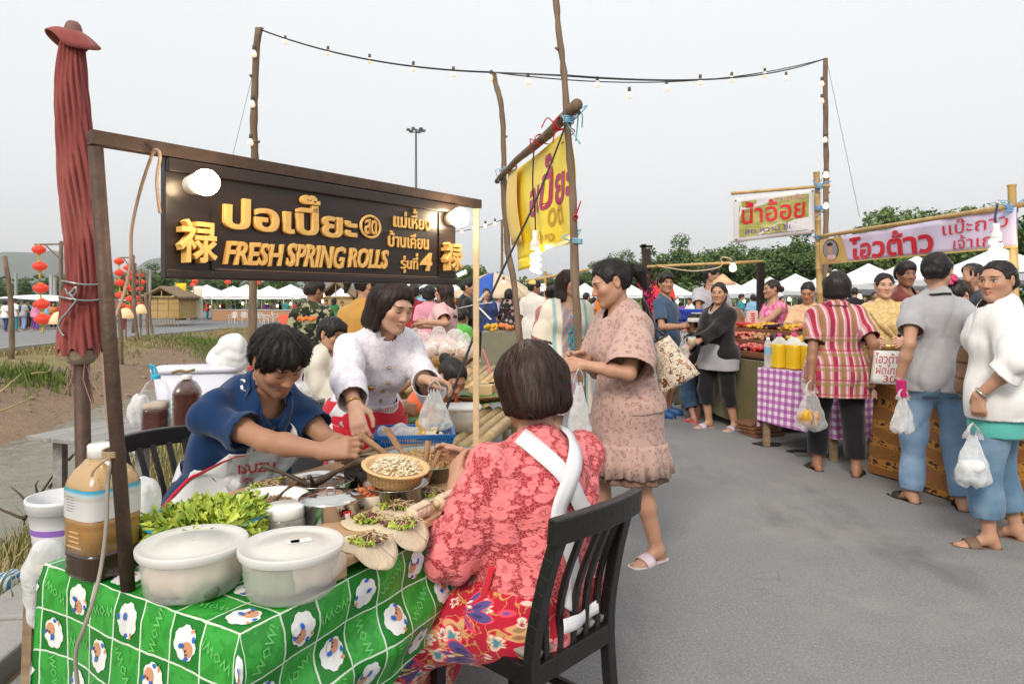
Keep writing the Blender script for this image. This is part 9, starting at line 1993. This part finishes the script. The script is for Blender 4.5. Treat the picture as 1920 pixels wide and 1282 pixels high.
cB,r=bigbottle(351,806,3.4,'big bottle full of dark plum syrup with a twisted tie',.27,.066,.93,DK,ENAMEL,None);m=MB();m.tube(smoothpath([cB+Vector((-.07,-.01,.285)),cB+Vector((-.03,-.01,.295)),cB+Vector((0,-.01,.29)),cB+Vector((.04,-.01,.30))]),.008,6);m.build('twisted_tie',[mat('tie_olive',(.22,.17,.06),.7)],r,smooth=True)
TUBW=mat('tub_white',(.66,.66,.76),.45,var=.04);c=P(372,768,4.0);c.z=.726;r=thing('storage_tub','large white rectangular storage tub behind the bottles','tub',c,.25)
m=MB();boxlathe(m,[(.165,.0),(.17,.02),(.195,.235)],c,48,7,1.15,.72,.25);m.build('tub_wall',[TUBW],r,smooth=True);m=MB();boxlathe(m,[(.203,.225),(.206,.247),(.20,.253),(.02,.255)],c,48,7,1.15,.72,.25);m.build('rim',[TUBW],r,smooth=True)
o=blob('rice_sack',[(P(432,668,4.0),(.12,.10,.08),.03),(P(440,645,4.0),(.07,.06,.05),.05),(P(420,676,4.0),(.10,.09,.05),.03)],cloth('sack_white',(.74,.74,.74),.04,rough=.6,wr=.6),.010,.020,26,4,None,(),P(432,668,4.0));tag(o,'white knotted plastic sack lying on the storage tub','bag')
# clutter of bags right of the man
for (px,py,y,rr,mt,lab,sd_) in ((522,760,3.7,(.10,.08,.10),FILM,'white plastic bag heap behind the shoulder of the man in navy',2),(548,735,3.9,(.08,.07,.12),FILM,'tall white plastic bag beside the plastic chair',5),(545,775,3.6,(.07,.05,.06),mat('bag_leafgreen',(.32,.42,.22),.5,var=.2),'bag of green herbs on the grey side table',7),(262,772,3.35,(.04,.05,.07),FILM,'crumpled white bag left of the clear bottle',12),(322,778,3.6,(.04,.04,.06),mat('bag_mint',(.50,.66,.60),.5),'mint coloured bag between the two big bottles',9)):
    p=P(px,py,y);o=blob('plastic_bag',[(p,rr,.02),(p+Vector((.02,0,rr[2]*.8)),(rr[0]*.5,rr[1]*.5,rr[2]*.5),.03)],mt,.010,.014,34,sd_,None,(),p);tag(o,lab,'bag')
r=thing('sauce_packet','green and yellow packet on the grey side table','packet',P(540,768,3.5));m=MB();m.box(P(540,764,3.5),(.08,.03,.03),.3);m.build('packet_green',[mat('packet_green',(.03,.42,.25),.4)],r,bevel=.008);m=MB();m.box(P(552,770,3.48),(.03,.03,.05),.3);m.build('packet_yellow',[mat('packet_yellow',(.66,.42,.05),.4)],r,bevel=.006)
# white plastic armchair
PCH=mat('plastic_chair',(.66,.66,.67),.35,spec=.5)
def plastic_chair(c,f,label,k=1.,group='white plastic chairs'):
    r=thing('plastic_chair',label,'chair',c,R(f),group);m=MB();m.grid(lambda u,v:Vector(((u-.5)*.42,(v-.5)*.42,.42+.012*math.sin(u*3.14))),6,6);m.build('seat',[PCH],r,world=False,smooth=True,solid=.012)
    m=MB();m.tube(smoothpath([(-.21,.19,.42),(-.22,.25,.62),(-.17,.29,.80),(0,.31,.86),(.17,.29,.80),(.22,.25,.62),(.21,.19,.42)]),.018,6);m.build('back_frame',[PCH],r,world=False,smooth=True)
    for i in range(4):x=-.12+.08*i;m=MB();m.bar((x,.21,.43),(x*.9,.30,.83),.045,.010,(0,1,0));m.build('back_slat',[PCH],r,world=False)
    for sx in (-1,1):
        m=MB();m.tube(smoothpath([(sx*.22,.24,.62),(sx*.25,.05,.64),(sx*.25,-.18,.60),(sx*.23,-.21,.42)]),.017,6);m.build('armrest',[PCH],r,world=False,smooth=True)
        for sy in (-1,1):m=MB();m.bar((sx*.22,sy*.21,.0),(sx*.19,sy*.18,.42),.035,.03);m.build('leg',[PCH],r,world=False)
plastic_chair((-1.36,4.72,.02),82,'white plastic armchair the boy in the cream jacket sits on')
for i,(px,y) in enumerate(((437,50),(459,51),(488,50),(500,49),(517,52))):plastic_chair(((px-960)/F*y,y,gz(y)+.03),30*i,'%s white plastic chair from the left before the far tents' % ORD[i])
m=MB();p=P(640,770,3.9);m.box((p.x,p.y,.35),(.50,.40,.6),.2);tag(m.build('dark_crate',[mat('crate_dark',(.04,.045,.05),.6)],loc=(p.x,p.y,.3),bevel=.01),'dark crate between the side table and the woman in lace','crate')
m=MB();p=P(622,832,2.9);m.box((p.x,p.y,.60),(.16,.10,.06),.3);tag(m.build('orange_carton',[mat('carton_orange',(.70,.16,.03),.6)],loc=(p.x,p.y,.6),bevel=.006),'orange carton under the arms of the man in navy','carton')
r=thing('road_barrier','orange and white plastic barrier panel left of the camouflage man','barrier',(-2.55,7.6,0));m=MB();m.bar(P(540,592,7.4),P(566,668,7.0),.22,.05);m.build('panel',[mat('barrier_orange',(.68,.10,.04),.5)],r,bevel=.02);m=MB();m.bar(P(553,610,7.1),P(572,668,6.85),.05,.02);m.build('stripe',[ENAMEL],r)
# blue drum, red table clutter behind the boy
m=MB();c=Vector((-1.62,5.2,0));m.lathe([(.001,.02),(.24,.02),(.25,.3),(.25,.6),(.23,.62),(.001,.62)],c,24);tag(m.build('blue_drum',[mat('drum_blue',(.01,.08,.22),.4)],loc=c,smooth=True),'dark blue drum beside the white plastic chair','drum')
m=MB();p=P(536,685,5.2);m.box(p+Vector((0,0,0)),(.5,.35,.03),.2);m.build('x',[mat('table_red',(.45,.07,.06),.5)]);o=bpy.data.objects['x'];o.name='red_table';tag(o,'small red table top behind the man in navy','table')
m=MB();m.box(p+Vector((-.12,0,.06)),(.18,.14,.09),.1);tag(m.build('green_box',[mat('box_green',(.03,.22,.10),.5)],loc=p+Vector((-.12,0,.06)),bevel=.008),'green box on the small red table','box')
# beach umbrella, stalls in the mid distance
def umbrella(c,h,rad,cols,label,tilt=(0,0)):
    c=Vector(c);r=thing('market_umbrella',label,'umbrella',c);m=MB();m.tube([c,c+Vector((0,0,h))],.022,7);m.build('pole',[METAL],r);n=8;m=MB()
    for k in range(n):
        m.cur=k % len(cols)
        def fn(u,v,k=k):a=(k+u)*6.2832/n;rr=rad*v*(1-.05*math.sin(math.pi*u)*v);return c+Vector((rr*math.cos(a),rr*math.sin(a),h-.55*rad*v**1.6+.0*u))
        m.grid(fn,4,6)
    m.build('canopy',cols,r,smooth=True,solid=.006)
CRMC=mat('canopy_cream',(.62,.48,.33),.7);BLC=mat('canopy_blue',(.02,.08,.38),.6)
umbrella(((925-960)/F*15,15.5,.0),1.95,1.05,[CRMC,BLC,CRMC,CRMC],'cream and blue parasol over the woman in navy lace');umbrella(((745-960)/F*24,24,-.2),2.1,1.3,[mat('canopy_green',(.02,.26,.14),.6)],'green parasol top under the right of the black sign')
for i,(px,y,top,lab) in enumerate(((975,13,0,'market stall table of produce beside the cream polo man'),(1040,13.5,0,'market stall table of orange fruit behind the kaftan woman'),(1120,12.5,0,'stall table with red cloth behind the woman in the leopard dress'))):
    c=Vector(((px-960)/F*y,y,0));draped('stall_table',lab,[(c.x-.7,c.y-.4),(c.x+.7,c.y-.4),(c.x+.7,c.y+.4),(c.x-.7,c.y+.4)],.74,.1,cloth('stallcloth_%d' % i,((.20,.19,.13),(.30,.06,.06),(.42,.05,.06))[i],.2),.02,6,seed=i);q=random.Random(i+3)
    for k,cn in enumerate(('yellow','orange','red','tan')):
        m=MB()
        for _ in range(24):m.ball(c+Vector((-.55+.3*k+q.uniform(-.12,.12),q.uniform(-.3,.3),.78+q.uniform(0,.08))),q.uniform(.03,.05),5)
        m.build('produce',[FR[cn]],None,loc=c+Vector((0,0,.74)),smooth=True);o=[x for x in bpy.data.objects if x.name.startswith('produce')][-1]
for i,o in enumerate([x for x in bpy.data.objects if x.name.startswith('produce') and x.parent is None]):o.name='produce_heap';o['kind']='stuff'
bpole('thin bamboo pole of the mid market stall right of the cream polo man',PX(1022,12.8,0),P(1022,508,12.8),.03);bpole('bamboo rail of the mid market stall behind the banner poles',P(985,527,12.6),P(1105,505,12.2),.025)
for px,py,y,lab in ((1018,530,12.4,'glowing bulb under the mid stall rail'),(944,524,15,'glowing bulb under the cream and blue parasol'),(1066,512,12.3,'glowing bulb at the right of the mid stall rail')):bulb(px,py,y,lab,1,1.6,'single bulbs')
for i,(px,y) in enumerate(((586,27),(604,30),(700,28),(720,26))):pole('slim_pole','%s of the slim string-light poles under the black sign' % ORD[i],[PX(px,y,gz(y)),P(px-3,522,y)],.05,.04,60+i)
for i,(px,py,y) in enumerate(((583,545,27),(584,558,27),(606,548,30),(604,560,30),(701,548,28),(455,565,60),(478,568,60),(500,566,60),(520,570,60),(545,566,58),(392,572,62),(414,570,62),(1270,560,40),(1340,560,38),(1395,560,34),(1480,556,32),(1500,558,32),(1560,552,27),(1612,550,24),(1660,548,22),(1190,562,45))):bulb(px,py,y,'small glowing market bulb at the %s far stalls, %s of them' % ('left' if px<800 else 'right',ORD[i % 12]),1,3.2 if y>35 else 2.4,'glowing bulbs at the far stalls')
for i,(px,y,w_,h_,c_) in enumerate(((428,57,2.4,.9,(.40,.22,.12)),(475,56,2.6,.9,(.42,.24,.14)),(528,55,2.6,.9,(.44,.25,.14)),(1290,37,2.2,.8,(.5,.1,.1)),(1400,31,2.2,.8,(.6,.6,.6)),(1490,27,2.2,.8,(.3,.2,.4)),(1590,22,2,.8,(.6,.55,.5)))):
    c=Vector(((px-960)/F*y,y,gz(y)+.02));r=thing('counter','%s covered counter %s' % (ORD[i],'beyond the ditch under the tents' if i<3 else 'before the right hand tents, counted leftmost first'),'counter',c);m=MB();m.box(c+Vector((0,0,h_/2)),(w_,.7,h_));m.build('counter_front',[cloth('counter_%d' % i,c_,.15)],r,bevel=.02);m=MB();m.box(c+Vector((0,0,h_+.015)),(w_+.08,.8,.03));m.build('counter_top',[ENAMEL],r)
# bits on the ground
m=MB();p=PZ(40,1142,.05);m.box(p,(.20,.10,.025),.5);tag(m.build('red_plank',[mat('plank_red',(.22,.045,.04),.7)],loc=p,bevel=.003),'dull red plank end on the straw at the left edge','plank')
m=MB();p=PZ(66,1172,.04);m.box(p,(.20,.16,.014),.2);tag(m.build('rubber_mat',[mat('mat_grey',(.10,.095,.10),.9,bump=.4)],loc=p),'grey rubber mat scrap on the straw at the left edge','mat')
o=blob('rag_bundle',[(PZ(8,1092,.07),(.06,.05,.04),.02),(PZ(30,1080,.08),(.05,.03,.025),.02)],patterned('rag_blue',lambda g,o:g.mix(g.ramp(g.math('FRACT',g.math('MULTIPLY',g.sep(o)[0],50.)),[(.5,0.),(.55,1.)]),(.02,.16,.35),(.55,.56,.50))),.008,.008,30,3,None,(),PZ(8,1092,.07));tag(o,'blue striped rag on the grass at the left edge','cloth')
m=MB();m.tube(smoothpath([PZ(60,1135,.06),PZ(64,1105,.2),PZ(92,1088,.24),PZ(120,1090,.2)]),.016,7);tag(m.build('pink_hoop',[mat('hoop_pink',(.52,.26,.26),.7)],loc=PZ(60,1135,.06),smooth=True),'faded pink loop of hose on the straw','hose')
m=MB();m.tube([Vector((-1.20,1.74,.03)),Vector((-1.19,1.75,.66))],.02,10);tag(m.build('green_pipe',[mat('pipe_green',(.10,.20,.17),.6)],loc=(-1.20,1.74,.03),smooth=True),'weathered green pipe leg at the corner of the cloth','pipe')
q=random.Random(14);
r=thing('dead_branch','bare dark twigs rising from the water edge at left','branch',(-3.2,4.6,.0));m=MB()
for (x0,y0,x1,y1,yy) in ((45,975,128,862,4.3),(128,862,150,838,4.4),(60,960,20,912,4.3),(92,915,108,880,4.3),(48,972,-20,940,4.2),(70,945,72,900,4.25)):m.tube(crooked(P(x0,y0,yy),P(x1,y1,yy),6,.015,int(x0)),[.010,.009,.008,.007,.005,.003],6)
m.build('twigs',[stretched('twig',(.06,.045,.035),(.14,.11,.09),(20,20,5),.9,.3)],r,smooth=True)
for i,(px0,py0,px1,py1) in enumerate(((0,770,60,742),(0,735,40,700),(60,700,95,690))):m=MB();m.tube(crooked(P(px0,py0,8),P(px1,py1,8.3),5,.02,i),[.012,.010,.008,.006,.004],5);tag(m.build('dry_reed',[GRM[2]],loc=P(px0,py0,8)),'%s dry reed bent over the ditch at left' % ('lowest','middle','short upper')[i],'reed')
for (px,py,s_,lab) in ((1440,832,.13,'dark wet stain on the asphalt nearest the gingham cloth'),(1500,846,.11,'second dark wet stain right of the first')):
    p=PZ(px,py,.028);m=MB();m.poly([p+Vector((s_*math.cos(a)*(1+.15*math.sin(a*3)),s_*.8*math.sin(a)*(1+.1*math.sin(a*5)),0)) for a in rng(0,6.283,26)[:-1]]);o=m.build('wet_stain',[mat('stain_dark',(.035,.035,.037),.35,var=.4,scale=14)],loc=p);o['kind']='structure'
pp_=PZ(1530,852,.03);m=MB();m.box(pp_,(.34,.10,.012),-.1);tag(m.build('flat_board',[mat('board_grey',(.14,.13,.12),.8)],loc=pp_),'thin grey board lying under the gingham table','board')
p=PZ(920,694,.03)
# == evening haze
g=bpy.data.materials.new('haze');g.use_nodes=True;t=g.node_tree;t.nodes.clear();v=t.nodes.new('ShaderNodeVolumePrincipled');v.inputs['Density'].default_value=1.7e-4;v.inputs['Color'].default_value=(.93,.96,1,1);v.inputs['Anisotropy'].default_value=.2
oo=t.nodes.new('ShaderNodeOutputMaterial');t.links.new(v.outputs[0],oo.inputs['Volume'])
m=MB();m.box((0,2700,108),(14000,5800,256));m.build('haze',[g])['kind']='stuff'
